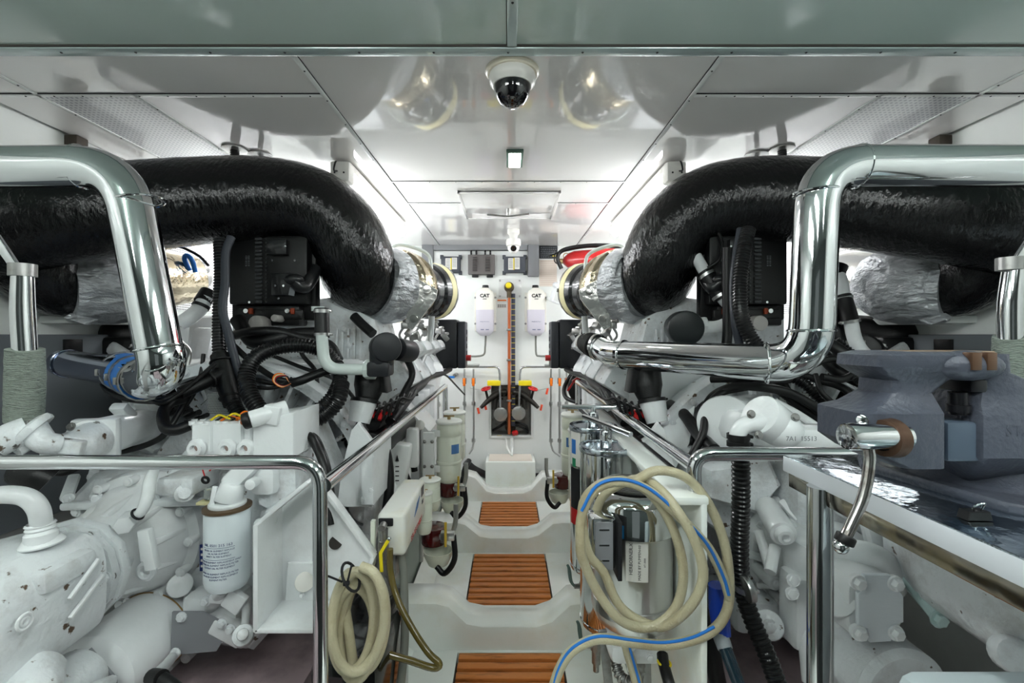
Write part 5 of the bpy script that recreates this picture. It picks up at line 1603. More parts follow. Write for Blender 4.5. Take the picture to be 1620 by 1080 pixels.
canister(-.298, 1.62, .50, .645, .027, 'slim white filter canister with a printed sleeve by the white pump cover', False)
canister(.325, 2.30, .50, .81, .055, 'ivory filter canister behind the polished cylinders on the right')
canister(.318, 2.02, .46, .79, .050, 'ivory filter canister touching the rear polished cylinder on the right', False)
for s, y, zt_ in ((-1, 2.09, .535), (-1, 1.68, .50), (1, 2.30, .50)):
    side = 'left' if s < 0 else 'right'
    near = {2.09: 'under the tall left canister', 1.68: 'under the slim left canister', 2.30: 'under the right canister'}[y]
    t = thing('fuel_bowl', 'dark red fuel bowl with steel pipe and yellow lever ' + near, 'bowl', V(s * .27, y, zt_ - .1), 'fuel bowls under the canisters')
    xx = s * .275
    b = B(); b.cyl(V(xx, y, zt_ - .065), V(xx, y, zt_ + .0), .045, .048, 26, .006); b.build('bowl', BOWL, t)
    b = B(); b.lathe([(0, 0), (.036, 0), (.050, .03), (.054, .05), (.050, .05), (.034, .008), (0, .006)], V(xx + s * -.02, y - .02, zt_ - .13), (0, 0, 1), 26); b.build('drip_cup', CANW, t)
    b = B(); b.tube([V(xx + s * -.03, y - .05, zt_ - .02), V(xx - s * .07, y - .05, zt_ - .01), V(xx - s * .085, y - .04, zt_ + .03), V(xx - s * .085, y - .03, zt_ + .09)], .009, 10); b.box(V(xx - s * .06, y - .06, zt_ - .01), (.05, .03, .03), .004); b.build('pipe', STEEL, t)
    b = B(); b.tube([V(xx - s * .08, y - .06, zt_ - .01), V(xx - s * .085, y - .07, zt_ - .09), V(xx - s * .05, y - .07, zt_ - .14), V(xx - s * .02, y - .06, zt_ - .12)], .010, 10); b.build('hose', RUBBER, t)
    b = B(); b.obox(V(xx - s * .055, y - .085, zt_ - .04), V(xx - s * .055, y - .08, zt_ + .045), .009, .004, .001); b.build('lever', mat('brass_lever', rgb(206, 172, 60), .35, metal=.3) if 'brass_lever' not in bpy.data.materials else bpy.data.materials['brass_lever'], t)
# canister mounting frame and boxes behind it
t = thing('canister_bracket', 'white upright plate and angle posts carrying the left filter canisters', 'bracket', V(-.34, 2.1, .3))
b = B(); b.box((-.355, 2.03, .62), (.050, .02, .30), .003); b.box((-.325, 2.06, .76), (.04, .03, .03), .004); b.box((-.325, 2.06, .60), (.04, .03, .03), .004); b.build('plate', TRIMW, t)
b = B(); b.obox(V(-.385, 2.02, .2), V(-.385, 2.02, .80), .016, .02, .002); b.build('post', STEEL, t)
b = B()
for x in (-.372, -.338):
    for z in (.51, .62, .73): b.hexbolt((x, 2.02, z), (0, -1, 0), .006, .005)
b.build('bolt', STEELD, t)
b = B(); b.cyl(V(-.385, 1.99, .81), V(-.385, 1.98, .812), .022, seg=18, bev=.002); b.build('cap', LABELW, t)
t = thing('junction_box', 'pale sloped junction box on the engine flank behind the left canisters', 'box', V(-.44, 2.2, .7))
b = B(); b.prism([V(-.52, 2.1, .86), V(-.47, 2.1, .88), V(-.36, 2.1, .76), V(-.37, 2.1, .68), V(-.52, 2.1, .70)], (0, .22, 0), .008); b.build('box', TRIMW, t)
t = thing('printed_cover', 'white vertical cover with dark printed arrows beside the left handrail', 'cover', V(-.42, 1.8, .5))
b = B(); b.box((-.44, 1.78, .69), (.10, .06, .19), .012, rot=(0, .15, 0)); b.box((-.395, 1.88, .74), (.05, .05, .16), .01); b.build('cover', TRIMW, t)
b = B(); b.prism([V(-.432, 1.742, .72), V(-.418, 1.742, .72), V(-.425, 1.742, .745)], (0, -.001, 0))
for k in range(4): b.box((-.425, 1.742, .70 - k * .018), (.014, .001, .004))
b.build('print', INK, t)
# ================================================================== RIGHT SIDE
t = thing('coaming', 'long white boxed coaming running along the right of the walkway', 'coaming', V(.4, 1.6, 0))
b = B(); b.obox(V(.385, .955, .852), V(.402, 2.25, .855), .075, .018, .005, up=(0, 0, 1)); b.obox(V(.412, .955, .42), V(.430, 2.25, .42), .014, .86, .004, up=(0, 0, 1))
for y in (1.3, 1.75): b.prism([V(.36, y, .85), V(.415, y, .85), V(.415, y, .72)], (0, .010, 0))
b.build('panel', GEL, t)
b = B(); b.obox(V(.418, 1.0, .862), V(.430, 2.25, .866), .010, .008, .001, up=(0, 0, 1)); b.build('edge_strip', RUBBER, t)

def strainer(x, y, r, z0, z1, label, lv):
    t = thing('strainer_cylinder', label, 'cylinder', V(x, y, z0), 'polished strainer cylinders')
    b = B(); b.lathe([(0, 0), (r * .5, 0), (r * .97, .02), (r, .03), (r, z1 - z0 - .018), (0, z1 - z0 - .018)], V(x, y, z0), (0, 0, 1), 48); b.build('cylinder', CHROME, t)
    b = B(); b.lathe([(0, 0), (r * 1.03, 0), (r * 1.04, .003), (r * 1.04, .014), (r * 1.02, .018), (r * .9, .018), (r * .88, .014), (0, .012)], V(x, y, z1 - .018), (0, 0, 1), 48); b.build('lid', mat('blued_lid', (.50, .55, .60, 1), .14, metal=1.0) if 'blued_lid' not in bpy.data.materials else bpy.data.materials['blued_lid'], t)
    b = B(); b.cyl(V(x, y, z1 - .01), V(x, y, z1 + .045), .019, seg=20, bev=.003); b.cyl(V(x, y, z1 + .04), V(x, y, z1 + .06), .010, seg=12); b.build('stem', CHROME, t)
    b = B()
    d = V(.11, 0, .0) if not lv else V(.055, -.085, -.012)
    b.tube([V(x, y, z1 + .062) - d, V(x, y, z1 + .062) + d], .0085, 14, n=1); b.build('tee_handle', CHROME2, t)
    b = B(); b.ring(V(x, y, z0 + .035), (0, 0, 1), r, .002, 40); b.build('weld_ring', CHROME, t)
    b = B(); p = V(x - r * .45, y - r * .35, z0 + .01)
    b.cyl(p, p - V(0, 0, .10), .014, .013, 14); b.lathe([(0, 0), (.017, 0), (.017, .03), (0, .03)], p - V(0, 0, .06), (0, 0, 1), 8); b.cyl(p - V(0, 0, .10), p - V(0, 0, .125), .009, seg=10)
    b.cyl(p - V(0, 0, .045), p + V(-.035, -.01, -.040), .008, seg=10); b.build('drain_valve', STEELD, t)
    b = B(); q = p + V(-.036, -.01, -.040); b.tube([q, q + V(-.012, 0, .02), q + V(-.018, 0, .06), q + V(-.024, 0, .075)], [.004, .006, .0065, .004], 8, flat=.6); b.build('lever', mat('green_grey_lever', rgb(84, 104, 98), .5) if 'green_grey_lever' not in bpy.data.materials else bpy.data.materials['green_grey_lever'], t)
    return t
sa = strainer(.302, 1.62, .081, .36, .885, 'rear polished steel cylinder with a T handle beside the walkway', False)
sb = strainer(.305, 1.42, .080, .29, .860, 'front polished steel cylinder with an angled T handle, beside the walkway', True)
# stickers on the rear cylinder
for nm, zz0, zz1, m_, a0, a1 in (('white_sticker', .75, .87, LABELW, -2.95, -2.3), ('blue_sticker', .79, .84, BLUE, -2.85, -2.55), ('green_sticker', .745, .775, GREEN, -2.8, -2.55), ('black_sticker', .60, .74, INK, -2.95, -2.25), ('red_sticker', .545, .60, RED, -2.95, -2.2)):
    b = B(); n = 8; r = .0822 if nm != 'blue_sticker' and nm != 'green_sticker' else .0826
    for k in range(n):
        q0 = a0 + (a1 - a0) * k / n; q1 = a0 + (a1 - a0) * (k + 1) / n
        b._add([V(.302 + math.cos(a) * r, 1.62 + math.sin(a) * r, z) for a, z in ((q0, zz0), (q1, zz0), (q1, zz1), (q0, zz1))], [[0, 1, 2, 3]])
    b.build(nm, m_, sa)
b = B(); n = 6
for k in range(n):
    q0 = -2.95 + .6 * k / n; q1 = -2.95 + .6 * (k + 1) / n
    b._add([V(.305 + math.cos(a) * .0812, 1.42 + math.sin(a) * .0812, z) for a, z in ((q0, .49), (q1, .49), (q1, .545), (q0, .545))], [[0, 1, 2, 3]])
b.build('red_sticker', RED, sb)

# pump motor
mx_, my_, mr_ = .310, 1.14, .108
t = thing('pump_motor', 'stainless cased pump motor with a ribbed top inside the hose loops', 'motor', V(mx_, my_, .47))
b = B(); b.lathe([(0, 0), (mr_ * .82, 0), (mr_ * .9, .02), (mr_ * .9, .24), (0, .24)], V(mx_, my_, .50), (0, 0, 1), 48); b.build('cylinder', STEEL, t)
b = B(); b.lathe([(mr_ * .93, 0), (mr_ * 1.0, .004), (mr_ * 1.0, .07), (mr_ * .90, .088), (mr_ * .70, .098), (0, .098)], V(mx_, my_, .728), (0, 0, 1), 48); b.build('cap', CHROME, t)
b = B(); b.lathe([(0, 0), (.080, 0), (.080, .0015), (0, .0015)], V(mx_, my_, .8255), (0, 0, 1), 40); b.build('vent_disc', INK, t)
b = B()
for k in range(6): b.lathe([(.014 + k * .011, .0), (.019 + k * .011, .0), (.019 + k * .011, .006), (.014 + k * .011, .006)], V(mx_, my_, .826), (0, 0, 1), 36, closedprof=True)
b.build('fan_grille', STEELD, t)
b = B(); b.lathe([(mr_ * .92, 0), (mr_ * .93, .0), (mr_ * .93, .028), (mr_ * .9, .03), (0, .03)], V(mx_, my_, .53), (0, 0, 1), 40); b.build('base_ring', STEEL, t)
b = B()
n = 8
for k in range(n):
    q0 = -2.75 + .75 * k / n; q1 = -2.75 + .75 * (k + 1) / n
    b._add([V(mx_ + math.cos(a) * mr_ * 1.004, my_ + math.sin(a) * mr_ * 1.004, z) for a, z in ((q0, .735), (q1, .735), (q1, .765), (q0, .765))], [[0, 1, 2, 3]])
b.build('blue_band', BLUED, t)
b = B()
r = mr_ * .905
for k in range(8):
    q0 = -1.98 + .52 * k / 8; q1 = -1.98 + .52 * (k + 1) / 8
    b._add([V(mx_ + math.cos(a) * r, my_ + math.sin(a) * r, z) for a, z in ((q0, .635), (q1, .635), (q1, .728), (q0, .728))], [[0, 1, 2, 3]])
b.build('label_plate', LABELW, t)
b = B()
def wl(x0, z0_):
    def f(v):
        a = -1.98 + (x0 - v.y) / r * 1.0; return V(mx_ + math.cos(a) * (r + .0006), my_ + math.sin(a) * (r + .0006), z0_ + v.x)
    return f
text_into(b, 'HERBORNER.X', (0, 0, 0), (1, 0, 0), (0, 1, 0), .011, .0003, wrap=wl(.012, .687)); text_into(b, 'MADE BY PUMPEN-03', (0, 0, 0), (1, 0, 0), (0, 1, 0), .0085, .0003, wrap=wl(.031, .68)); text_into(b, 'XT-3000', (0, 0, 0), (1, 0, 0), (0, 1, 0), .006, .0003, wrap=wl(.043, .68))
b.build('lettering', INK, t)
b = B(); b.box((.213, 1.045, .735), (.058, .06, .115), .008); b.build('terminal_box', CHROME, t)
b = B(); b.box((.213, 1.012, .733), (.040, .006, .105), .002); b.build('cover', SHIELD, t)
b = B()
for k in range(3): b.box((.213, 1.0085, .77 - k * .034), (.022, .002, .003))
b.build('slot', CHROME2, t)
b = B(); b.box((.246, 1.035, .725), (.010, .07, .13), .002); b.build('gasket', INK, t)
b = B(); b.cyl(V(mx_, my_, .50), V(mx_, my_, .44), .035, seg=18, bev=.004); b.box((mx_, my_, .43), (.13, .10, .05), .02); b.bolts(V(mx_, my_ - .05, .43), (0, -1, 0), .03, 3); b.build('pump_head', WHITE, t)
b = B(); b.obox(V(mx_ - .07, my_ + .02, .45), V(mx_ - .02, my_ + .02, .02), .022, .012, .002, up=(0, 1, 0)); b.obox(V(mx_ + .04, my_ + .02, .45), V(mx_ + .05, my_ + .02, .02), .022, .012, .002, up=(0, 1, 0)); b.build('leg', STEELD, t)
b = B(); b.tube([P(1048, 1035, 1.06), P(1050, 1050, 1.04), P(1060, 1085, 1.0), P(1075, 1130, .98)], .013, 12); b.mat(1); b.ring(P(1051, 1048, 1.04), V(.1, 0, 1), .0135, .003, 18)
tag(b.build('motor_cable', [RUBBER, YEL]), 'black cable with a yellow ring below the stainless motor', 'cable')
b = B(); b.tube([P(965, 1005, 1.2), P(972, 1040, 1.18), P(982, 1070, 1.15), P(1000, 1078, 1.13), P(1012, 1060, 1.12), P(1010, 1040, 1.14)], .013, 12, corr=(.010, .0015))
tag(b.build('flexible_conduit', STEELD), 'looped dull metal conduit at the bottom of the polished cylinders', 'conduit')

# hose coil over the motor
t = thing('hose_coil', 'loops of dirty cream braided hose hanging over the stainless motor', 'hose', P(1000, 1000, 1.0), 'coiled hoses')
b = B()
A_ = [(918, 850), (921, 805), (940, 772), (975, 760), (1012, 768), (1045, 800), (1070, 850), (1081, 905), (1072, 955), (1045, 985), (1010, 992), (975, 975), (945, 935), (925, 890)]
B_ = [(942, 835), (946, 800), (965, 775), (1010, 757), (1045, 775), (1080, 820), (1105, 870), (1112, 915), (1095, 955), (1062, 985), (1035, 990), (1000, 975), (975, 950), (955, 905)]
C_ = [(1005, 760), (1040, 744), (1085, 755), (1120, 795), (1145, 855), (1154, 920), (1150, 965), (1130, 995), (1095, 1012), (1050, 1020), (1000, 1016), (950, 1010), (915, 1022), (892, 1045), (876, 1085), (866, 1140)]
D_ = [(918, 858), (921, 812), (945, 772), (985, 762), (1030, 778), (1080, 822), (1120, 865), (1145, 915), (1154, 945)]
YB = (1.08, 1.07, 1.06, 1.03, .97, .935, .92, .92, .93, .96, .98, .995, 1.0, 1.0)
pts = [P(955, 870, 1.09)] + [P(x, y, YB[k]) for k, (x, y) in enumerate(B_)] + [P(930, 872, .99)]
pts += [P(x, y, .985 - .001 * k) for k, (x, y) in enumerate(A_[1:-1])] + [P(922, 885, .955)]
pts += [P(x, y, .948 + k * .002) for k, (x, y) in enumerate(D_)]
b.tube(pts, .0102, 14, n=5)
b.tube([P(x, y, .99 - k * .004) for k, (x, y) in enumerate(C_)], .0102, 14, n=5)
b.build('hose', HOSEC, t)
b = B()
b.tube([P(x - 1, y - 4, .940 + k * .002) for k, (x, y) in enumerate(D_[1:])], .0034, 8, n=5)
b.tube([P(x, y - 4, .984 - k * .004) for k, (x, y) in list(enumerate(C_))[7:]], .0030, 8, n=5)
b.build('blue_stripe', BLUE, t)
b = B(); b.tube([P(980, 985, 1.12), P(990, 1020, 1.1), P(1008, 1080, 1.06), P(1015, 1120, 1.05)], .012, 12)
b.mat(1); b.tube([P(985, 985, 1.10), P(995, 1020, 1.085), P(1012, 1080, 1.045)], .003, 8)
tag(b.build('drop_hose', [HOSEC, BLUE]), 'cream hose with a blue stripe dropping straight down below the motor', 'hose')

# black corrugated hose, blue bottle
b = B(); b.tube([P(1172, 722, 1.06), P(1172, 800, 1.07), P(1170, 870, 1.08), P(1174, 930, 1.08), P(1192, 985, 1.06), P(1215, 1040, 1.03), P(1240, 1110, 1.0)], .0195, 16, n=8, corr=(.011, .0012))
tag(b.build('corrugated_hose', LOOM), 'thick black corrugated hose running down beside the right rail post', 'hose')
b = B(); b.cyl(P(1178, 932, 1.05), P(1188, 930, 1.05), .030, seg=18, bev=.003); clamp(b, P(1178, 931, 1.075), V(.1, 0, 1), .022)
tag(b.build('hose_clamp', STEEL), 'steel clamp on the thick black corrugated hose', 'clamp')
t = thing('spray_bottle', 'blue bottle with a grey collar and dark tube hanging beside the white coaming', 'bottle', P(1150, 1080, 1.0))
b = B(); b.tube([P(1134, 925, 1.02), P(1137, 960, 1.02), P(1142, 1005, 1.0)], [.018, .022, .019], 18); b.build('body', mat('blue_bottle', rgb(20, 64, 176), .25, coat=.4), t)
b = B(); b.cyl(P(1139, 1003, 1.0), P(1148, 1028, .98), .017, .016, 18, .003); b.build('collar', mat('collar_grey', rgb(160, 166, 170), .4), t)
b = B(); b.cyl(P(1147, 1025, .98), P(1170, 1085, .94), .014, .013, 16); b.build('tube', mat('teal_black', rgb(16, 40, 52), .1, coat=.6), t)
b = B(); b.tube([P(1120, 930, 1.1), P(1122, 980, 1.12), P(1128, 1040, 1.1), P(1140, 1100, 1.1)], .02, 12)
tag(b.build('black_hose', RUBBER), 'plain black hose behind the blue bottle', 'hose')

# ---------------- right gearbox
t = thing('marine_gearbox', 'white painted gearbox on the right, partly hidden by the bench', 'gearbox', V(.85, 1.35, .1), 'marine gearboxes')
b = B()
b.prism([P(1108, 735, 1.34), P(1330, 720, 1.34), P(1400, 800, 1.34), P(1400, 1000, 1.34), P(1290, 1050, 1.34), P(1200, 980, 1.34), P(1170, 870, 1.34), P(1108, 820, 1.34)], (0, .24, 0), .02)
b.prism([P(1118, 742, 1.28), P(1220, 726, 1.28), P(1240, 770, 1.28), P(1200, 815, 1.28), P(1118, 790, 1.28)], (0, .1, 0), .015)
b.box(P(1330, 780, 1.30), (.34, .14, .20), .03)
b.build('casing', CAST, t)
gx0, gz0 = P(1272, 0, 1.32).x, P(0, 868, 1.32).z
b = B()
b.lathe([(0, 0), (.168, 0), (.172, .02), (.165, .045), (.145, .05), (.135, .09), (.12, .10), (.118, .15), (.095, .16), (0, .16)], V(gx0, 1.335, gz0), (0, -1, 0), 48)
for k in range(12):
    a = 2 * math.pi * k / 12; d = V(math.cos(a), 0, math.sin(a)); b.obox(V(gx0, 1.29, gz0) + d * .175, V(gx0, 1.245, gz0) + d * .13, .016, .02, .005, up=(1, 0, .3))
b.build('output_housing', WHITE, t)
b = B()
for k in range(12):
    a = 2 * math.pi * k / 12 + .26; d = V(math.cos(a), 0, math.sin(a)); p = V(gx0, 1.295, gz0) + d * .155
    L_ = .05 if k % 2 else .09
    b.cyl(p, p + V(0, -L_, 0), .013 if k % 2 else .018, seg=16, bev=.003); b.hexbolt(p + V(0, -L_, 0), (0, -1, 0), .010, .008)
p = V(gx0, 1.175, gz0); b.bolts(p, (0, -1, 0), .08, 6, .012, .012)
b.build('stud', WHITE, t)
b = B(); b.cyl(P(1212, 800, 1.25), P(1240, 845, 1.12), .030, .032, 24, .006); hexplug(b, P(1240, 845, 1.12), P(1240, 845, 1.12) - P(1212, 800, 1.25), .016)
b.cyl(P(1226, 865, 1.16), P(1218, 905, 1.12), .014, seg=12); b.cyl(P(1200, 840, 1.2), P(1218, 900, 1.14), .012, seg=12); b.build('tie_rod', WHITE, t)

t = thing('gear_pump', 'white four-bolt gear pump between the steel bench leg and the bilge', 'pump', P(1375, 1020, 1.0))
b = B()
front = [(1345, 912), (1375, 905), (1405, 918), (1425, 935), (1430, 945), (1430, 990), (1420, 1008), (1400, 1000), (1390, 1018), (1378, 1020), (1368, 1000), (1345, 1002), (1338, 985), (1338, 930)]
b.prism([P(1340, 930, 1.0), P(1345, 912, 1.0), P(1372, 905, 1.0), P(1410, 912, 1.0), P(1428, 930, 1.0), P(1430, 985, 1.0), P(1420, 1005, 1.0), P(1385, 1016, 1.0), P(1350, 1005, 1.0), P(1340, 985, 1.0)], (-.05, .26, .02), .006)
b.cyl(P(1310, 940, 1.18), P(1318, 940, 1.02), .045, seg=26, bev=.008); b.box(P(1330, 940, 1.14), (.10, .10, .13), .02)
b.build('body', WHITE, t)
b = B(); b.prism([P(1362, 905, .996), P(1402, 905, .996), P(1405, 922, .996), P(1418, 930, .996), P(1424, 940, .996), P(1424, 980, .996), P(1408, 986, .996), P(1404, 1010, .996), P(1372, 1012, .996), P(1366, 990, .996), P(1352, 984, .996), P(1352, 935, .996), P(1364, 924, .996)], (0, -.010, 0), .002); b.build('cover', mat('pale_cover', rgb(226, 232, 236), .32, bump=.3, bscale=160, stretch=(.3, 1, 1)), t)
b = B()
for (x, y) in ((1356, 920), (1415, 922), (1358, 1000), (1416, 1000)): b.cyl(P(x, y, 1.0), P(x, y, .985), .017, seg=20); b.hexbolt(P(x, y, .985), (0, -1, 0), .012, .016)
b.build('bolt', WHITE, t)
b = B(); b.tube([P(1285, 868, 1.1), P(1330, 872, 1.08), P(1380, 880, 1.06), P(1405, 900, 1.06), P(1412, 930, 1.08)], [.030, .030, .030, .030, .026], 22, n=7); b.build('bent_pipe', WHITE, t)
b = B(); b.cyl(P(1255, 917, 1.14), P(1255, 917, 1.06), .014, seg=14); b.cyl(P(1253, 938, 1.14), P(1253, 938, 1.06), .014, seg=14); b.hexbolt(P(1255, 917, 1.06), (0, -1, 0), .012, .008); b.hexbolt(P(1253, 938, 1.06), (0, -1, 0), .012, .008)
b.box(P(1275, 960, 1.14), (.10, .08, .18), .015); b.tube([P(1275, 985, 1.12), P(1280, 1030, 1.1), P(1285, 1080, 1.08)], .022, 14); b.build('side_bracket', WHITE, t)
b = B(); b.tube([P(1425, 905, 1.05), P(1445, 930, 1.02), P(1462, 952, 1.0), P(1485, 980, .98)], [.012, .014, .012, .012], 10, n=3); b.hexbolt(P(1462, 938, 1.0), (0, -1, 0), .014, .014); b.hexbolt(P(1484, 978, .98), (0, -1, 0), .014, .014)
tag(b.build('link_rod', mat('pale_green_cast', rgb(190, 214, 212), .35)), 'pale green bolted link rod right of the four-bolt pump', 'rod')
b = B(); b.cyl(P(1216, 988, 1.2), P(1216, 988, 1.12), .034, seg=22, bev=.006); b.hexbolt(P(1216, 990, 1.12), (0, -1, 0), .014, .012); b.box(P(1210, 960, 1.3), (.22, .12, .09), .02)
tag(b.build('mount_foot', CAST), 'grey white mounting foot with a bolt at the right bilge', 'mount')
t = thing('pump_housing', 'large white pump housing under the workbench at the right photo edge', 'pump', V(.78, .9, .3))
b = B()
secs = []
for (y, w_, h_) in ((1.12, .08, .09), (1.09, .125, .13), (1.0, .15, .15), (.85, .165, .155), (.74, .155, .14), (.70, .12, .11)):
    secs.append([(1.02 + (1.12 - y) * .05 + w_ * math.copysign(abs(math.cos(a)) ** .75, math.cos(a)), y, .735 + h_ * math.copysign(abs(math.sin(a)) ** .75, math.sin(a))) for a in [2 * math.pi * k / 28 for k in range(28)]])
b.loft(secs); b.cyl(P(1590, 1030, .80), P(1612, 1040, .77), .03, seg=20, bev=.008); b.build('body', CAST, t)
b = B(); b.lathe([(0, 0), (.135, 0), (.14, .01), (.135, .03), (0, .03)], V(1.02, 1.12, .735), (0, 1, 0), 12); b.bolts(V(1.02, 1.12, .735), (0, -1, 0), .12, 8, .010); b.build('flange', WHITE, t)
t = thing('brake_drum', 'shaded grey drum with black plug low between pump and bench on the right', 'drum', V(.9, 1.1, .2))
b = B(); b.lathe([(0, 0), (.085, 0), (.1, .012), (.1, .2), (0, .2)], V(.86, .98, .42), (0, 1, 0), 40); b.cyl(V(.98, .98, .38), V(.98, .84, .38), .05, seg=26, bev=.01); b.build('drum', CAST, t)
b = B(); b.cyl(V(.90, .975, .44), V(.90, .955, .45), .022, seg=18, bev=.003); b.build('plug', RUBBER, t)
b = B(); b.box((.72, .47, .60), (.44, .26, .34), .025); b.mat(1); b.box((.72, .47, .7705), (.20, .004, .003))
tag(b.build('storage_tank', [mat('blue_white_tank', rgb(196, 208, 212), .4), INK]), 'pale blue white tank top at the bottom right corner under the bench', 'tank')
oil_cooler(True, 'white cylindrical oil cooler with a cast elbow above the right rail', V(.02, .0, .015))
# extra large end casting visible on the right
t = thing('heat_exchanger', 'large white cylindrical heat exchanger behind the right rail', 'heat exchanger', P(1160, 700, 1.5))
b = B(); b.cyl(P(1190, 655, 1.66), P(1155, 668, 1.38), .074, seg=40, bev=.01); b.lathe([(0, 0), (.082, 0), (.085, .008), (.082, .016), (0, .016)], P(1147, 670, 1.38), P(1190, 655, 1.66) - P(1155, 668, 1.38), 36); b.obox(P(1150, 670, 1.36), P(1260, 690, 1.42), .13, .10, .03); b.build('shell', WHITE, t)
b = B(); b.tube([P(1205, 668, 1.16), P(1180, 672, 1.15), P(1168, 684, 1.15), P(1168, 700, 1.15)], [.022, .022, .020, .020], 18); b.cyl(P(1200, 655, 1.17), P(1240, 680, 1.20), .055, .05, 28, .008); b.box(P(1290, 690, 1.2), (.16, .08, .06), .02); b.sphere(P(1240, 680, 1.17), .045, 20); b.build('elbow', WHITE, t)
b = B(); b.tube([P(1168, 688, 1.15), P(1169, 706, 1.15)], .025, 18, n=1); clamp(b, P(1168, 690, 1.15), V(0, 0, 1), .025); clamp(b, P(1168, 702, 1.15), V(0, 0, 1), .025); b.build('hose', RUBBER, t)
b = B()
for (x, y) in ((1188, 655), (1200, 688), (1258, 660), (1310, 668)): b.hexbolt(P(x, y, 1.14), (0, -1, .2), .008, .008)
b.mat(1); text_into(b, '7A1  15513', P(1268, 694, 1.10), (1, 0, 0), (0, 0, 1), .016); b.build('bolt', [STEELD, INKG], t)

# pipes above the right engine that differ from the left
t = thing('coolant_pipe', 'white coolant pipe with black rubber sleeve under the right exhaust duct', 'pipe', P(1150, 515, 1.8), 'white coolant pipes')
b = B(); b.tube([P(1098, 400, 1.85), P(1112, 425, 1.82), P(1122, 440, 1.8)], .023, 16); b.tube([P(1140, 468, 1.78), P(1156, 488, 1.77), P(1155, 506, 1.76), P(1135, 516, 1.76), P(1108, 517, 1.77)], .023, 18, n=7); b.lathe([(0, 0), (.034, 0), (.036, .008), (.034, .03), (0, .03)], P(1118, 516, 1.76), P(1100, 516, 1.77) - P(1118, 516, 1.76), 8); b.build('pipe', WHITE, t)
b = B(); b.tube([P(1115, 430, 1.81), P(1128, 450, 1.79), P(1143, 472, 1.775)], .031, 18, n=3); b.build('rubber_sleeve', RUBBER, t)
b = B(); ax_ = P(1143, 472, 1.775) - P(1115, 430, 1.81)
for k in (.12, .45, .62, .9): clamp(b, P(1115, 430, 1.81).lerp(P(1143, 472, 1.775), k), ax_, .0315)
b.build('clamp', STEEL, t)
b = B(); b.cyl(P(1078, 518, 1.82), P(1086, 519, 1.70), .066, .066, 32, .010); b.cyl(P(1070, 516, 1.9), P(1078, 518, 1.80), .05, seg=22); b.build('black_cap', mat('teal_black_cap', rgb(20, 26, 28), .4), t)
t = thing('coolant_pipe', 'white coolant pipe with black sleeve behind the polished right elbow, above the vise', 'pipe', P(1370, 570, 1.7), 'white coolant pipes')
b = B(); b.tube([P(1322, 430, 1.85), P(1330, 445, 1.82), P(1334, 470, 1.8)], .025, 16); b.tube([P(1346, 508, 1.75), P(1352, 535, 1.72), P(1364, 556, 1.7), P(1384, 570, 1.66), P(1400, 574, 1.64)], .024, 18, n=6); b.build('pipe', WHITE, t)
b = B(); b.tube([P(1333, 468, 1.8), P(1340, 490, 1.78), P(1346, 512, 1.75)], .030, 18, n=2); b.build('rubber_sleeve', RUBBER, t)
b = B()
for (x, y, Y) in ((1334, 471, 1.8), (1345, 508, 1.75)): clamp(b, P(x, y, Y), V(.2, 0, -1), .031)
b.build('clamp', STEEL, t)
t = thing('coolant_pipe', 'white L-shaped coolant pipe with a black rubber sleeve under the left exhaust duct', 'pipe', P(545, 585, 1.55), 'white coolant pipes')
b = B(); b.tube([P(503, 485, 1.6), P(503, 492, 1.6)], .022, 16, n=1); b.tube(bend([P(509, 530, 1.54), P(513, 584, 1.54), P(590, 584, 1.54)], .06, 8), .0195, 18, n=1); b.lathe([(0, 0), (.030, 0), (.034, .008), (.034, .036), (0, .036)], P(577, 584, 1.54), (1, 0, 0), 8); b.build('pipe', mat('pale_mint_pipe', rgb(212, 222, 218), .28, coat=.4), t)
b = B(); b.tube([P(509, 488, 1.56), P(510, 534, 1.55)], .024, 18, n=1); b.build('rubber_sleeve', RUBBER, t)
b = B(); clamp(b, P(509, 492, 1.56), V(0, 0, 1), .0245); clamp(b, P(510, 529, 1.55), V(0, 0, 1), .0245); b.build('clamp', STEEL, t)
b = B(); b.cyl(P(604, 578, 1.54), P(604, 545, 1.54), .040, seg=22, bev=.006); b.box(P(602, 583, 1.54), (.075, .08, .05), .010); b.cyl(P(606, 550, 1.62), P(612, 549, 1.50), .050, seg=30, bev=.008); b.cyl(P(628, 552, 1.60), P(650, 556, 1.68), .040, seg=22, bev=.005)
b.build('black_cap', mat('black_elbow_cap', rgb(30, 32, 36), .45), t)
t = thing('coolant_pipe', 'white coolant pipe curving out below the left outboard turbocharger', 'pipe', P(290, 510, 1.8), 'white coolant pipes')
b = B(); b.tube([P(283, 512, 1.72), P(300, 502, 1.74), P(316, 488, 1.78), P(326, 470, 1.8)], [.026, .028, .028, .026], 18); b.build('pipe', WHITE, t)
b = B(); clamp(b, P(318, 484, 1.78), P(326, 470, 1.8) - P(316, 488, 1.78), .029); b.tube([P(320, 478, 1.79), P(330, 462, 1.82)], .031, 16, n=1); b.build('rubber_sleeve', RUBBER, t)

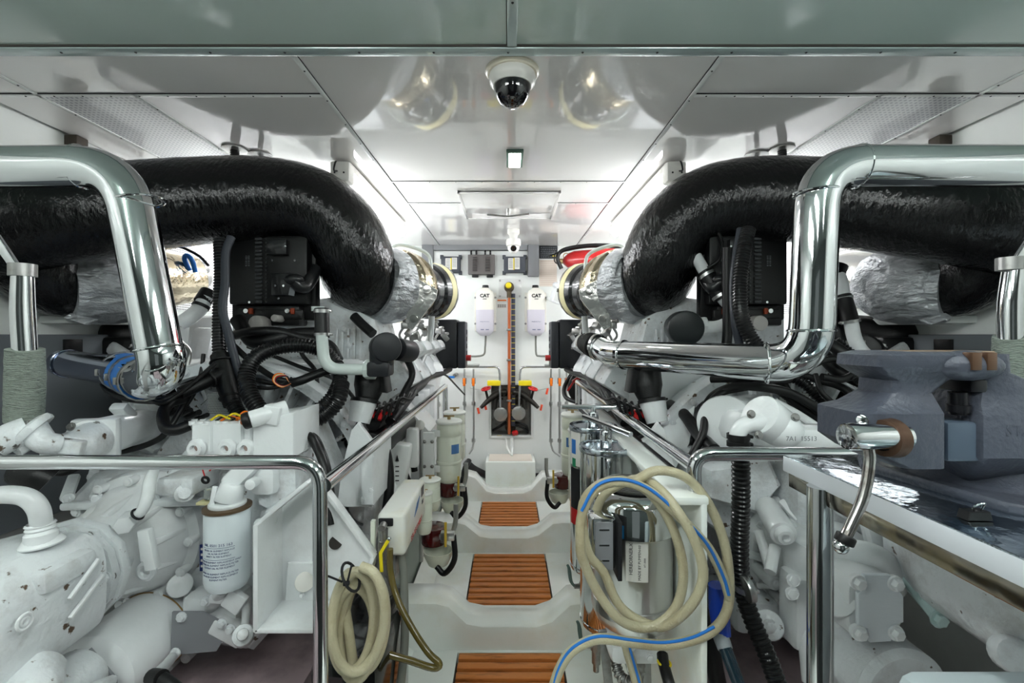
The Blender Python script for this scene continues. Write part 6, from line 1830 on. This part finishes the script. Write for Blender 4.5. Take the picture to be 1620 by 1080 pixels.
# ---------------- workbench, vise, binder clip
BZ = .965
t = thing('workbench', 'steel topped workbench with a white front edge at the right', 'workbench', V(.9, .6, 0))
b = B(); b.box((.545 + .45, .585, BZ - .004), (.90, .63, .008), .001); b.build('top', BENCH, t)
b = B(); b.box((.548, .585, BZ - .017), (.008, .634, .030), .002); b.box((.99, .897, BZ - .017), (.89, .008, .030), .002); b.build('edge', BENCHE, t)
b = B(); b.box((.556, .585, BZ - .046), (.010, .62, .030), .002); b.box((.99, .888, BZ - .046), (.87, .010, .030), .002); b.build('apron', mat('worn_reflective_apron', (.42, .38, .32, 1), .16, metal=1.0, bump=.4, bscale=9, bdist=.01), t)
for lx, ly in ((.548, .80),):
    b = B(); b.tube([V(lx, ly, BZ - .03), V(lx, ly, -.3)], .0202, 28, n=1); b.build('leg', CHROME2, t)
b = B(); b.tube([V(1.35, .80, BZ - .03), V(1.35, .80, -.3)], .0202, 20, n=1); b.build('leg', CHROME2, t)

vy = .66
def v_(px, py, Y=vy): return P(px, py, Y)
def rbox(b, pts, y, d, bev): b.prism([v_(px, py, y) for px, py in pts], (0, d, 0), bev)
t = thing('bench_vise', 'blue grey hammered bench vise bolted on the steel workbench', 'vise', V(.68, vy, BZ))
b = B()      # moving jaw: waisted upper casting on a square front block
secs = []
for (py, x0, x1, y0, y1) in ((556, 1398, 1562, .628, .70), (562, 1388, 1562, .618, .705), (580, 1386, 1562, .618, .705), (590, 1394, 1545, .622, .70), (602, 1412, 1508, .628, .70), (622, 1408, 1482, .630, .70), (645, 1380, 1496, .622, .705), (655, 1366, 1502, .612, .715), (704, 1366, 1502, .612, .715), (726, 1398, 1502, .612, .715), (742, 1430, 1502, .614, .712)):
    sec = []
    a = v_(x0, py, y0); c = v_(x1, py, y0); w = c.x - a.x; bb = min(.012, w * .2)
    for (xx, yy) in ((a.x, y0 + bb), (a.x + bb * .3, y0 + bb * .3), (a.x + bb, y0), (c.x - bb, y0), (c.x - bb * .3, y0 + bb * .3), (c.x, y0 + bb), (c.x, y1 - bb), (c.x - bb, y1), (a.x + bb, y1), (a.x, y1 - bb)):
        sec.append((xx, yy, a.z))
    secs.append(sec)
b.loft(secs)
b.sphere(V(v_(1540, 579, .62).x, .632, v_(0, 579, .62).z), (.050, .026, .021), 26)
b.build('moving_jaw', VISE, t)
b = B()
secs = []
for (py, x0, x1, y0, y1) in ((560, 1560, 1604, .63, .74), (590, 1562, 1606, .63, .74), (604, 1556, 1640, .636, .75), (640, 1552, 1690, .632, .76), (660, 1556, 1740, .625, .77), (725, 1556, 1750, .625, .77), (742, 1548, 1700, .64, .77), (765, 1530, 1690, .68, .78)):
    a = v_(x0, py, y0); c = v_(x1, py, y0); bb = .010
    secs.append([(xx, yy, a.z) for (xx, yy) in ((a.x, y0 + bb), (a.x + bb * .3, y0 + bb * .3), (a.x + bb, y0), (c.x - bb, y0), (c.x - bb * .3, y0 + bb * .3), (c.x, y0 + bb), (c.x, y1 - bb), (c.x - bb, y1), (a.x + bb, y1), (a.x, y1 - bb))])
b.loft(secs)
b.build('fixed_jaw', VISE, t)
b = B(); b.box(v_(1528, 693, .66), (.10, .05, .055), .004); b.build('slide', mat('vise_slide_blue', rgb(72, 84, 98), .42), t)
b = B()
b.lathe([(0, 0), (.105, 0), (.115, .004), (.115, .014), (.10, .020), (.085, .040), (0, .045)], V(.765, .735, BZ), (0, 0, 1), 40)
b.prism([V(.62, .80, BZ), V(.66, .60, BZ), V(.70, .570, BZ), (.76, .575, BZ), (.82, .62, BZ), V(.84, .70, BZ), V(.80, .84, BZ), V(.66, .86, BZ)], (0, 0, .014), .003)
b.build('base', VISE, t)
b = B()
for (x, y) in ((.715, .598), (.665, .78), (.83, .72)): b.cut(); b.hexbolt((x, y, BZ + .014), (0, 0, 1), .018, .016)
b.build('base_bolt', STEEL, t)
b = B(); b.lathe([(0, .002), (.0135, .001), (.0165, 0), (.0175, .006), (.0165, .04), (.016, .085), (0, .085)], v_(1339, 690, .592), V(1, .12, -.03), 30); b.build('screw', CHROME2, t)
b = B(); b.lathe([(.0165, 0), (.024, .003), (.026, .02), (.018, .03)], v_(1394, 693, .604), V(1, .25, -.02), 26); b.build('collar', RUST, t)
b = B(); b.cyl(v_(1364, 664, .62), v_(1364, 664, .605), .007, seg=14, bev=.002); b.build('grease_fitting', CHROME2, t)
b = B(); b.tube([v_(1372, 690, .60), v_(1376, 730, .60), v_(1366, 785, .595), v_(1346, 832, .592), v_(1337, 850, .59)], .0070, 14); b.build('handle', RUSTCH, t)
b = B(); b.cyl(v_(1340, 846, .59), v_(1334, 859, .59), .0115, seg=14, bev=.002); b.mat(1); b.sphere(v_(1330, 864, .59), .0095, 14); b.build('handle_end', [RUBBER, CHROME2], t)
for px_ in (1538, 1562):
    b = B(); b.box(v_(px_, 571, .612), (.013, .014, .024), .001); b.build('jaw_insert', mat('brown_jaw_insert', rgb(96, 72, 56), .35, metal=.5), t)
b = B(); b.box(v_(1480, 556, .66), (.12, .05, .003), .001); b.build('jaw_top', mat('tan_jaw_top', rgb(150, 126, 104), .35, metal=.3), t)
b = B(); b.box(v_(1522, 608, .66), (.024, .05, .018), .003); b.cyl(v_(1515, 620, .65), v_(1517, 655, .65), .011, seg=16); b.lathe([(0, 0), (.014, 0), (.014, .01), (0, .01)], v_(1516, 640, .65), (0, 0, -1), 12); b.build('inner_screw', mat('oily_black', rgb(30, 30, 34), .3, metal=.4), t)
b = B(); text_into(b, 'STANLEY', v_(1642, 682, .6255), (1, 0, 0), (0, 0, 1), .022, .002); b.build('raised_lettering', VISE, t)

t = thing('binder_clip', 'black binder clip with silver wire arms on the steel bench top', 'clip', V(.60, .575, BZ))
c = V(P(1552, 0, .575).x, .575, BZ)
b = B(); b.prism([c + V(-.016, 0, .001), c + V(.016, 0, .001), c + V(.013, .0, .012), c + V(-.013, 0, .012)], (0, .016, 0), .001); b.build('body', RUBBER, t)
b = B(); b.tube([c + V(-.005, .004, .012), c + V(-.012, -.004, .022), c + V(-.006, -.010, .027), c + V(.0, -.004, .022), c + V(.004, .004, .012)], .0009, 6); b.tube([c + V(.0, .012, .012), c + V(.012, .012, .018), c + V(.016, .016, .012)], .0009, 6); b.build('wire_arm', CHROME2, t)
# ================================================================== BLACK HOSES AND CABLES
def hose(label, pts, r, m=None, corr=None, grp=None, name='black_hose', cat='hose', n=6):
    b = B(); b.tube([P(*p) for p in pts], r, 14, n=n, corr=corr)
    return tag(b.build(name, m or RUBBER), label, cat, grp)
LC = (.011, .0016)
hose('thick corrugated loom rising vertically left of the black control box', [(348, 378, 1.66), (350, 430, 1.64), (348, 480, 1.62), (347, 530, 1.60), (348, 568, 1.58)], .022, LOOM, LC, name='corrugated_loom', n=8)
hose('flat grey sheathed cable beside the vertical corrugated loom', [(366, 375, 1.64), (357, 400, 1.62), (356, 450, 1.60), (352, 490, 1.58), (362, 530, 1.57), (378, 590, 1.56), (396, 625, 1.55)], .014, mat('slate_sheath', rgb(58, 62, 70), .45), name='sheathed_cable')
t = thing('loom_tee', 'black plastic T connector joining looms left of the lower corrugated loops', 'connector', P(355, 600, 1.5), 'black T connectors')
b = B(); b.tube([P(348, 562, 1.56), P(356, 600, 1.53), P(368, 640, 1.5)], [.030, .032, .027], 18, n=3); b.tube([P(352, 590, 1.53), P(320, 606, 1.47), P(285, 622, 1.42)], [.026, .022, .020], 16, n=3); b.build('body', BPLAS, t)
b = B()
for (x, y, Y, r_) in ((350, 572, 1.55, .033), (364, 628, 1.51, .031), (334, 600, 1.49, .026)): b.ring(P(x, y, Y), P(356, 600, 1.53) - P(348, 562, 1.56) if r_ > .03 else P(285, 622, 1.42) - P(352, 590, 1.53), r_ * .97, .004)
b.build('collar', BPLAS, t)
hose('corrugated loom dropping from the left T connector to the valve block', [(368, 636, 1.5), (378, 655, 1.48), (392, 670, 1.46)], .022, LOOM, LC, name='corrugated_loom')
hose('large corrugated loom looping from the valve block up under the control box', [(415, 655, 1.42), (396, 625, 1.44), (390, 595, 1.47), (402, 568, 1.5), (430, 552, 1.53), (470, 546, 1.56), (505, 552, 1.58), (530, 575, 1.6), (538, 600, 1.58)], .025, LOOM, LC, name='corrugated_loom', n=8)
hose('upper of two corrugated looms curving down right of the valve block', [(532, 575, 1.58), (538, 598, 1.55), (528, 625, 1.5), (505, 648, 1.48), (478, 657, 1.45), (452, 660, 1.44)], .023, LOOM, LC, name='corrugated_loom', n=8)
hose('lower of two corrugated looms curving down right of the valve block', [(541, 605, 1.5), (535, 632, 1.46), (515, 655, 1.44), (488, 668, 1.42), (462, 672, 1.41), (440, 672, 1.41)], .024, LOOM, LC, name='corrugated_loom', n=8)
hose('black cable arching below the control box on the left', [(372, 530, 1.7), (400, 525, 1.66), (440, 525, 1.66), (480, 535, 1.68), (520, 545, 1.7), (536, 570, 1.68)], .018, RUBBER)
hose('bundle of black cable under the left control box', [(375, 505, 1.72), (400, 540, 1.68), (430, 538, 1.66), (462, 530, 1.68), (500, 528, 1.72)], .026, BPLAS)
hose('long black cable slanting under the left corrugated loop', [(368, 545, 1.6), (395, 570, 1.58), (425, 592, 1.58), (450, 602, 1.58), (480, 600, 1.6)], .010)
hose('black connector cable between the left looms', [(402, 600, 1.52), (430, 606, 1.52), (455, 606, 1.52), (475, 600, 1.53)], .008)
hose('fat black connector plug in front of the left white plenum', [(462, 606, 1.5), (478, 601, 1.5), (495, 594, 1.52), (520, 585, 1.56)], .015, BPLAS, name='cable_plug', cat='plug')
hose('thin black cable hanging in the middle of the left corrugated loop', [(402, 612, 1.5), (425, 614, 1.5), (445, 610, 1.5), (462, 598, 1.5)], .006)
b = B()
random.seed(2)
for k, m_ in enumerate((0, 1, 2, 3)):
    b.mat(m_); b.tube([P(458, 604, 1.47), P(448 + k * 2, 592 + k, 1.46), P(436 + k, 592 + 2 * k, 1.46), P(432 + k * 2, 602 + k, 1.46), P(445 + k, 612 - k, 1.46), P(460, 606, 1.47)], .0022, 6)
tag(b.build('loose_wires', [ORANGE, CREAM, RED, RUBBER]), 'curl of red, orange and cream wires in front of the left plenum', 'wires')
hose('wide black hose sagging from the blue sleeved pipe on the left', [(160, 600, 1.5), (172, 618, 1.46), (200, 630, 1.42), (245, 634, 1.38), (270, 628, 1.40), (285, 622, 1.42)], .010)
hose('second black hose sagging parallel below the blue sleeved pipe', [(186, 608, 1.4), (210, 622, 1.38), (235, 632, 1.36), (262, 636, 1.36), (300, 610, 1.42), (340, 575, 1.5)], .007)
hose('black rubber bend wrapped around the left oil cooler end', [(300, 672, 1.34), (278, 680, 1.32), (262, 676, 1.32), (258, 655, 1.36), (268, 638, 1.4), (290, 630, 1.44)], .016)
hose('black cable loops low beside the left oil cooler', [(180, 716, 1.38), (210, 710, 1.4), (240, 700, 1.42), (262, 685, 1.42), (285, 650, 1.46), (300, 625, 1.5)], .009)
hose('black hose below the left oil cooler, just above the rail', [(70, 745, 1.3), (100, 748, 1.3), (125, 738, 1.32), (150, 726, 1.35)], .009)
hose('short fat dark coupling beneath the left oil cooler flange', [(30, 745, 1.15), (60, 752, 1.15), (78, 760, 1.16)], .034, BPLAS)
hose('thin cable draped over the left lagged branch', [(270, 388, 1.95), (290, 392, 1.98), (315, 405, 2.0), (330, 420, 2.0)], .006)
hose('blue hose loop above the left outboard turbocharger outlet', [(309, 430, 2.0), (304, 412, 1.98), (296, 404, 1.98), (292, 410, 1.98), (300, 428, 2.0)], .010, BLUE)
hose('black cable bundle beside the left rail post', [(470, 690, 1.3), (490, 690, 1.28), (500, 705, 1.27), (512, 735, 1.24), (518, 780, 1.22), (522, 830, 1.2)], .012)
hose('second black cable beside the left rail post', [(478, 685, 1.32), (498, 692, 1.3), (510, 715, 1.3), (519, 745, 1.28), (526, 800, 1.26)], .010)
hose('thick black hose dropping behind the white pump cover', [(600, 690, 1.62), (612, 720, 1.6), (616, 770, 1.58), (608, 830, 1.55)], .017)
hose('black cable slanting behind the printed cover', [(632, 720, 1.9), (642, 750, 1.9), (655, 780, 1.9)], .012)
hose('flat dark strap near the left canister frame', [(648, 690, 2.0), (652, 720, 2.0), (656, 745, 2.0)], .014)
hose('thin drooping cable from the left instrument box to the first riser', [(690, 590, 2.7), (706, 594, 2.9), (720, 608, 3.2), (735, 624, 3.75)], .006)
hose('black corrugated hose under the orange pipe, left of the pedestal', [(742, 728, 3.4), (734, 748, 3.3), (731, 796, 3.2)], .02)
for s, side in ((-1, 'left'), (1, 'right')):
    def Q(px, py, Y, s=s):
        v = P(px, py, Y); v.x *= -s; return v
    t = thing('alternator', 'dark alternator under the outboard turbocharger of the %s engine' % side, 'alternator', Q(255, 620, 1.85), 'alternators')
    b = B(); b.cyl(Q(240, 560, 2.05), Q(252, 560, 1.80), .085, seg=32, bev=.015); b.box(Q(262, 590, 1.9), (.16, .14, .10), .02); b.build('body', BPLAS, t)
    b = B(); b.lathe([(.02, 0), (.07, 0), (.07, .006), (.02, .006)], Q(252, 560, 1.795), (0, -1, 0), 24, closedprof=True); b.bolts(Q(252, 560, 1.79), (0, -1, 0), .055, 6, .008); b.build('end_plate', STEELD, t)
    b = B(); b.cyl(Q(277, 553, 1.8), Q(277, 553, 1.76), .020, seg=18, bev=.003); b.tube([Q(285, 540, 1.78), Q(300, 556, 1.74), Q(296, 580, 1.72)], .008, 8); b.build('terminal', STEELD, t)
for s, side in ((-1, 'left'), (1, 'right')):
    def Q(px, py, Y, s=s):
        v = P(px, py, Y); v.x *= -s; return v
    t = thing('harness_box', 'black wiring junction box below the outboard turbocharger, %s engine' % side, 'junction box', Q(275, 640, 1.72), 'black junction boxes')
    b = B(); b.box(Q(268, 612, 1.74), (.20, .12, .11), .012); b.cut(); b.box(Q(212, 560, 1.95), (.16, .2, .15), .02); b.build('case', BPLAS, t)
    b = B()
    for k in range(5):
        b.tube([Q(244 + k * 11, 622, 1.67), Q(242 + k * 13, 640, 1.63), Q(252 + k * 15, 652 + k * 2, 1.58), Q(276 + k * 13, 640 + k * 4, 1.54)], .008 + .002 * (k % 2), 8)
    b.build('cable', RUBBER, t)
    b = B(); b.cyl(Q(256, 604, 1.68), Q(256, 604, 1.655), .014, seg=14); b.cyl(Q(276, 606, 1.68), Q(276, 606, 1.655), .011, seg=14); b.build('plug', STEELD, t)
hose('thick black hose from the right junction box toward the vise', [(1300, 560, 1.6), (1325, 585, 1.56), (1352, 598, 1.52), (1380, 612, 1.5), (1400, 640, 1.48)], .024)
hose('black corrugated hose beside the thick one near the vise', [(1320, 540, 1.62), (1350, 565, 1.58), (1375, 585, 1.55), (1398, 600, 1.52)], .020, LOOM, LC, name='corrugated_loom')
hose('black cable crossing behind the polished elbow foot', [(1215, 560, 1.6), (1250, 585, 1.56), (1290, 600, 1.54), (1330, 612, 1.52), (1365, 640, 1.48)], .012)
hose('black cable hanging behind the left T connector', [(322, 560, 1.62), (318, 590, 1.6), (308, 620, 1.58), (290, 648, 1.5)], .007)
hose('black cable diving from the left control box to the plenum', [(470, 525, 1.75), (478, 560, 1.72), (500, 590, 1.7), (498, 640, 1.66), (478, 650, 1.6)], .008)
hose('black cable crossing the upper left plenum face', [(392, 548, 1.72), (440, 566, 1.7), (480, 582, 1.68), (530, 600, 1.66), (560, 630, 1.66), (572, 660, 1.64)], .007)
hose('black coupling on the left white plenum corner', [(560, 500, 1.9), (575, 515, 1.88), (590, 528, 1.86)], .020, BPLAS)
hose('black hose from the left elbow cap down the engine flank', [(640, 560, 1.82), (652, 590, 1.84), (640, 620, 1.8), (622, 650, 1.74)], .014)
# right side bundle
hose('thick corrugated loom rising vertically right of the white coolant pipe', [(1184, 362, 1.64), (1176, 400, 1.62), (1170, 450, 1.6), (1172, 495, 1.58), (1185, 530, 1.57), (1205, 556, 1.56)], .024, LOOM, LC, name='corrugated_loom', n=8)
hose('slate sheathed cable beside the right vertical loom', [(1172, 362, 1.66), (1164, 410, 1.64), (1160, 460, 1.62), (1163, 510, 1.6), (1170, 545, 1.6)], .014, mat('slate_sheath_dark', rgb(48, 52, 60), .45), name='sheathed_cable')
hose('flat black bar standing left of the right vertical loom', [(1150, 392, 1.72), (1150, 440, 1.72), (1151, 520, 1.72), (1148, 555, 1.72)], .018, BPLAS, name='loom_guard', cat='guard')
hose('thin cable hooking over the right duct end', [(1135, 365, 1.8), (1142, 385, 1.78), (1138, 410, 1.76), (1120, 424, 1.78)], .007)
hose('black cable from polished elbow down to the right rail', [(1300, 535, 1.55), (1330, 555, 1.5), (1350, 570, 1.48), (1365, 590, 1.46)], .020)
hose('black cable running along the top of the right heat exchanger', [(1115, 645, 1.5), (1130, 625, 1.48), (1160, 612, 1.45), (1200, 612, 1.42), (1250, 622, 1.4), (1300, 650, 1.38), (1330, 668, 1.36)], .014)
hose('fat black bundle crossing the right heat exchanger', [(1125, 600, 1.55), (1160, 600, 1.5), (1210, 606, 1.46), (1262, 640, 1.42), (1300, 668, 1.4)], .012)
hose('black hose curving round the right heat exchanger front', [(1250, 600, 1.46), (1180, 612, 1.46), (1140, 622, 1.46), (1118, 648, 1.44), (1112, 685, 1.4), (1095, 720, 1.38)], .012)
hose('black sheathed cable ending in bare wires by the right rail', [(1060, 640, 1.7), (1082, 655, 1.6), (1100, 680, 1.5), (1118, 700, 1.4), (1130, 712, 1.34)], .020)
hose('black hose draped along the right engine shoulder', [(960, 590, 2.2), (985, 610, 2.0), (1010, 632, 1.85), (1050, 640, 1.75), (1085, 650, 1.68), (1110, 690, 1.6)], .010)
hose('large black hose behind the slanted right cable', [(1108, 690, 1.56), (1104, 720, 1.54), (1092, 745, 1.52)], .022)
hose('corrugated loom descending between elbow and vise', [(1240, 590, 1.5), (1270, 605, 1.48), (1292, 625, 1.46), (1312, 642, 1.44)], .017, LOOM, LC, name='corrugated_loom')
hose('corrugated loom just left of the vise jaw', [(1350, 595, 1.45), (1366, 608, 1.44), (1376, 630, 1.44)], .014, LOOM, LC, name='corrugated_loom')
hose('black cable looping down to the bench corner', [(1290, 592, 1.46), (1300, 620, 1.42), (1322, 640, 1.4), (1340, 655, 1.36), (1330, 675, 1.3), (1305, 695, 1.26)], .008)
hose('black loop of cable under the polished right elbow', [(1270, 590, 1.5), (1290, 575, 1.5), (1315, 568, 1.5), (1345, 575, 1.48), (1352, 590, 1.46), (1330, 600, 1.46), (1300, 596, 1.46)], .012)
hose('black pipe slanting from loom to bench corner', [(1205, 555, 1.56), (1240, 610, 1.5), (1262, 650, 1.45), (1300, 690, 1.4)], .015)
hose('pale pipe slanting below the black cables on the right', [(1225, 635, 1.4), (1262, 655, 1.38), (1300, 680, 1.36)], .012, WHITE, name='pale_pipe', cat='pipe')
hose('black upright hose right of the polished elbow, over the vise', [(1328, 420, 1.85), (1318, 450, 1.84), (1314, 500, 1.82), (1330, 540, 1.8)], .032, BPLAS)
hose('black loom passing over the right fuel rail', [(912, 640, 2.3), (925, 655, 2.2), (945, 668, 2.1), (958, 678, 2.0)], .008)
hose('black loop hose at the right far rail post', [(905, 590, 3.0), (893, 612, 2.9), (895, 628, 2.8), (912, 636, 2.7), (935, 642, 2.6), (948, 655, 2.5)], .013)
t = thing('round_cover', 'round grey disc with a black rim near the right far handrail post', 'cover', P(930, 640, 2.9))
b = B(); b.cyl(P(925, 612, 3.0), P(928, 614, 2.85), .115, seg=32, bev=.008); b.build('rim', RUBBER, t)
b = B(); b.cyl(P(932, 616, 2.84), P(932, 616, 2.82), .078, seg=32, bev=.003); b.build('disc', SHIELD, t)
b = B(); b.obox(P(906, 604, 2.78), P(926, 590, 2.78), .03, .02, .004); b.obox(P(898, 618, 2.8), P(908, 603, 2.78), .012, .012, .003); b.build('red_tag', RED, t)
t = thing('cylindrical_sensor', 'short dark cylinder with red ends below the instrument box on the right', 'sensor', P(961, 610, 2.2))
b = B(); b.cyl(P(961, 582, 2.2), P(961, 598, 2.2), .026, seg=20, bev=.003); b.build('body', mat('dark_green_grey', rgb(50, 60, 58), .4), t)
b = B(); b.cyl(P(959, 572, 2.2), P(960, 582, 2.2), .018, seg=14); b.cyl(P(956, 600, 2.2), P(962, 606, 2.18), .022, seg=14); b.build('red_end', RED, t)

# white covers and rods on the right engine flank
t = thing('engine_cover_plate', 'white curved engine cover plate right of the handrail, above the coaming', 'cover', P(1040, 700, 1.6))
b = B(); b.prism([P(1005, 705, 1.55), P(1068, 665, 1.6), P(1100, 640, 1.6), P(1092, 700, 1.55), P(1070, 740, 1.5), P(1048, 752, 1.48)], (0, .03, 0), .003); b.build('plate', WHITE, t)
hose('black ribbed breather hose below the right rail', [(1010, 665, 1.8), (1022, 678, 1.72), (1035, 692, 1.66)], .035, LOOM, (.02, .003), name='breather_hose')
hose('pale rod slanting on the right engine flank', [(972, 600, 2.1), (985, 622, 2.0), (998, 645, 1.9)], .014, WHITE, name='pale_rod', cat='rod')
b = B()
random.seed(21)
for k in range(16):
    x = 965 + k * 6; y = 612 + k * 5.2; Y = 2.15 - k * .032
    p = P(x + random.uniform(-4, 14), y + random.uniform(-22, 2), Y)
    b.mat(random.choice((0, 0, 1, 2)))
    b.box(p, (.03, .04, .025), .005, rot=(k, k * 1.7, k * .6))
    b.mat(random.choice((0, 0, 2)))
    b.tube([p, p + V(random.uniform(-.03, .03), .02, -.04), p + V(random.uniform(-.05, .05), .02, -.08)], .006, 6)
b.mat(3); b.box(P(975, 640, 2.0), (.03, .03, .04), .004, rot=(.3, .4, 0)); b.box(P(1000, 668, 1.9), (.03, .02, .02), .004)
tag(b.build('connector_cluster', [BPLAS, STEELD, WHITE, ORANGE]), 'cluster of black and white connectors along the right handrail', 'connectors')
b = B()
for k in range(14):
    x = 650 - k * 7; y = 608 + k * 6.5; Y = 2.2 - k * .04
    p = P(x + random.uniform(-12, 8), y + random.uniform(-20, 4), Y)
    b.mat(random.choice((0, 0, 1, 2)))
    b.box(p, (.03, .04, .025), .005, rot=(k, k * 1.7, k * .6))
    b.mat(random.choice((0, 0, 2)))
    b.tube([p, p + V(random.uniform(-.03, .03), .02, -.04), p + V(random.uniform(-.05, .05), .02, -.08)], .006, 6)
tag(b.build('connector_cluster', [BPLAS, STEELD, WHITE]), 'cluster of black and white connectors along the left handrail', 'connectors')

# ================================================================== parts of parts
SUBS = {
    'strainer_cylinder': {'weld_ring': 'cylinder', 'white_sticker': 'cylinder', 'blue_sticker': 'cylinder', 'green_sticker': 'cylinder', 'black_sticker': 'cylinder', 'red_sticker': 'cylinder', 'stem': 'lid', 'tee_handle': 'lid', 'lever': 'drain_valve'},
    'coolant_bottle': {'cap': 'tank', 'logo': 'tank', 'small_print': 'tank'},
    'oil_filter': {'rim': 'canister', 'print': 'canister'},
    'turbocharger': {'bracket': 'heat_shield', 'cuff': 'blanket'},
    'control_module': {'sticker': 'case'},
    'fuse_holder': {'terminal': 'case'},
    'coolant_pipe': {'clamp': 'rubber_sleeve'},
    'drain_valve': {'knob': 'lever'},
    'bench_vise': {'jaw_insert': 'moving_jaw', 'grease_fitting': 'moving_jaw', 'jaw_top': 'moving_jaw', 'handle_end': 'handle', 'raised_lettering': 'fixed_jaw', 'base_bolt': 'base', 'collar': 'screw'},
    'marine_gearbox': {'hex_plug': 'valve_block', 'solenoid': 'valve_block', 'emblem': 'casing', 'stud': 'output_housing', 'tie_rod': 'output_housing'},
    'marine_engine': {'bolt': 'flywheel_housing'},
    'control_box': {'screw': 'case', 'sticker': 'case', 'terminal_row': 'case', 'fuse': 'bracket', 'white_plug': 'bracket'},
    'display_box': {'display': 'front_panel', 'button': 'front_panel'},
    'filter_canister': {'tee_handle': 'lid', 'sticker': 'housing'},
    'pump_motor': {'label_plate': 'cylinder', 'fan_grille': 'cap', 'vent_disc': 'cap', 'blue_band': 'cap', 'lettering': 'cylinder', 'cover': 'terminal_box', 'slot': 'terminal_box', 'gasket': 'terminal_box'},
    'air_filter': {'band': 'housing', 'clamp': 'housing'},
    'gear_pump': {'bolt': 'cover'},
    'control_enclosure': {'red_lettering': 'cover', 'logo': 'cover', 'opening': 'cover'},
    'oil_cooler': {'stamp': 'shell', 'bolt': 'end_housing'},
    'warning_sign': {'bar': 'sticker', 'lettering': 'sticker'},
    'tube_light': {'cable': 'end_cap'},
    'level_gauge': {'mark': 'strip'},
    'mounting_bracket': {'hole': 'plate', 'cap': 'plate'},
    'cooling_pipe': {'red_marker': 'blue_hose'},
    'fuel_bowl': {'lever': 'pipe'},
    'conduit': {},
}
for root in [o for o in COL.objects if o.parent is None]:
    m_ = SUBS.get(root.name.split('.')[0])
    if not m_:
        continue
    kids = list(root.children)
    for k in kids:
        tgt = m_.get(k.name.split('.')[0])
        if tgt:
            q = [c for c in kids if c.name.split('.')[0] == tgt]
            if q:
                k.parent = q[0]
for o in list(COL.objects):
    if '_o' in o:
        del o['_o']
